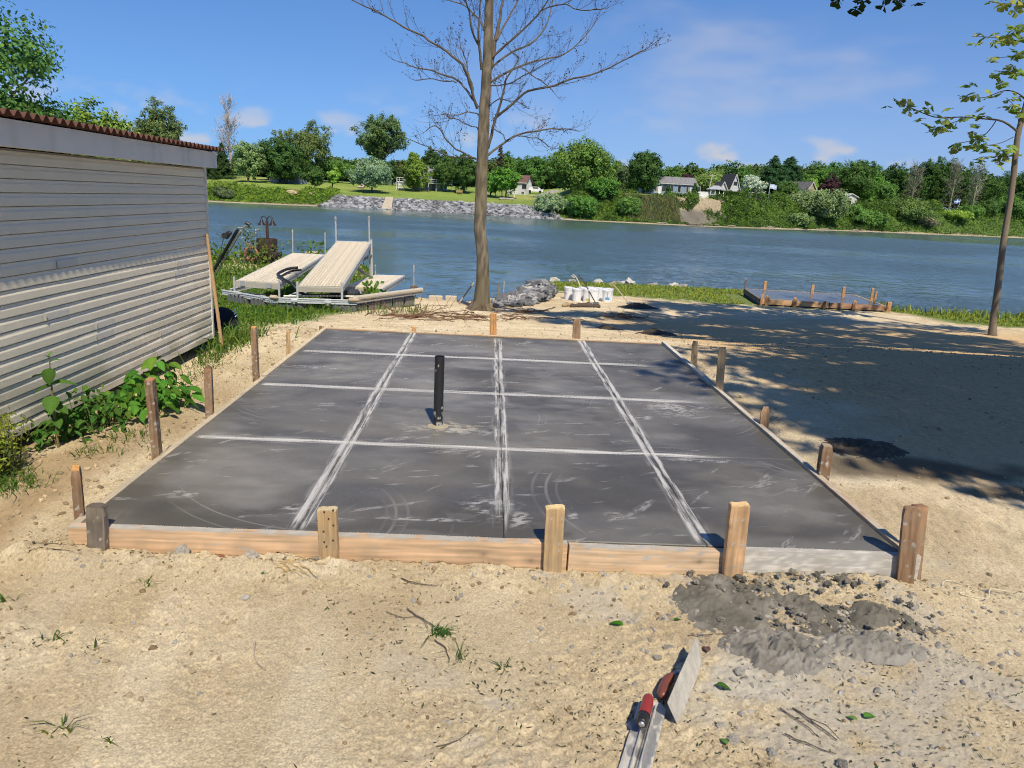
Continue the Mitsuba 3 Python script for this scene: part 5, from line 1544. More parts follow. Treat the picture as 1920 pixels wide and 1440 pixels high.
# ------------------------------------------------------------------ boat winch mast, lamp post and what stands round it
wm = thing('winch_mast', 'black inclined winch beam with a crank, rising behind the shed corner', 'winch')
p0, p1 = V(*MAST[0]), V(*MAST[1])
put('beam', MB().beam(p0, p1, .075, .08, (.018, .018, .02), bevel=.01).beam(p0 + V(.10, 0, -.03), p1 + V(.10, 0, -.03), .05, .06, (.32, .31, .28), bevel=.006), 'satin', wm)
wp = p0 + (p1 - p0) * .80 + V(-.16, 0, .08)
put('winch_drum', MB().tube([wp + V(-.04, -.14, 0), wp + V(-.04, .14, 0)], .09, (.03, .03, .032), 18).box((-.07, -.09, -.10), (.07, .09, .16), (.022, .022, .024), rot=roty(.7), at=wp, bevel=.03), 'satin', wm, smooth=False)
put('crank', MB().tube([wp + V(-.12, -.16, -.05), wp + V(-.20, -.22, .05), wp + V(-.22, -.3, .05)], .018, (.5, .5, .5), 8), 'metal', wm)
h_ = V(*MAST[2])
put('hook_arm', MB().tube([p1 + V(0, 0, .05), (p1 + h_) / 2 + V(0, 0, -.02), h_], .020, (.35, .34, .32), 7).tube([h_ + V(-.04, 0, .07), h_ + V(.09, 0, .02), h_ + V(.05, 0, -.06)], [.05, .06, .03], (.02, .02, .022), 8), 'satin', wm)
put('cable', MB().tube([wp + V(-.12, 0, -.1), wp + V(-.28, 0, -.8), p0 + (p1 - p0) * .35 + V(-.1, 0, .1)], .008, (.03, .03, .03), 5), 'matte', wm)

lp = thing('garden_lamp', 'double-headed brown garden lamp post standing at the water edge', 'lamp post')
LX, LY = LAMP[0], LAMP[1]
LT = LAMP[2]
z_ = float(yard_z(LX, LY))
put('post', MB().tube([(LX, LY, z_), (LX, LY, LT - .12)], .055, (.06, .034, .028), 12).box((LX - .12, LY - .12, z_ + .3), (LX + .12, LY + .12, z_ + .36), (.06, .03, .025), bevel=.02), 'satin', lp)
for s in (-1, 1):
    arm = [(LX, LY, LT - .2), (LX + s * .03, LY, LT - .02), (LX + s * .11, LY, LT + .05), (LX + s * .20, LY, LT + .0), (LX + s * .21, LY, LT - .08)]
    a_ = put('arm', MB().tube(smooth_poly(arm, 16)[0], .016, (.022, .016, .015), 8), 'satin', lp, smooth=True)
    put('lamp_shade', MB().lathe([(.02, .02), (.05, -.03), (.08, -.12), (.145, -.21), (.15, -.225), (.13, -.215), (.07, -.11), (.0, -.05)], (.022, .018, .018), (LX + s * .21, LY, LT - .07), 18), 'satin', lp)
put('white_box', MB().box((LX + .08, LY - .10, LT - 1.62), (LX + .24, LY + .06, LT - 1.38), (.75, .76, .78), bevel=.03).box((LX + .10, LY - .12, LT - 1.75), (LX + .19, LY + .02, LT - 1.62), (.7, .7, .72), bevel=.02), 'satin', lp, label='small white box fixed to the lamp post')
bp = thing('barrel_planter', 'dark wooden half barrel round the foot of the garden lamp', 'planter')
for k in range(14):
    a = k * 6.283 / 14
    put('stave', MB().box((-.082, -.02, 0), (.082, .02, .50), V(.060, .038, .030) * (.8 + .4 * rr.random()), rot=rotz(a + 1.571), at=(LX + .36 * np.cos(a), LY - .1 + .36 * np.sin(a), z_ + .45), bevel=.008), 'matte', bp)
put('hoop', MB().lathe([(.385, .10), (.395, .10), (.395, .15), (.385, .15)], (.04, .04, .04), (LX, LY - .1, z_ + .45), 28).lathe([(.385, .36), (.395, .36), (.395, .41), (.385, .41)], (.04, .04, .04), (LX, LY - .1, z_ + .45), 28), 'satin', bp)
put('stand', MB().box((LX - .42, LY - .5, z_), (LX + .5, LY + .2, z_ + .45), (.05, .04, .035), bevel=.03), 'matte', bp)
hr = thing('hose_reel', 'orange hose wound on a reel left of the barrel planter', 'hose reel')
put('hose', MB().tube([(LX - .42 + .25 * np.cos(a) * (1 - .004 * a), LY - .75 + .012 * (a % 6.0), z_ + .38 + .25 * np.sin(a) * (1 - .004 * a)) for a in np.linspace(0, 38, 240)], .035, (.36, .15, .09), 6), 'satin', hr, smooth=True)
put('frame', MB().tube([(LX - .75, LY - .8, z_), (LX - .42, LY - .8, z_ + .75), (LX - .1, LY - .8, z_)], .025, (.10, .12, .11), 6).tube([(LX - .75, LY - .55, z_), (LX - .42, LY - .55, z_ + .75), (LX - .1, LY - .55, z_)], .025, (.10, .12, .11), 6), 'satin', hr)
fp = thing('flower_pot', 'pot of pale flowers left of the barrel planter', 'potted plant')
put('pot', MB().lathe([(.10, 0), (.16, .26), (.175, .28), (.15, .27), (.0, .22)], (.35, .33, .30), (LX - .62, LY - .2, z_ + .5), 16), 'matte', fp)
q = rr.standard_normal((160, 3)) * V(.20, .2, .17) + V(LX - .62, LY - .2, z_ + 1.0)
m = MB().add(*leaves(rr, q, unit(rr, 160), .10, (.10, .16, .05)))
q = rr.standard_normal((40, 3)) * V(.20, .2, .16) + V(LX - .62, LY - .2, z_ + 1.08)
m.add(*leaves(rr, q, unit(rr, 40), .09, (.55, .50, .50)))
put('flowers', m, 'leaf', fp, kind='stuff')
solo('paper_box', MB().box((LX + .95, LY - .3, z_), (LX + 2.15, LY + .2, z_ + .42), (.50, .46, .38), bevel=.02).box((LX + 1.5, LY - .25, z_ + .42), (LX + 2.0, LY + .15, z_ + .52), (.42, .30, .2), bevel=.01), 'matte', 'low pale crate right of the barrel planter at the water', 'crate')
# shrubs on the bank
for (x, y, w, h, n, col, lab) in ((-11.3, 26.6, 3.6, .55, 900, (.12, .21, .035), 'low bright green hedge plants along the water behind the shed corner'),
                                  (-8.9, 25.6, 1.0, .8, 320, (.15, .21, .05), 'bright weeds in front of the garden lamp'),
                                  (-6.05, 22.5, .95, .95, 420, (.11, .20, .035), 'leafy green weed rising behind the flat dock section'),
                                  (-2.9, 14.6, .35, .5, 150, (.10, .20, .03), 'green weed sprouting between the tilted and the small dock section')):
    q = rr.standard_normal((n, 3)) * V(w / 2.4, .28, h / 3.2) + V(x, y, 0)
    q[:, 2] += yard_z(q[:, 0], q[:, 1] * 0 + y) + h * .42
    nn = unit(rr, n) + V(0, -.4, .6)
    nn /= np.linalg.norm(nn, axis=1, keepdims=True)
    solo('weed', MB().add(*leaves(rr, q, nn, .15, col, ratio=.6)), 'leaf', lab, 'plant')

# ------------------------------------------------------------------ rock pile, buckets and tools at the bank
rr = np.random.default_rng(17)
cnt = 0
spots = []
for it in range(4000):
    s, t = rr.random(), rr.random()
    # the pile runs from the water by the bare tree out along the spit's left side
    a = V(.0, 15.6) * (1 - s) + V(1.45, 23.2) * s
    b = V(.75, 16.0) * (1 - s) + V(1.95, 22.4) * s + V(.45, -.4) * math.sin(3.14 * s)
    p = a * (1 - t) + b * t
    hgt = .06 + .24 * math.sin(min(1, s * 1.1 + .05) * 2.7) * t
    r0 = .085 + .13 * rr.random() ** 1.8
    z = float(max(yard_z(p[0], p[1]), -1.75)) + hgt * rr.random() ** .35
    q = V(p[0], p[1], z)
    if all(np.linalg.norm((q - o_) * V(1, 1, 1)) > (.84 if it < 2500 else .7) * (r0 + r_) for o_, r_ in spots):
        spots.append((q, r0))
    if len(spots) > 170:
        break
ROCKC = ((.24, .245, .255), (.14, .145, .155), (.36, .36, .36), (.09, .095, .105), (.46, .44, .39))
for k, (q, r0) in enumerate(spots):
    m = stone(q, (r0 * rr.uniform(.9, 1.35), r0 * rr.uniform(.8, 1.1), r0 * rr.uniform(.6, .95)), ROCKC[rr.choice(5, p=[.36, .26, .2, .12, .06])], 300 + k, sub=1, amp=1.7, freq=1.4)
    solo('rock', m, 'matte', 'angular grey rock in the riprap pile beside the bare tree', 'rock', 'rocks of the pile beside the bare tree')
for k, (x, w) in enumerate(((3.0, .16), (4.0, .2), (4.7, .18), (5.2, .26), (6.1, .16), (6.9, .22), (7.3, .15), (2.3, .2))):
    y = float(_edge(x)) - .25
    solo('rock', stone((x, y, float(yard_z(x, y)) + .06), (w * 1.2, w, w * .8), (.45, .44, .41) if k % 2 else (.3, .29, .27), 600 + k, sub=2, amp=1.1, freq=1.5), 'matte', 'pale rock along the water edge behind the strip of grass', 'rock', 'pale rocks behind the grass strip')

WHITE = (.74, .76, .80)
BK_ = [(2.28, 18.75, 'white bucket at the left end of the bucket group, its handle raised', 0), (2.48, 18.35, 'white bucket second from the left in the front of the bucket group', 0), (2.80, 18.38, 'white bucket with a yellow label in the middle of the bucket group', 2),
       (2.68, 18.85, 'white bucket behind the yellow-labelled one', 0), (3.02, 18.62, 'white bucket between the yellow-labelled and the blue-labelled ones', 0), (3.38, 18.45, 'white bucket with a blue label at the right end of the bucket group', 1),
       (3.22, 18.95, 'white bucket at the back right of the bucket group', 0), (2.98, 19.05, 'white bucket at the very back of the bucket group', 0), (3.50, 18.9, 'white bucket behind the blue-labelled one', 0)]
for x, y, lab, pat in BK_:
    z = float(yard_z(x, y)) - .01
    b = thing('bucket', lab, 'bucket', 'white plastic buckets on the bank')
    put('shell', MB().lathe([(.0, .004), (.118, .0), (.122, .01), (.140, .335), (.150, .337), (.150, .372), (.142, .374), (.138, .33), (.120, .02), (0, .015)], WHITE, (x, y, z), 28), 'satin', b, smooth=False)
    put('rim', MB().lathe([(.141, .30), (.149, .302), (.149, .312), (.141, .314)], (.66, .68, .72), (x, y, z), 28), 'satin', b)
    a = rr.random() * 3.1
    hn = [(x + .152 * np.cos(t) * np.cos(a), y + .152 * np.cos(t) * np.sin(a) - .03 * np.sin(t) * 3, z + .33 - .16 * np.sin(t)) for t in np.linspace(0, np.pi, 12)]
    put('handle', MB().tube(hn, .005, (.22, .23, .25), 6), 'metal', b, smooth=True)
    if pat:
        th = np.linspace(-2.05, -1.1, 7)
        c = {1: (.10, .32, .62), 2: (.50, .44, .16)}[pat]
        top_, bot_ = (.16, .09) if pat == 1 else (.11, .03)
        lm = MB()
        for t0, t1 in zip(th[:-1], th[1:]):
            r0, r1 = .1225 + .0175 * bot_ / .33 + .0035, .1225 + .0175 * top_ / .33 + .0035
            lm.quad((x + r0 * np.cos(t0), y + r0 * np.sin(t0), z + bot_), (x + r0 * np.cos(t1), y + r0 * np.sin(t1), z + bot_), (x + r1 * np.cos(t1), y + r1 * np.sin(t1), z + top_), (x + r1 * np.cos(t0), y + r1 * np.sin(t0), z + top_), c)
        put('label', lm, 'satin', b, label='coloured label on the bucket')
for (g, tp, hc, lab, cat, head) in (((2.98, 17.95), (2.62, 18.55, -.70), (.07, .06, .055), 'dark-handled shovel leaning on the front of the buckets', 'shovel', 1),
                                    ((4.0, 18.25), (3.62, 18.75, -.88), (.42, .36, .26), 'pale-handled shovel leaning on the right end of the buckets', 'shovel', 1),
                                    ((2.80, 18.65), (2.50, 19.0, -.72), (.55, .47, .34), 'tool with a pale wooden D-grip sticking out of the bucket group', 'shovel', 0)):
    t = thing('shovel', lab, cat)
    a, b = V(*g, float(yard_z(*g)) + .02), V(*tp)
    put('shaft', MB().tube([a, b], .017, hc, 8), 'matte', t)
    put('grip', MB().tube([b, b + V(-.10, 0, .08), b + V(-.16, 0, .04), b + V(-.05, 0, -.02)], .016, hc if head else (.6, .52, .38), 7), 'matte', t)
    put('blade', MB().beam(a + (a - b) / np.linalg.norm(a - b) * .24 + V(.02, -.03, .05), a + V(0, 0, .01), .21, .02, (.40, .38, .34), bevel=.008), 'metal', t)
# posts and rope standing in the water's edge behind the bare tree
for (a, b, r, c, lab, cat) in (((-.98, 15.9, -1.4), (-.50, 16.3, -.72), .02, (.40, .30, .18), 'wooden stick leaning on the left of the bare tree', 'stick'), ((.17, 16.6, -1.6), (.16, 16.6, -.78), .022, (.26, .20, .15), 'brown stake in the bank right of the bare tree', 'stake'),
                               ((.29, 16.7, -1.6), (.30, 16.7, -.68), .014, (.42, .38, .32), 'thin grey rod in the bank, right of the brown stake', 'rod')):
    solo('bank_' + cat, MB().tube([a, b], r, c, 8), 'matte', lab, cat)
solo('blue_rope', MB().tube(smooth_poly([(-.06, 16.2, -.78), (-.03, 16.2, -1.0), (.02, 16.2, -1.15), (.1, 16.2, -1.27)], 14)[0], .012, (.06, .28, .55), 6), 'matte', 'blue rope hanging right of the bare tree trunk', 'rope')
for k, (x, y, w) in enumerate(((-1.5, 16.45, .36), (-1.1, 16.55, .3), (.0, 16.45, .16), (.2, 16.3, .14))):
    solo('edge_block', MB().box((x - w / 2, y - .07, -1.45), (x + w / 2, y + .07, -1.13), (.42, .31, .2) if k > 1 else (.5, .43, .33), rot=None, bevel=.012), 'matte', ('pale wooden block at the bank edge, leftmost of four near the bare tree', 'pale wooden block at the bank edge, second from the left near the bare tree', 'small brown wooden block just right of the bare tree', 'small brown wooden block beside the brown stake')[k], 'block')

# ------------------------------------------------------------------ brush and logs on the ground
rr = np.random.default_rng(18)
for (x, y, n, sp_, L, lab) in ((-1.45, 11.7, 26, .55, 1.2, 'heap of thin brown branches left of the bare tree, before its foot'), (-.2, 13.2, 16, .6, .9, 'scattered thin branches right under the bare tree'), (.9, 14.6, 14, .22, .45, 'small reddish twig heap on the shaded ground, left of the other'), (3.0, 14.4, 14, .22, .45, 'small reddish twig heap on the shaded ground, right of the other')):
    m = MB()
    for k in range(n):
        p = V(x + rr.normal() * sp_, y + rr.normal() * sp_ * .7, 0)
        p[2] = yard_z(p[0], p[1]) + .03 + .05 * rr.random()
        a = rr.normal() * .5 + (.2 if rr.random() < .5 else 2.9)
        d = V(np.cos(a), np.sin(a), .05 * rr.normal() - .07 * np.sin(a))
        twigs(m, rr, p, d, L * (.5 + .8 * rr.random()), .012, V(.17, .10, .06) * (.7 + .6 * rr.random()), 1, up=-.01)
    solo('brush_heap', m, 'matte', lab, 'branches')
for (p, q, r, c, lab) in (((2.1, 16.5, -1.25), (2.95, 16.8, -1.27), .06, (.09, .07, .055), 'dark log lying on the shaded ground in front of the buckets'), ((1.9, 16.5, -1.25), (2.2, 16.6, -1.25), .055, (.40, .30, .18), 'short pale log end left of the dark log')):
    P, _ = smooth_poly([p, (V(*p) + V(*q)) / 2 + V(0, .05, .03), q], 14)
    v, f = tube(P, [r * (1 + .2 * rr.normal()) for _ in P], 9)
    solo('log', MB().add(v, f, np.asarray(c) * (.6 + .8 * fb(v, 12, 2, 3)[:, None])), 'matte', lab, 'log', smooth=True)

# twigs and sprigs in front
for k, (pts, r, c, lab) in enumerate(((((-.36, -.39), (-.30, -.47), (-.235, -.53)), .005, (.17, .14, .11), 'dry grey twig lying by the green sprig in the middle of the foreground'), (((-.44, -.43), (-.36, -.455), (-.32, -.45)), .003, (.10, .08, .06), 'short dark twig left of the dry grey one'),
                                      (((-.235, -.60), (-.19, -.66), (-.175, -.74)), .004, (.13, .10, .08), 'curved dark twig above the thin grass blades'), (((-.875, -.66), (-.85, -.74), (-.79, -.81)), .005, (.42, .36, .28), 'pale bent twig on the left part of the foreground'),
                                      (((.73, -.52), (.85, -.50), (.99, -.485)), .0026, (.10, .08, .06), 'thin dark twig lying below the grey concrete spill'), (((.98, -.92), (1.02, -1.0), (1.06, -1.07)), .005, (.11, .09, .07), 'dark twig bundle piece at the lower right, longest of three'),
                                      (((.93, -.93), (.98, -1.0), (1.0, -1.05)), .004, (.13, .10, .08), 'dark twig at the lower right, left of the longest'), (((.9, -1.05), (.97, -1.1), (1.03, -1.13)), .004, (.10, .08, .06), 'dark twig at the lower right, nearest the bottom'),
                                      (((-.19, -1.15), (-.13, -1.12), (-.08, -1.06)), .003, (.14, .11, .08), 'thin twig at the bottom middle of the picture'), (((-.41, -.2), (-.33, -.23), (-.25, -.235)), .004, (.08, .06, .05), 'dark twig close under the front left board'))):
    P = np.array([(x, y, ground_at(x, y) + r * 1.5 + .004) for x, y in pts])
    r *= .62
    P, _ = smooth_poly(P, 10)
    P = P + .008 * (fb(P, 30, 2, k) - .5)[:, None]
    m = MB().tube(P, np.linspace(r, r * .5, 10), c, 6)
    if k in (0, 5):
        m.tube([P[3], P[3] + V(.04, -.05, .012), P[3] + V(.06, -.10, .004)], r * .5, c, 5)
    solo('twig', m, 'matte', lab, 'twig', smooth=True)


def broad_leaf(at, L, W, yaw, tilt, col, curl=.25, n=6, roll=0.0):
    """One broad leaf blade with a midrib fold."""
    t = np.linspace(0, 1, n)
    w = W / 2 * np.sin(np.pi * t ** .75) ** .8
    z = -curl * L * t ** 2
    left = np.stack([L * t, w, z + .22 * w], -1)
    midl = np.stack([L * t, 0 * t, z], -1)
    rite = np.stack([L * t, -w, z + .22 * w], -1)
    v = np.vstack([left, midl, rite])
    rot = rotz(yaw) @ roty(-tilt) @ rotx(roll)
    k = np.arange(n - 1)
    f = np.vstack([np.stack([k, k + n, k + n + 1, k + 1], 1), np.stack([k + n, k + 2 * n, k + 2 * n + 1, k + n + 1], 1)])
    c = np.tile(np.asarray(col), (3 * n, 1))
    c[n:2 * n] *= 1.25
    return v @ rot.T + np.asarray(at), f, c


for x, y, L, yaw, col, lab in ((.488, -.472, .055, 2.6, (.06, .20, .02), 'fresh green leaf lying in the middle right of the foreground'), (.70, -.42, .035, .4, (.05, .13, .02), 'small green leaf left of the thin dark twig by the spill'), (.93, -.335, .03, 1.2, (.12, .16, .04), 'yellowish leaf on the grey concrete spill'),
                               (1.20, -.96, .05, .3, (.10, .24, .05), 'pale green leaf at the lower right, larger of two'), (1.17, -.98, .035, 2.4, (.16, .26, .07), 'smaller pale green leaf beside the larger one'), (.70, -1.11, .035, 2.0, (.12, .26, .07), 'light green leaf right of the long float'),
                               (.745, -.83, .05, -.3, (.06, .13, .03), 'dark green leaf sprig at the right side of the propped trowel'), (-1.10, -.10, .04, 1.0, (.28, .09, .05), 'reddish dry leaf by the flatter concrete lump'), (-1.22, -.09, .05, .2, (.30, .14, .08), 'brown-red dry leaf between the two concrete lumps'),
                               (-.99, -.21, .03, .5, (.10, .20, .10), 'small grey-green leaf below the front left board'), (.78, -.62, .05, 1.5, (.16, .10, .09), 'purplish dry leaf right of the trowel tip')):
    solo('fallen_leaf', MB().add(*broad_leaf((x, y, ground_at(x, y) + .012), L, L * .55, yaw, .25, col, .5)), 'leaf_near', lab, 'leaf')
m = MB()
for k in range(46):
    a = rr.normal() * .6 + .3
    p = V(-.90 + rr.normal() * .035, -.14 + rr.normal() * .02, ground_at(-.9, -.14) + .01 + .02 * rr.random())
    m.tube([p, p + V(np.cos(a), np.sin(a) - .4, .15) * .04, p + V(np.cos(a), np.sin(a) - .5, .0) * (.06 + .05 * rr.random())], .0016, (.48, .36, .17), 4)
solo('dry_grass', m, 'matte', 'tuft of dry straw-coloured grass before the front left board', 'dry grass')
for (x, y, n, L, col, lab) in ((-.215, -.555, 60, .036, (.06, .13, .03), 'bushy green sprig beside the dry grey twig'), (-.13, -.70, 12, .07, (.09, .15, .05), 'long thin grass blades in the middle of the foreground'), (.015, -.74, 16, .03, (.07, .11, .03), 'small dark weed right of the long thin grass blades'),
                               (-1.30, -1.10, 12, .034, (.10, .15, .04), 'grass tuft at the bottom left corner of the picture'), (-1.60, -.62, 12, .035, (.07, .14, .03), 'small weed on the left, above the bottom left tuft'), (-1.15, -1.14, 8, .022, (.07, .13, .03), 'small grass sprig right of the bottom left tuft'),
                               (-1.45, -.27, 14, .03, (.09, .17, .03), 'grass sprig below the grey corner stake'), (-1.42, -.70, 10, .022, (.07, .13, .03), 'tiny sprig in the left foreground, right of the small weed'), (-1.9, -.42, 14, .035, (.08, .16, .03), 'weed at the left edge of the picture below the dark corner stake')):
    xy = np.column_stack([x + .018 * rr.standard_normal(n), y + .014 * rr.standard_normal(n)])
    solo('weed_sprig', MB().add(*blades(rr, xy, L, .006, col, lean=1.1)), 'leaf_near', lab, 'weed')
P, _ = smooth_poly([(1.98, -.10, -.118), (2.04, -.06, -.112), (2.10, -.13, -.115), (2.02, -.17, -.115), (2.12, -.2, -.117), (2.20, -.12, -.115), (2.28, -.14, -.118), (2.34, -.22, -.118), (2.30, -.27, -.118)], 60)
P[:, 2] += .012
solo('string', MB().tube(P, .0022, (.62, .56, .42), 5), 'matte', 'loose curl of pale string on the soil right of the corner stakes', 'string', smooth=True)
P, _ = smooth_poly([(-2.02, -.02, -.10), (-1.95, .05, -.07), (-1.90, .02, -.05), (-1.97, -.06, -.09), (-2.05, .0, -.1), (-1.93, .08, -.05)], 40)
solo('string', MB().tube(P + V(0, 0, .012), .0014, (.5, .47, .38), 5), 'matte', 'thin pale wire curl on the soil by the dark corner stake', 'string', smooth=True)

# ------------------------------------------------------------------ plants at the shed wall
rr = np.random.default_rng(19)


def bush(name, label, spots_, col, L, upright=.4):
    t = thing(name, label, 'plant')
    m, st_ = MB(), MB()
    for (x, y, r0, h, n) in spots_:
        z = float(yard_z(x, y))
        for k in range(n):
            a = rr.random() * 6.283
            q = r0 * rr.random() ** .6
            px, py = x + q * np.cos(a), y + q * np.sin(a) * 1.1
            if px < WX + .05:
                px = WX + .05 + .05 * rr.random()
            zz_ = z + h * (.12 + .88 * rr.random() ** .8) * (1 - .45 * (q / r0) ** 2)
            l_ = L * (.55 + .75 * rr.random())
            m.add(*broad_leaf((px, py, zz_), l_, l_ * .56, rr.normal() * 1.0 - 1.0 + 1.2 * (rr.random() - .5), rr.normal() * .25 - .30, np.asarray(col) * (.6 + .75 * rr.random()) * V(1 + .18 * rr.normal(), 1, 1), .30, roll=rr.normal() * .3))
            if k % 5 == 0:
                st_.tube([(x + .5 * (px - x), y + .5 * (py - y), z - .02), (px, py, zz_)], [.004, .002], (.10, .13, .04), 4, caps=False)
    put('leaves', m, 'leaf_near', t, kind='stuff')
    put('stems', st_, 'matte', t)


bush('leafy_plant', 'broad-leaved green plant with bright glossy leaves, right behind the tall dark stake', [(-2.50, 2.02, .22, .26, 70), (-2.36, 1.78, .20, .22, 60), (-2.48, 2.30, .16, .34, 42), (-2.22, 1.98, .12, .2, 26)], (.10, .235, .035), .095)
bush('leafy_plant', 'darker mass of small leaves along the foot of the shed wall', [(-2.62, 1.55, .20, .30, 100), (-2.50, 1.45, .20, .22, 90), (-2.72, 1.32, .15, .22, 70), (-2.60, 1.75, .18, .26, 80)], (.075, .17, .034), .055)
sp = thing('weed_sapling', 'upright weed with a few large lobed leaves in front of the shed siding', 'plant')
zb = float(yard_z(-2.66, 1.28))
put('stem', MB().tube([(-2.64, 1.25, zb - .02), (-2.65, 1.26, .10), (-2.655, 1.27, .30), (-2.65, 1.27, .44)], [.008, .007, .005, .003], (.16, .13, .06), 7), 'matte', sp, smooth=True)
m = MB()
for (dz, yaw, L, ti, br2) in ((.13, -.3, .10, .0, 1.1), (.12, 2.6, .09, -.2, .8), (.20, -1.3, .12, -.5, 1.2), (.26, -2.6, .10, -.1, .8), (.27, .5, .13, .2, 1.25), (.33, 3.0, .12, .1, .7), (.37, -1.4, .10, -.9, .8), (.40, .4, .06, .6, 1.3), (.06, -.8, .08, -.3, 1.0), (.08, 1.0, .07, 0, 1.0), (.43, -2, .04, .9, 1.6), (.05, -2.2, .08, -.2, 1.), (.44, 1, .035, 1.0, 1.6)):
    m.add(*broad_leaf((-2.65, 1.265, dz), L, L * .78, yaw, ti, V(.075, .16, .032) * br2, .35, n=7))
put('leaves', m, 'leaf_near', sp, kind='stuff')
# feathery yellow-green clump at the left edge
# the clump
fe = thing('feathery_weed', 'feathery yellow-green weed clump at the left edge of the picture', 'plant')
m, m2 = MB(), MB()
for k in range(110):
    x, y = -2.75 + rr.normal() * .045, .76 + rr.normal() * .09
    z = float(yard_z(x, y))
    h = .14 + .20 * rr.random()
    lx, ly = rr.normal() * .06 - .02, rr.normal() * .06
    m2.tube([(x, y, z), (x + lx * .5, y + ly * .5, z + h * .6), (x + lx, y + ly, z + h)], [.003, .0025, .001], (.12, .13, .05), 4, caps=False)
    n = 26
    s = rr.random(n)
    q = np.column_stack([x + lx * s, y + ly * s, z + h * s]) + rr.standard_normal((n, 3)) * .018
    c = V(.33, .40, .06) if s.mean() > .45 else V(.16, .20, .05)
    m.add(*leaves(rr, q, unit(rr, n), .035, c * (.7 + .6 * rr.random()), ratio=.35))
for (yaw, L, ti) in ((-.6, .13, .1), (.5, .14, .3), (-1.5, .13, -.2), (.1, .11, .5)):
    m.add(*broad_leaf((-2.74, .78, .04), L, L * .6, yaw, ti, (.28, .38, .05), .3))
put('leaves', m, 'leaf_near', fe, kind='stuff')
put('stems', m2, 'matte', fe)
xy = np.column_stack([-2.58 + .09 * rr.standard_normal(420), .66 + .10 * rr.standard_normal(420)])
put('weed_grass', MB().add(*blades(rr, xy, .055, .005, (.09, .18, .03), lean=.9)), 'leaf', kind='stuff', label='short green grass under the feathery weed at the left edge')
xy = np.vstack([np.column_stack([-2.25 + .10 * rr.standard_normal(90), 1.32 + .06 * rr.standard_normal(90)]), np.column_stack([-2.35 + .08 * rr.standard_normal(60), 1.08 + .05 * rr.standard_normal(60)]), np.column_stack([-2.45 + .10 * rr.standard_normal(160), 3.0 + .3 * rr.standard_normal(160)]), np.column_stack([-2.62 + .10 * rr.standard_normal(300), 3.7 + .25 * rr.standard_normal(300)])])
put('weed_grass', MB().add(*blades(rr, xy, .05, .006, (.11, .18, .04), lean=1.0)), 'leaf', kind='stuff', label='thin patches of grass on the soil between the shed and the slab')

# ------------------------------------------------------------------ the second slab by the water
s2 = thing('concrete_slab', 'second smaller concrete slab with wet patches, farther off by the water on the right', 'concrete slab')
A, B, C, D = V(8.38, 19.55), V(12.15, 19.30), V(12.55, 22.05), V(8.85, 22.30)
zt = -1.17
v = np.array([[*q, zt] for q in (A, B, C, D)] + [[*q, zt - .25] for q in (A, B, C, D)])
nxs, nys = 120, 60
s_, t_ = np.meshgrid(np.linspace(0, 1, nxs), np.linspace(0, 1, nys))
pp_ = (A + (B - A) * s_.ravel()[:, None]) * (1 - t_.ravel()[:, None]) + (D + (C - D) * s_.ravel()[:, None]) * t_.ravel()[:, None]
i, j = np.meshgrid(np.arange(nys - 1), np.arange(nxs - 1), indexing='ij')
q = np.stack([i * nxs + j, i * nxs + j + 1, (i + 1) * nxs + j + 1, (i + 1) * nxs + j], -1).reshape(-1, 4)
p3 = np.column_stack([pp_, np.full(len(pp_), zt)])
put('base', MB().add(v, [[0, 1, 5, 4], [1, 2, 6, 5], [2, 3, 7, 6], [3, 0, 4, 7]], (.09, .088, .08)), 'matte', s2)
put('top', MB().add(p3, q, V(.085, .083, .074) * (.7 + .6 * fb(p3, (1.2, 2.5, 1), 3, 3)[:, None])), 'gloss2', s2)
scene['gloss2'] = {'type': 'twosided', 'b': pr(VC, .22, .6)}


def board2(p, q, label, up=.02, col=(.50, .315, .165)):
    p, q = np.asarray(p, float), np.asarray(q, float)
    L = np.linalg.norm(q - p)
    v, f = grid_box((L, .045, .16), (.08, .02, .03))
    c = grain(v, 0, col, int(abs(p[0] * 10 + q[1])), knots=6)
    a = math.atan2(q[1] - p[1], q[0] - p[0])
    solo('form_board', MB().add(v @ rotz(a).T + V(*((p + q) / 2), zt - .0925 + up), f, c), 'matte', label, 'form board', 'boards of the second slab')


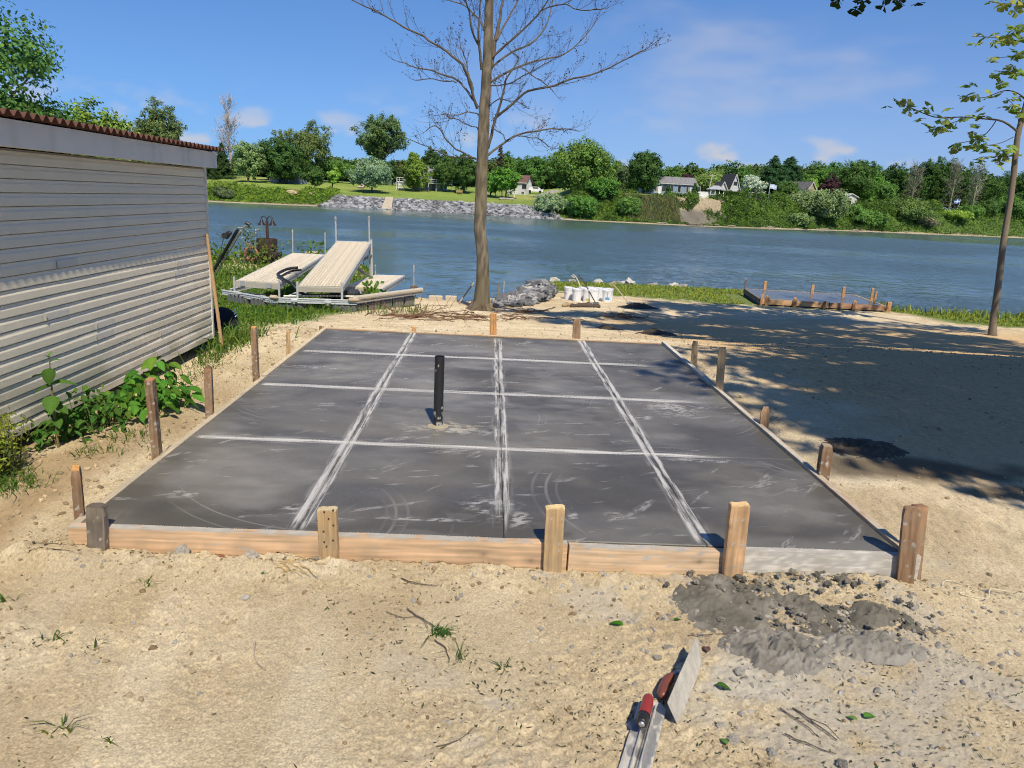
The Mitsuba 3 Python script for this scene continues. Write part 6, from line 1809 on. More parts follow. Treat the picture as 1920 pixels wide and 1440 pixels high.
board2(A + V(0, -.03), A * .45 + B * .55 + V(0, -.03), 'pale board on the left half of the front of the second slab')
board2(A * .44 + B * .56 + V(0, -.03), B + V(.1, -.03), 'darker board on the right half of the front of the second slab', col=(.34, .2, .12))
board2(A + V(-.03, 0), D + V(-.03, .1), 'dark board on the left side of the second slab', col=(.16, .12, .09))
board2(B + V(.03, .02), C + V(.03, .02), 'board on the right side of the second slab')
board2(D + V(0, .03), C + V(0, .03), 'board at the back of the second slab, by the water', col=(.36, .24, .14))
for k, ((px_, py_), h, w, lab) in enumerate(((A + V(-.02, -.08), .36, .07, 'stake at the front left corner of the second slab'), (A + V(.16, -.08), .30, .10, 'broad stake just right of the front left corner stake, second slab'), (A * .73 + B * .27 + V(0, -.08), .30, .10, 'broad stake on the left part of the second slab front'),
                                             (A * .49 + B * .51 + V(0, -.08), .22, .08, 'dark low stake in the middle of the second slab front'), (A * .25 + B * .75 + V(0, -.08), .30, .10, 'orange broad stake on the right part of the second slab front'), (B + V(.12, -.08), .33, .12, 'stake pair at the front right corner of the second slab'),
                                             (D + V(.0, .08), .62, .05, 'thin dark tall stake at the back left corner of the second slab'), (D * .82 + C * .18 + V(0, .08), .56, .09, 'orange stake at the back of the second slab, first from the left'), (D * .41 + C * .59 + V(-.05, -.3), .56, .09, 'orange stake at the back of the second slab, second from the left'),
                                             (D * .16 + C * .84 + V(-.2, -.9), .62, .09, 'orange stake at the back of the second slab, third from the left'), (C + V(.02, -1.15), .66, .08, 'tall orange stake on the right side of the second slab, farther one'), (B + V(-.02, .55), .66, .06, 'tall slim stake on the right side of the second slab, nearer one'))):
    x, y = px_, py_
    zb_ = -1.45
    m = stick_mesh((x, y, zb_), (x + .02 * rr.normal(), y, zt - .1 + h * .72), w, .04, 0, WOODS['brown'] if k in (3, 6) else (.46, .25, .115), 500 + k, step=(.02, .02, .04), endc=(.55, .36, .2))
    solo('wooden_stake', m, 'matte', lab, 'stake', 'stakes round the second slab')

# ------------------------------------------------------------------ the far bank
xs = np.concatenate([np.linspace(-900, -130, 30)[:-1], np.linspace(-130, 190, 260), np.linspace(190, 900, 40)[1:]])
ds = np.concatenate([np.linspace(-12, 0, 5)[:-1], np.linspace(0, 16, 34), np.linspace(16, 110, 48)[1:], np.geomspace(110, 3600, 14)[1:]])
X, D_ = np.meshgrid(xs, ds)
Y_ = shore_y(X) + D_
p = np.stack([X.ravel(), Y_.ravel(), 0 * X.ravel()], -1)
dd = D_.ravel()
z = far_z(p[:, 0], p[:, 1]) + (fb(p, .22, 3, 3) - .5) * .35 * sstep(0, 4, dd)
nx_, ny_ = len(xs), len(ds)
i, j = np.meshgrid(np.arange(ny_ - 1), np.arange(nx_ - 1), indexing='ij')
q = np.stack([i * nx_ + j, i * nx_ + j + 1, (i + 1) * nx_ + j + 1, (i + 1) * nx_ + j], -1).reshape(-1, 4)
n3 = fb(p, (.12, .2, 1), 4, 9)
lawn = V(.135, .190, .040) * (.75 + .5 * n3[:, None])
dryg = sstep(.5, .7, fb(p, (.05, .12, 1), 3, 2))[:, None] * .8
c = lawn * (1 - dryg) + V(.23, .225, .075) * dryg
rough = V(.075, .13, .025) * (.7 + .6 * n3[:, None])
wl = (1 - sstep(-36, -33, p[:, 0]) * (1 - sstep(9, 13, p[:, 0])))[:, None] * (1 - sstep(9, 13, dd))[:, None]
c = c * (1 - wl) + rough * wl
beach = (1 - sstep(1.6, 3.0, dd + 2 * (n3 - .5)))[:, None]
c = c * (1 - beach) + V(.30, .255, .185) * (.7 + .6 * n3[:, None]) * beach
rip = (sstep(-38, -36.5, p[:, 0]) * (1 - sstep(13.5, 15, p[:, 0])) * (1 - sstep(4.6, 5.2, dd)))[:, None]
c = c * (1 - rip) + V(.085, .083, .08) * rip
wood = sstep(60, 75, dd)[:, None]
c = c * (1 - wood) + V(.05, .08, .025) * wood
put('far_bank', MB().add(np.column_stack([p[:, :2], z]), q, c), 'matte', smooth=True, kind='structure')


def far_at(x, d):
    return V(x, float(shore_y(x)) + d, float(far_z(x, float(shore_y(x)) + d)))


# path and drive on the far lawn
for pts, w, lab in ((((-33.5, 26), (-34.5, 36), (-36, 50)), 1.6, 'far_path'), (((9.5, 26), (12.5, 29), (16, 33)), 3.0, 'far_drive')):
    P, _ = smooth_poly([far_at(*q_) for q_ in pts], 20)
    P[:, 2] = far_z(P[:, 0], P[:, 1]) + .28
    put(lab, MB().add(np.vstack([P - V(w / 2, 0, 0), P + V(w / 2, 0, 0)]), [[k, k + 20, k + 21, k + 1] for k in range(19)], (.36, .31, .22) if 'path' in lab else (.26, .25, .23)), 'matte', kind='structure')

# riprap wall along the far lawn: hundreds of stones a few pixels each
rr = np.random.default_rng(31)
m = MB()
ico = trimesh.creation.icosphere(subdivisions=0)
n = 0
xr_ = rr.uniform(-37.5, 14.5, 3000)
for x in xr_:
    d = rr.random() * 4.9
    if -24.6 < x < -22.3:
        continue
    top_d = 4.7 * np.interp(x, [-37.5, -35, 9, 14.5], [.35, 1, 1, .4])
    if d > top_d:
        continue
    s = .22 + .42 * rr.random() ** 2
    b = far_at(x, d) + V(0, 0, .06)
    v = np.array(ico.vertices) * (1 + .45 * rr.standard_normal((12, 1)) * .5) * V(s * rr.uniform(.9, 1.6), s, s * .62)
    v = v @ rotz(rr.random() * 3).T
    m.add(v + b, ico.faces, V(.31, .32, .34) * (.25 + 1.0 * rr.random()))
put('riprap', m, 'matte', kind='stuff', label='long sloping wall of grey riprap stones along the far lawn')
solo('boat_ramp', MB().add(np.array([far_at(-24.5, -.5), far_at(-22.2, -.5), far_at(-22.6, 5.2), far_at(-24.3, 5.2)]) + V(0, 0, .34), [[0, 1, 2, 3]], (.42, .37, .28)).box((-24.6, 0, -.4), (-24.45, 5.6, .1), (.3, .28, .24), rot=rotx(.43), at=far_at(-0, 0) * V(0, 1, 1) + V(0, 12.6, 0)), 'matte', 'pale concrete boat ramp cutting through the far rock wall', 'boat ramp')
bb = far_at(-24.3, -1.5)
bo = thing('rowing_boat', 'tiny white boat at the foot of the far boat ramp', 'boat')
prof = [(-.95, 0), (-.7, .32), (0, .42), (.8, .36), (1.05, .30), (1.05, -.30), (.8, -.36), (0, -.42), (-.7, -.32)]
hull = trimesh.creation.extrude_polygon(__import__('shapely').Polygon(prof), .34, engine='earcut')
hv = np.array(hull.vertices)
hv[:, :2] *= (.72 + .28 * hv[:, 2:3] / .34)
put('hull', MB().add(hv * V(1.3, 1.2, 1) + V(bb[0], bb[1], WATER - .05), hull.faces, (.62, .62, .60)), 'satin', bo)
put('thwart', MB().box((bb[0] - .2, bb[1] - .5, WATER + .30), (bb[0] + .1, bb[1] + .5, WATER + .34), (.4, .32, .22)), 'matte', bo)

# undergrowth on the far slopes
def cover(n, x0, x1, d0, d1, hmax, col, leaf, key_label, skip=None, seed=0, var=.26, bumps=.30):
    r_ = np.random.default_rng(seed)
    x = r_.uniform(x0, x1, n)
    d = r_.uniform(d0, d1, n)
    y = shore_y(x) + d
    q_ = np.stack([x, y, 0 * x], -1)
    b = fb(q_, bumps, 3, seed + 5)
    hgt = hmax * sstep(.28, .78, b) * (.35 + .65 * sstep(d0, d0 + 2.5, d))
    keep = np.ones(n, bool) if skip is None else ~skip(x, d)
    u = r_.random(n) ** .6
    P = np.column_stack([x, y, far_z(x, y) + .1 + hgt * u])[keep]
    N = unit(r_, len(P)) + V(0, -.45, .7)
    N /= np.linalg.norm(N, axis=1, keepdims=True)
    pal = np.asarray(col)
    kc = pal[np.minimum((len(pal) * sstep(.25, .75, fb(q_, .33, 2, seed + 8))).astype(int), len(pal) - 1)][keep]
    v, f, c_2 = leaves(r_, P, N, leaf, V(1, 1, 1) * .3, var=var, ratio=.6)
    c_2 = c_2 / .3 * np.repeat(kc, len(c_2) // len(kc), 0)
    put('undergrowth', MB().add(v, f, c_2), 'leaf', kind='stuff', label=key_label)




def scar(x, d):
    """More than 1 where the far bank has slipped and lies bare."""
    n_ = fb(np.stack([x, d * 1.4, 0 * x], -1), .42, 3, 77) - .5
    a_ = 2.0 - np.sqrt(((x - 48.6) / 3.3) ** 2 + ((d - 7.0) / 2.6) ** 2)
    b_ = 2.0 - np.sqrt(((x - 44.6) / 4.3) ** 2 + ((d - 3.0) / 1.9) ** 2)
    c_2 = 2.0 - np.sqrt(((x - 41.5) / 1.5) ** 2 + ((d - 7.6) / .9) ** 2)
    return np.maximum(np.maximum(a_, b_), c_2) + 1.5 * n_


GREENS = [(.075, .14, .035), (.11, .20, .04), (.16, .27, .045), (.13, .22, .05), (.095, .175, .04)]
BR = [(.15, .26, .04), (.20, .32, .045), (.11, .20, .035), (.18, .29, .045)]
cover(17000, -95, -35.5, 1.2, 11.5, 1.5, BR, .42, 'bright green brush on the far bank left of the rock wall', seed=41)
cover(26000, 10, 62, 1.0, 9.5, 1.9, GREENS, .40, 'green brush covering the steep far bank in the middle', lambda x, d: scar(x, d) > 1.0, seed=42)
cover(24000, 50, 110, 1.0, 11, 2.9, GREENS, .42, 'green brush on the far bank right of the bare sand', lambda x, d: scar(x, d) > 1.0, seed=43)
cover(26000, 104, 230, 1.0, 18, 3.5, GREENS, .50, 'green brush along the right part of the far shore', seed=44)
# yellow reeds in the middle of the slope
xy = np.column_stack([rr.uniform(29, 41, 3200), np.zeros(3200)])
xy[:, 1] = shore_y(xy[:, 0]) + rr.uniform(1.8, 7.5, 3200)
put('reeds', MB().add(*blades(rr, xy, 1.35, .10, (.20, .22, .10), lean=.25, ground=lambda q_: far_z(q_[:, 0], q_[:, 1]))), 'leaf', kind='stuff', label='pale reeds on the far slope below the blue bungalow')
# bare sand scar and the stone-faced slip below it
xs_ = np.linspace(40.5, 53.5, 60)
ds_ = np.linspace(.4, 11.0, 40)
X, D_ = np.meshgrid(xs_, ds_)
p = np.stack([X.ravel(), (shore_y(X) + D_).ravel(), 0 * X.ravel()], -1)
z = far_z(p[:, 0], p[:, 1]) + .26 + (fb(p, .7, 3, 3) - .5) * .4
i, j = np.meshgrid(np.arange(39), np.arange(59), indexing='ij')
q = np.stack([i * 60 + j, i * 60 + j + 1, (i + 1) * 60 + j + 1, (i + 1) * 60 + j], -1).reshape(-1, 4)
dd = D_.ravel()
stone_ = (sstep(5.6, 4.4, dd + 1.2 * (fb(p, .8, 2, 4) - .5)) if False else (1 - sstep(4.2, 5.6, dd + 1.2 * (fb(p, .8, 2, 4) - .5))))[:, None]
c = V(.36, .30, .20) * (.55 + .6 * fb(p, 1.3, 3, 5)[:, None]) * (1 - stone_) + V(.17, .155, .125) * (.45 + .9 * fb(p, (.8, .8, 1), 3, 6)[:, None]) * stone_
inside = (scar(p[:, 0], dd) > .75)[q].any(1)
put('sand_scar', MB().add(np.column_stack([p[:, :2], z]), q[inside], c), 'matte', smooth=True, kind='structure')
for x, d, s, lab in ((-45, 8.8, 1.1, 'bare earth patch among the brush on the far left bank, left one'), (-40.6, 8.6, .9, 'bare earth patch among the brush on the far left bank, right one')):
    m_ = stone(far_at(x, d) + V(0, 0, .25), (s * 1.3, .6, s * .55), (.50, .40, .25), int(x * -3), amp=.7)
    solo('earth_patch', m_, 'matte', lab, 'earth bank')
# driftwood and stones along the far waterline
for k in range(14):
    x = float(rr.uniform(18, 150))
    b = far_at(x, .9) + V(0, 0, .18)
    L_2 = rr.uniform(.6, 2.2)
    m_ = MB().tube([b, b + V(L_2 * .5, .1, .12), b + V(L_2, .2, .02)], [.10, .09, .05], V(.40, .36, .28) * rr.uniform(.6, 1.2), 6)
    solo('driftwood', m_, 'matte', 'bleached piece of driftwood on the far waterline', 'driftwood', 'driftwood along the far waterline')

# ------------------------------------------------------------------ trees of the far bank
rr = np.random.default_rng(51)
for k, (kind, x, y, zt_, w, col, lab) in enumerate(TREES):
    zb = float(far_z(x, y))
    if lab == 'x':
        lab = ('tree beyond the right end of the far wood, only its edge in view', 'bush at the far right end of the far shore')[col == 'bushmid']
    h = max(zt_ - zb, 1.6)
    low_ = {'round': .12, 'dome': .08, 'oval': .10, 'willow': .02, 'vase': .22, 'irregular': .18, 'conifer': .03, 'pine': .12, 'broad': .08}.get(kind, .1)
    lawn_ = 'lawn tree' in lab or 'alone on the far lawn' in lab
    bushy = 'bush' in col or 'bush' in lab or col in ('willow', 'leafy2') and h < 8
    if bushy:
        low_ = 0.0
    if lawn_:
        low_ = .2
    t = thing('bush' if bushy or h < 3.3 else 'tree', lab, 'bush' if bushy or h < 3.3 else 'tree')
    size = .34 + .011 * w
    if kind in ('dead', 'deadleafy'):
        tk, cr = MB(), MB()
        tk.tube([(0, 0, -.3), (.1, 0, h * .5), (0, .1, h)], [.32, .2, .04], PAL[col], 7)
        for b in range(52 if kind == 'dead' else 26):
            z_2 = h * (.22 + .70 * rr.random())
            a = rr.random() * 6.283
            L_2 = w * (.30 + .35 * rr.random()) * (1.15 - .65 * z_2 / h)
            twigs(tk, rr, (0, 0, z_2), (np.cos(a), np.sin(a), 1.0 if kind == 'dead' else .8), L_2, .085 if kind == 'dead' else .07, V(*PAL[col]) * rr.uniform(.7, 1.2), 2, bend=.45, up=.12)
        n_ = 700 if kind == 'dead' else 2400
        z_2 = h * (.12 + .55 * rr.random(n_) if kind == 'dead' else .1 + .8 * rr.random(n_))
        a = rr.random(n_) * 6.283
        r_2 = w * .42 * rr.random(n_) ** .6 * (1.1 - .6 * z_2 / h)
        q = np.column_stack([r_2 * np.cos(a), r_2 * np.sin(a), z_2])
        q = q[meshkit.noise(q * .9 + k) > (.55 if kind == 'dead' else .48)]
        cr.add(*leaves(rr, q, unit(rr, len(q)), .42, (.05, .08, .03) if kind == 'dead' else V(*PAL[col]) * .75, ratio=.5))
    else:
        dens = {'vase': 1.1, 'irregular': 1.6, 'broad': 1.45, 'willow': 1.4, 'dome': 1.55, 'pine': .95}.get(kind, .9 if kind == 'conifer' else 1.3)
        cr, tk = tree_mesh(rr, 'round' if kind == 'broad' else kind, h, w * 1.08, PAL[col], leaf=size, dens=dens, low=low_, bark=BARK)
    off = V(x, y, zb)
    for mb, nm, bs in ((tk, 'trunk', 'matte'), (cr, 'crown', 'leaf')):
        mb.v = [v_ + off for v_ in mb.v]
        put(nm, mb, bs, t)

# the wood behind, one mass
def wood_mass(n, pts, hmin, hmax, col, leaf, lab, seed):
    r_ = np.random.default_rng(seed)
    m_ = MB()
    for _ in range(n):
        t_ = r_.random() * (len(pts) - 1)
        a_, b_ = pts[int(t_)], pts[int(t_) + 1]
        fr = t_ - int(t_)
        x, y = a_[0] + (b_[0] - a_[0]) * fr, a_[1] + (b_[1] - a_[1]) * fr + r_.normal() * 6
        h = (a_[2] + (b_[2] - a_[2]) * fr) * r_.uniform(hmin, hmax)
        w = r_.uniform(8, 13)
        kd = r_.choice(['round', 'oval', 'conifer', 'irregular'], p=[.44, .40, .08, .08])
        cr, tk = tree_mesh(r_, kd, h, w, np.asarray(col) * r_.uniform(.75, 1.3) * V(r_.uniform(.85, 1.25), 1, r_.uniform(.8, 1.2)), leaf=leaf, dens=.17, low=.02)
        zb = float(far_z(x, y))
        for mb in (cr, tk):
            m_.add(np.vstack(mb.v) + V(x, y, zb), np.vstack(mb.f) if len(mb.f) == 1 else mb.mesh().faces, np.vstack(mb.c))
    put('far_wood', m_, 'leaf', kind='stuff', label=lab)


wood_mass(70, WOODL, .86, 1.10, (.11, .185, .06), 1.05, 'far wood behind the left lawns and houses', 61)
wood_mass(72, WOODM, .86, 1.10, (.12, .21, .065), 1.05, 'far wood behind the blue bungalow', 62)
wood_mass(62, WOODR, .85, 1.08, (.10, .175, .06), 1.05, 'far wood at the right behind the waterside bushes', 63)


# ------------------------------------------------------------------ houses of the far bank
def house(name, label, cat, x, d, w, dep, wall_h, ridge, yaw, wall, roof, windows=(), door=None, gable='side', zoff=0.0, over=.35, trim=(.62, .62, .6)):
    """A small house: walls (a box with gables), roof slabs, windows with frame and pane, a door. Front faces the river."""
    t = thing(name, label, cat)
    o_ = far_at(x, d) + V(0, dep / 2, zoff)
    rot = rotz(yaw)

    def W(m_, nm, bs, par=t, lb=None):
        m_.v = [v_ @ rot.T + o_ for v_ in m_.v]
        return put(nm, m_, bs, par, label=lb)

    wall, roof, trim = (tuple(.74 * q_ for q_ in c_3) for c_3 in (wall, roof, trim))
    hw, hd = w / 2, dep / 2
    m_ = MB()
    if gable == 'side':
        prof = [(-hd, -1.0), (hd, -1.0), (hd, wall_h), (0, wall_h + ridge), (-hd, wall_h)]
        A_ = [(-hw, a, b) for a, b in prof]
        B_ = [(hw, a, b) for a, b in prof]
    else:
        prof = [(-hw, -1.0), (hw, -1.0), (hw, wall_h), (0, wall_h + ridge), (-hw, wall_h)]
        A_ = [(a, -hd, b) for a, b in prof]
        B_ = [(a, hd, b) for a, b in prof]
    m_.add(A_ + B_, np.array([[0, 1, 2], [0, 2, 4], [2, 3, 4], [5, 7, 6], [5, 9, 7], [7, 9, 8]]), wall)
    m_.add(A_ + B_, np.array([[k_, (k_ + 1) % 5, (k_ + 1) % 5 + 5, k_ + 5] for k_ in range(5)]), wall)
    W(m_, 'wall', 'matte')
    m_ = MB()
    run = hd if gable == 'side' else hw
    sl = ridge / run
    e = run + over
    ln = (hw if gable == 'side' else hd) + over
    for s in (-1, 1):
        a_ = np.array([(-ln, s * e, wall_h - sl * over + .05), (ln, s * e, wall_h - sl * over + .05), (ln, 0, wall_h + ridge + .05), (-ln, 0, wall_h + ridge + .05)], float)
        b_ = a_ + V(0, 0, .16)
        v_ = np.vstack([a_, b_])
        if gable != 'side':
            v_ = v_[:, [1, 0, 2]]
        m_.add(v_, [[0, 1, 2, 3], [7, 6, 5, 4], [0, 4, 5, 1], [1, 5, 6, 2], [2, 6, 7, 3], [3, 7, 4, 0]], roof)
    rf = W(m_, 'roof', 'matte')
    tm = MB()
    if gable == 'front':
        for s in (-1, 1):
            tm.beam((s * (hw + over), -hd - over - .03, wall_h - sl * over + .06), (0, -hd - over - .03, wall_h + ridge + .06), .05, .22, trim)
    else:
        tm.box((-ln, -e - .06, wall_h - sl * over - .04), (ln, -e - .005, wall_h - sl * over + .16), trim)
    W(tm, 'fascia', 'matte', rf)
    for (wx, wz, ww, wh) in windows:
        f_ = W(MB().box((wx - ww / 2 - .09, -hd - .06, wz - wh / 2 - .09), (wx + ww / 2 + .09, -hd + .02, wz - wh / 2), trim).box((wx - ww / 2 - .09, -hd - .06, wz + wh / 2), (wx + ww / 2 + .09, -hd + .02, wz + wh / 2 + .09), trim)
               .box((wx - ww / 2 - .09, -hd - .06, wz - wh / 2), (wx - ww / 2, -hd + .02, wz + wh / 2), trim).box((wx + ww / 2, -hd - .06, wz - wh / 2), (wx + ww / 2 + .09, -hd + .02, wz + wh / 2), trim), 'window', 'matte')
        W(MB().box((wx - ww / 2, -hd - .02, wz - wh / 2), (wx + ww / 2, -hd + .01, wz + wh / 2), (.05, .06, .07)), 'pane', 'window_glass', f_)
    if door:
        wx, ww, wh, dc = door
        W(MB().box((wx - ww / 2, -hd - .05, 0), (wx + ww / 2, -hd + .02, wh), dc), 'door', 'matte')
    return t, o_, rot


def win(w, n, z=1.5, ww=.8, wh=1.0):
    return [(-w / 2 + w * (k_ + .5) / n, z, ww, wh) for k_ in range(n)]


H = HOUSES
house('cottage', 'long low grey cottage with a pale roof under the spreading tree on the far left', 'house', H['cottage'][0], 34, H['cottage'][1], 5, 1.7, .9, -.12, (.34, .40, .47), (.42, .44, .47), win(8, 4, 1.0, .9, .8), (2.9, .8, 1.6, (.6, .6, .6)))
house('camper', 'small white camper at the left end of the long grey cottage', 'camper', H['camper'][0], 33, H['camper'][1], 2.2, 1.6, .25, 0, (.72, .74, .76), (.66, .68, .7), [(.3, 1.0, .9, .5)])
t, o_, rot = house('white_house', 'white raised house with a deck and white stairs behind the dark trees', 'house', H['stairs'][0], 32, H['stairs'][1], 7, 4.1, 1.6, 0, (.66, .70, .72), (.30, .30, .31), win(14, 6, 2.9, 1.1, 1.2), (1.0, 1.0, 4.0, (.2, .22, .24)))
m = MB().box((-8, -7.2, 1.55), (6, -3.6, 1.75), (.55, .57, .58))
put('deck', MB().add(m.v[0] + o_, m.f[0], (.55, .57, .58)), 'matte', t)
for k in range(8):
    m = MB().box((-8 + k * 2.0 - .06, -7.15, -1), (-8 + k * 2.0 + .06, -7.0, 2.7), (.70, .72, .74))
    put('deck_post', MB().add(m.v[0] + o_, m.f[0], (.70, .72, .74)), 'matte', t)
m = MB().box((-8, -7.15, 2.55), (6, -7.05, 2.68), (.70, .72, .74)).box((-8, -7.15, 2.1), (6, -7.07, 2.16), (.70, .72, .74))
put('railing', MB().add(np.vstack(m.v) + o_, m.mesh().faces, (.70, .72, .74)), 'matte', t)
m = MB()
for k in range(9):
    m.box((-7.2 + k * .0, -7.3 - .32 * (k + 1), 1.55 - .19 * k), (-5.9, -7.3 - .32 * k, 1.62 - .19 * k), (.66, .68, .70))
m.beam((-7.25, -7.3, 2.4), (-7.25, -10.2, .7), .08, .10, (.74, .76, .78)).beam((-5.85, -7.3, 2.4), (-5.85, -10.2, .7), .08, .10, (.74, .76, .78)).beam((-7.25, -7.3, 1.4), (-7.25, -10.2, -.2), .08, .22, (.7, .72, .74))
put('stairs', MB().add(np.vstack(m.v) + o_, m.mesh().faces, (.68, .70, .72)), 'matte', t)
m = MB().box((-8, -7.0, -.8), (6, -3.7, 1.5), (.02, .02, .022))
house('brown_roof_house', 'white house with a brown hipped-looking roof right of the bare trunk', 'house', H['brown'][0], 32, H['brown'][1], 8, 2.9, 1.7, -.25, (.74, .76, .77), (.20, .11, .095), [(-1.6, 1.8, .9, 1.2), (1.8, 1.9, 1.1, 1.0), (1.5, .4, .6, .4)], (-.2, .9, 1.9, (.62, .64, .66)))
car = thing('white_car', 'white car parked behind the white house with the brown roof', 'car')
b = far_at(H['car'][0], 36) + V(0, 0, .3)
m = MB()
pr_ = [(-2.1, .3), (-2.1, .85), (-1.2, 1.0), (-.7, 1.5), (.9, 1.5), (1.6, .95), (2.1, .85), (2.1, .3)]
ex = trimesh.creation.extrude_polygon(__import__('shapely').Polygon(pr_), 1.7, engine='earcut')
ev = np.array(ex.vertices)[:, [0, 2, 1]]
put('body', MB().add(ev + b, ex.faces, (.72, .74, .76)), 'satin', car)
put('window', MB().box((-.6, -.02, 1.02), (.8, .02, 1.40), (.03, .03, .04), at=b), 'window_glass', car)
for s in (-1.3, 1.35):
    put('wheel', MB().tube([b + V(s, -.03, .33), b + V(s, .25, .33)], .33, (.02, .02, .02), 16), 'matte', car)
house('pale_blue_cabin', 'pale blue building under the dome-shaped dark tree', 'house', H['cabin'][0], 21, H['cabin'][1], 5, 2.5, 1.3, 0, (.50, .60, .72), (.42, .45, .50), [(-1.6, 1.4, .8, 1.3), (1.3, 1.4, .5, 1.3)], (2.3, .8, 1.9, (.72, .74, .76)))
house('blue_bungalow', 'long blue bungalow with a grey roof above the far slope', 'house', H['bungalow'][0], 22, H['bungalow'][1], 7, 2.7, 1.5, .02, (.30, .40, .52), (.27, .27, .28), [(-6.1, 1.5, 1.3, 1.5), (-3.4, 1.5, 1.3, 1.5), (-1.6, 1.5, .7, 1.4), (.2, 1.5, .7, 1.4), (2.2, 1.6, .5, 1.7), (4.6, 1.5, 1.6, 1.5)], (3.3, .9, 2.0, (.66, .68, .7)))
gz_ = thing('gazebo', 'small grey-roofed gazebo with white posts beside the hedge', 'gazebo')
b = far_at(H['gazebo'][0], 15)
w_ = H['gazebo'][1]
for sx in (-1, -.33, .33, 1):
    put('post', MB().box((sx * w_ / 2 - .08, -1.4, -.5), (sx * w_ / 2 + .08, -1.25, 2.0), (.72, .73, .73), at=b), 'matte', gz_)
for sx in (-1, 1):
    put('post', MB().box((sx * w_ / 2 - .08, 1.2, -.5), (sx * w_ / 2 + .08, 1.35, 2.0), (.6, .62, .62), at=b), 'matte', gz_)
e = w_ / 2 + .4
put('roof', MB().add(np.array([(-e, -1.8, 2.0), (e, -1.8, 2.0), (e, 1.7, 2.0), (-e, 1.7, 2.0), (-w_ * .2, 0, 2.95), (w_ * .2, 0, 2.95)]) + b, np.array([[0, 1, 5], [0, 5, 4], [1, 2, 5], [2, 3, 4], [2, 4, 5], [3, 0, 4]]), (.33, .35, .38)), 'matte', gz_)
put('railing', MB().box((-w_ / 2, -1.38, .75), (w_ / 2, -1.3, .85), (.7, .7, .7), at=b).box((-w_ / 2, -1.38, -.3), (w_ / 2, -1.3, .5), (.25, .25, .24), at=b), 'matte', gz_)
solo('white_fence', MB().box((-1.9, -.05, -.3), (1.9, .05, 1.25), (.72, .73, .73), at=far_at(H['fence'][0], 16)).box((-2.0, -.08, 1.2), (2.0, .08, 1.32), (.66, .67, .67), at=far_at(H['fence'][0], 16)), 'matte', 'short white fence panel left of the gazebo', 'fence')
house('garage', 'white gable of a small dark-roofed garage behind the hedge', 'house', H['garage'][0], 30, H['garage'][1], 7, 2.1, 1.9, 0, (.70, .72, .74), (.10, .10, .11), (), None, 'front')
house('a_frame_house', 'white gabled house with a steep dark roof behind the hedge', 'house', H['aframe'][0], 40, H['aframe'][1], 8, 2.9, 3.6, .15, (.66, .70, .76), (.085, .085, .095), [(0, 4.0, 1.0, 1.0), (-1.4, 1.4, 1.2, 1.5)], (1.4, 1.1, 2.2, (.03, .03, .03)), 'front')
house('small_cottage', 'low brown cottage half hidden under the pines right of the hedge', 'house', H['lowcot'][0], 20, H['lowcot'][1], 5, 2.0, 1.1, 0, (.45, .42, .38), (.17, .16, .16), win(4, 2, 1.2, .8, .9))
house('yellow_house', 'yellow gabled house with a grey roof and an arched window', 'house', H['yellow'][0], 24, H['yellow'][1], 9, 3.2, 2.7, .35, (.46, .40, .235), (.20, .195, .20), [(1.2, 2.6, .7, 1.6), (1.95, 2.6, .6, 1.4)], None, 'front')
t, o_, rot = house('white_shed', 'small white building with a dark opening among the right-hand trees', 'shed', H['wshed'][0], 17, H['wshed'][1], 5, 2.7, .8, 0, (.72, .73, .72), (.60, .60, .58), (), (-.9, 2.0, 2.3, (.02, .02, .022)), 'front')
# hedge
q0, q1 = H['hedge']
n = 9000
r_ = np.random.default_rng(71)
fx = r_.random((n, 3))
side = r_.random(n)
P = np.column_stack([q0 + (q1 - q0) * fx[:, 0], fx[:, 1] * 1.8, fx[:, 2] * 2.0])
P[side < .5, 1] = .05 * r_.random((side < .5).sum())
P[side > .75, 2] = 2.0 - .1 * r_.random((side > .75).sum())
P[:, 1] += shore_y(P[:, 0]) + 13.5
P[:, 2] += far_z(P[:, 0], P[:, 1]) - .2
N = unit(r_, n) * .7 + V(0, -.5, .6)
N /= np.linalg.norm(N, axis=1, keepdims=True)
solo('hedge', MB().add(*leaves(r_, P, N, .28, (.055, .11, .025), ratio=.6)), 'leaf', 'long clipped green hedge right of the gazebo', 'hedge')
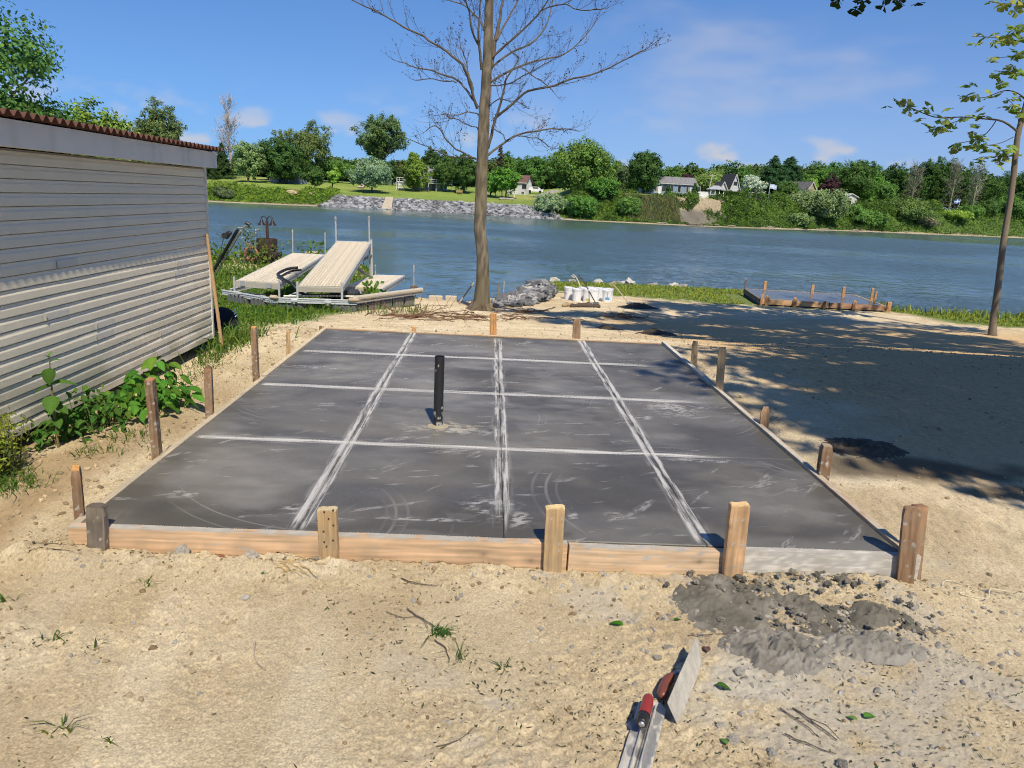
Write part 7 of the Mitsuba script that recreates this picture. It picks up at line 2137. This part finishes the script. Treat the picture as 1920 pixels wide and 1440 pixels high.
# utility pole, flags, parasol, small things
b = far_at(H['pole'][0], 17)
up_ = thing('utility_pole', 'pale utility pole leaning slightly behind the gazebo', 'utility pole')
zt_ = H['pole'][1]
put('pole', MB().tube([b + V(0, 0, -.5), V(b[0] + .75, b[1], zt_)], [.17, .12], (.46, .43, .36), 8), 'matte', up_)
put('crossarm', MB().beam(V(b[0] - .1, b[1], zt_ - .25), V(b[0] + 1.5, b[1], zt_ - .2), .12, .14, (.4, .38, .32)), 'matte', up_)
for (nm, x, d, z1_, side_, lab) in (('flagpole', H['flagR'][0], 14, H['flagR'][1], -1, 'flagpole with a blue and white flag in front of the right-hand wood'), ('flagpole', H['flagL'][0], 16, H['flagL'][1], 1, 'flag with pale blue and white hanging before the dark pines')):
    t = thing(nm, lab, 'flag')
    b = far_at(x, d)
    put('pole', MB().tube([b + V(-.5 * (side_ < 0), 0, -.4), V(b[0], b[1], z1_)], .07, (.62, .63, .64), 7), 'metal_dull', t)
    w_, h_ = 1.75, 1.15
    uu, vv = np.meshgrid(np.linspace(0, 1, 17), np.linspace(0, 1, 13))
    fx_ = b[0] + side_ * (.08 + uu * w_)
    fy_ = b[1] + .16 * np.sin(uu * 7) * uu
    fz_ = z1_ - .1 - (1 - vv) * h_ - .18 * uu ** 2 + .05 * np.sin(uu * 6)
    P = np.stack([fx_, fy_, fz_], -1).reshape(-1, 3)
    cross = ((np.abs(uu - .5) < .10) | (np.abs(vv - .5) < .13)).ravel()[:, None]
    c = np.where(cross, V(.72, .74, .76), V(.06, .15, .42) if side_ < 0 else V(.35, .48, .70))
    i, j = np.meshgrid(np.arange(12), np.arange(16), indexing='ij')
    q = np.stack([i * 17 + j, i * 17 + j + 1, (i + 1) * 17 + j + 1, (i + 1) * 17 + j], -1).reshape(-1, 4)
    put('flag', MB().add(P, q, c), 'matte', t, label='blue flag with a white cross')
pa = thing('parasol', 'pale green garden parasol among the right-hand bushes', 'parasol')
b = far_at(H['parasol'][0], 10)
zt_ = H['parasol'][1]
put('canopy', MB().lathe([(1.15, -.55), (.9, -.42), (.05, .02), (.0, .03)], (.36, .50, .30), (b[0], b[1], zt_), 8), 'matte', pa)
put('pole', MB().tube([b, V(b[0], b[1], zt_)], .04, (.6, .6, .58), 6), 'matte', pa)
be = thing('garden_bench', 'small wooden garden bench on the far lawn left of the bare trunk', 'bench')
b = far_at(H['bench'][0], 22) + V(0, 0, .15)
put('seat', MB().box((-.8, -.25, .42), (.8, .25, .48), (.32, .24, .10), at=b), 'matte', be)
put('backrest', MB().box((-.8, .2, .5), (.8, .26, 1.0), (.32, .24, .10), at=b), 'matte', be)
for sx in (-.7, .7):
    put('leg', MB().box((sx - .05, -.22, -.2), (sx + .05, .22, .42), (.28, .2, .09), at=b), 'matte', be)
m = MB()
for k in range(26):
    a = k * 6.283 / 26
    b = far_at(H['ring'][0] + 1.6 * np.cos(a), 14.5 + 1.1 * np.sin(a)) + V(0, 0, .3)
    m.add(*[(np.array(ico.vertices) * V(.22, .2, .16) + b), ico.faces, (.42, .40, .37)])
solo('stone_ring', m, 'matte', 'ring of pale stones under the round bright lawn tree', 'stone ring')
for k in range(4):
    b = far_at(H['posts'][0] + 1.5 * k, 24)
    solo('white_post', MB().box((-.13, -.13, -.3), (.13, .13, 1.5), (.66, .66, .65), at=b), 'matte', 'white garden post behind the round bright lawn tree', 'post', 'white posts behind the round lawn tree')
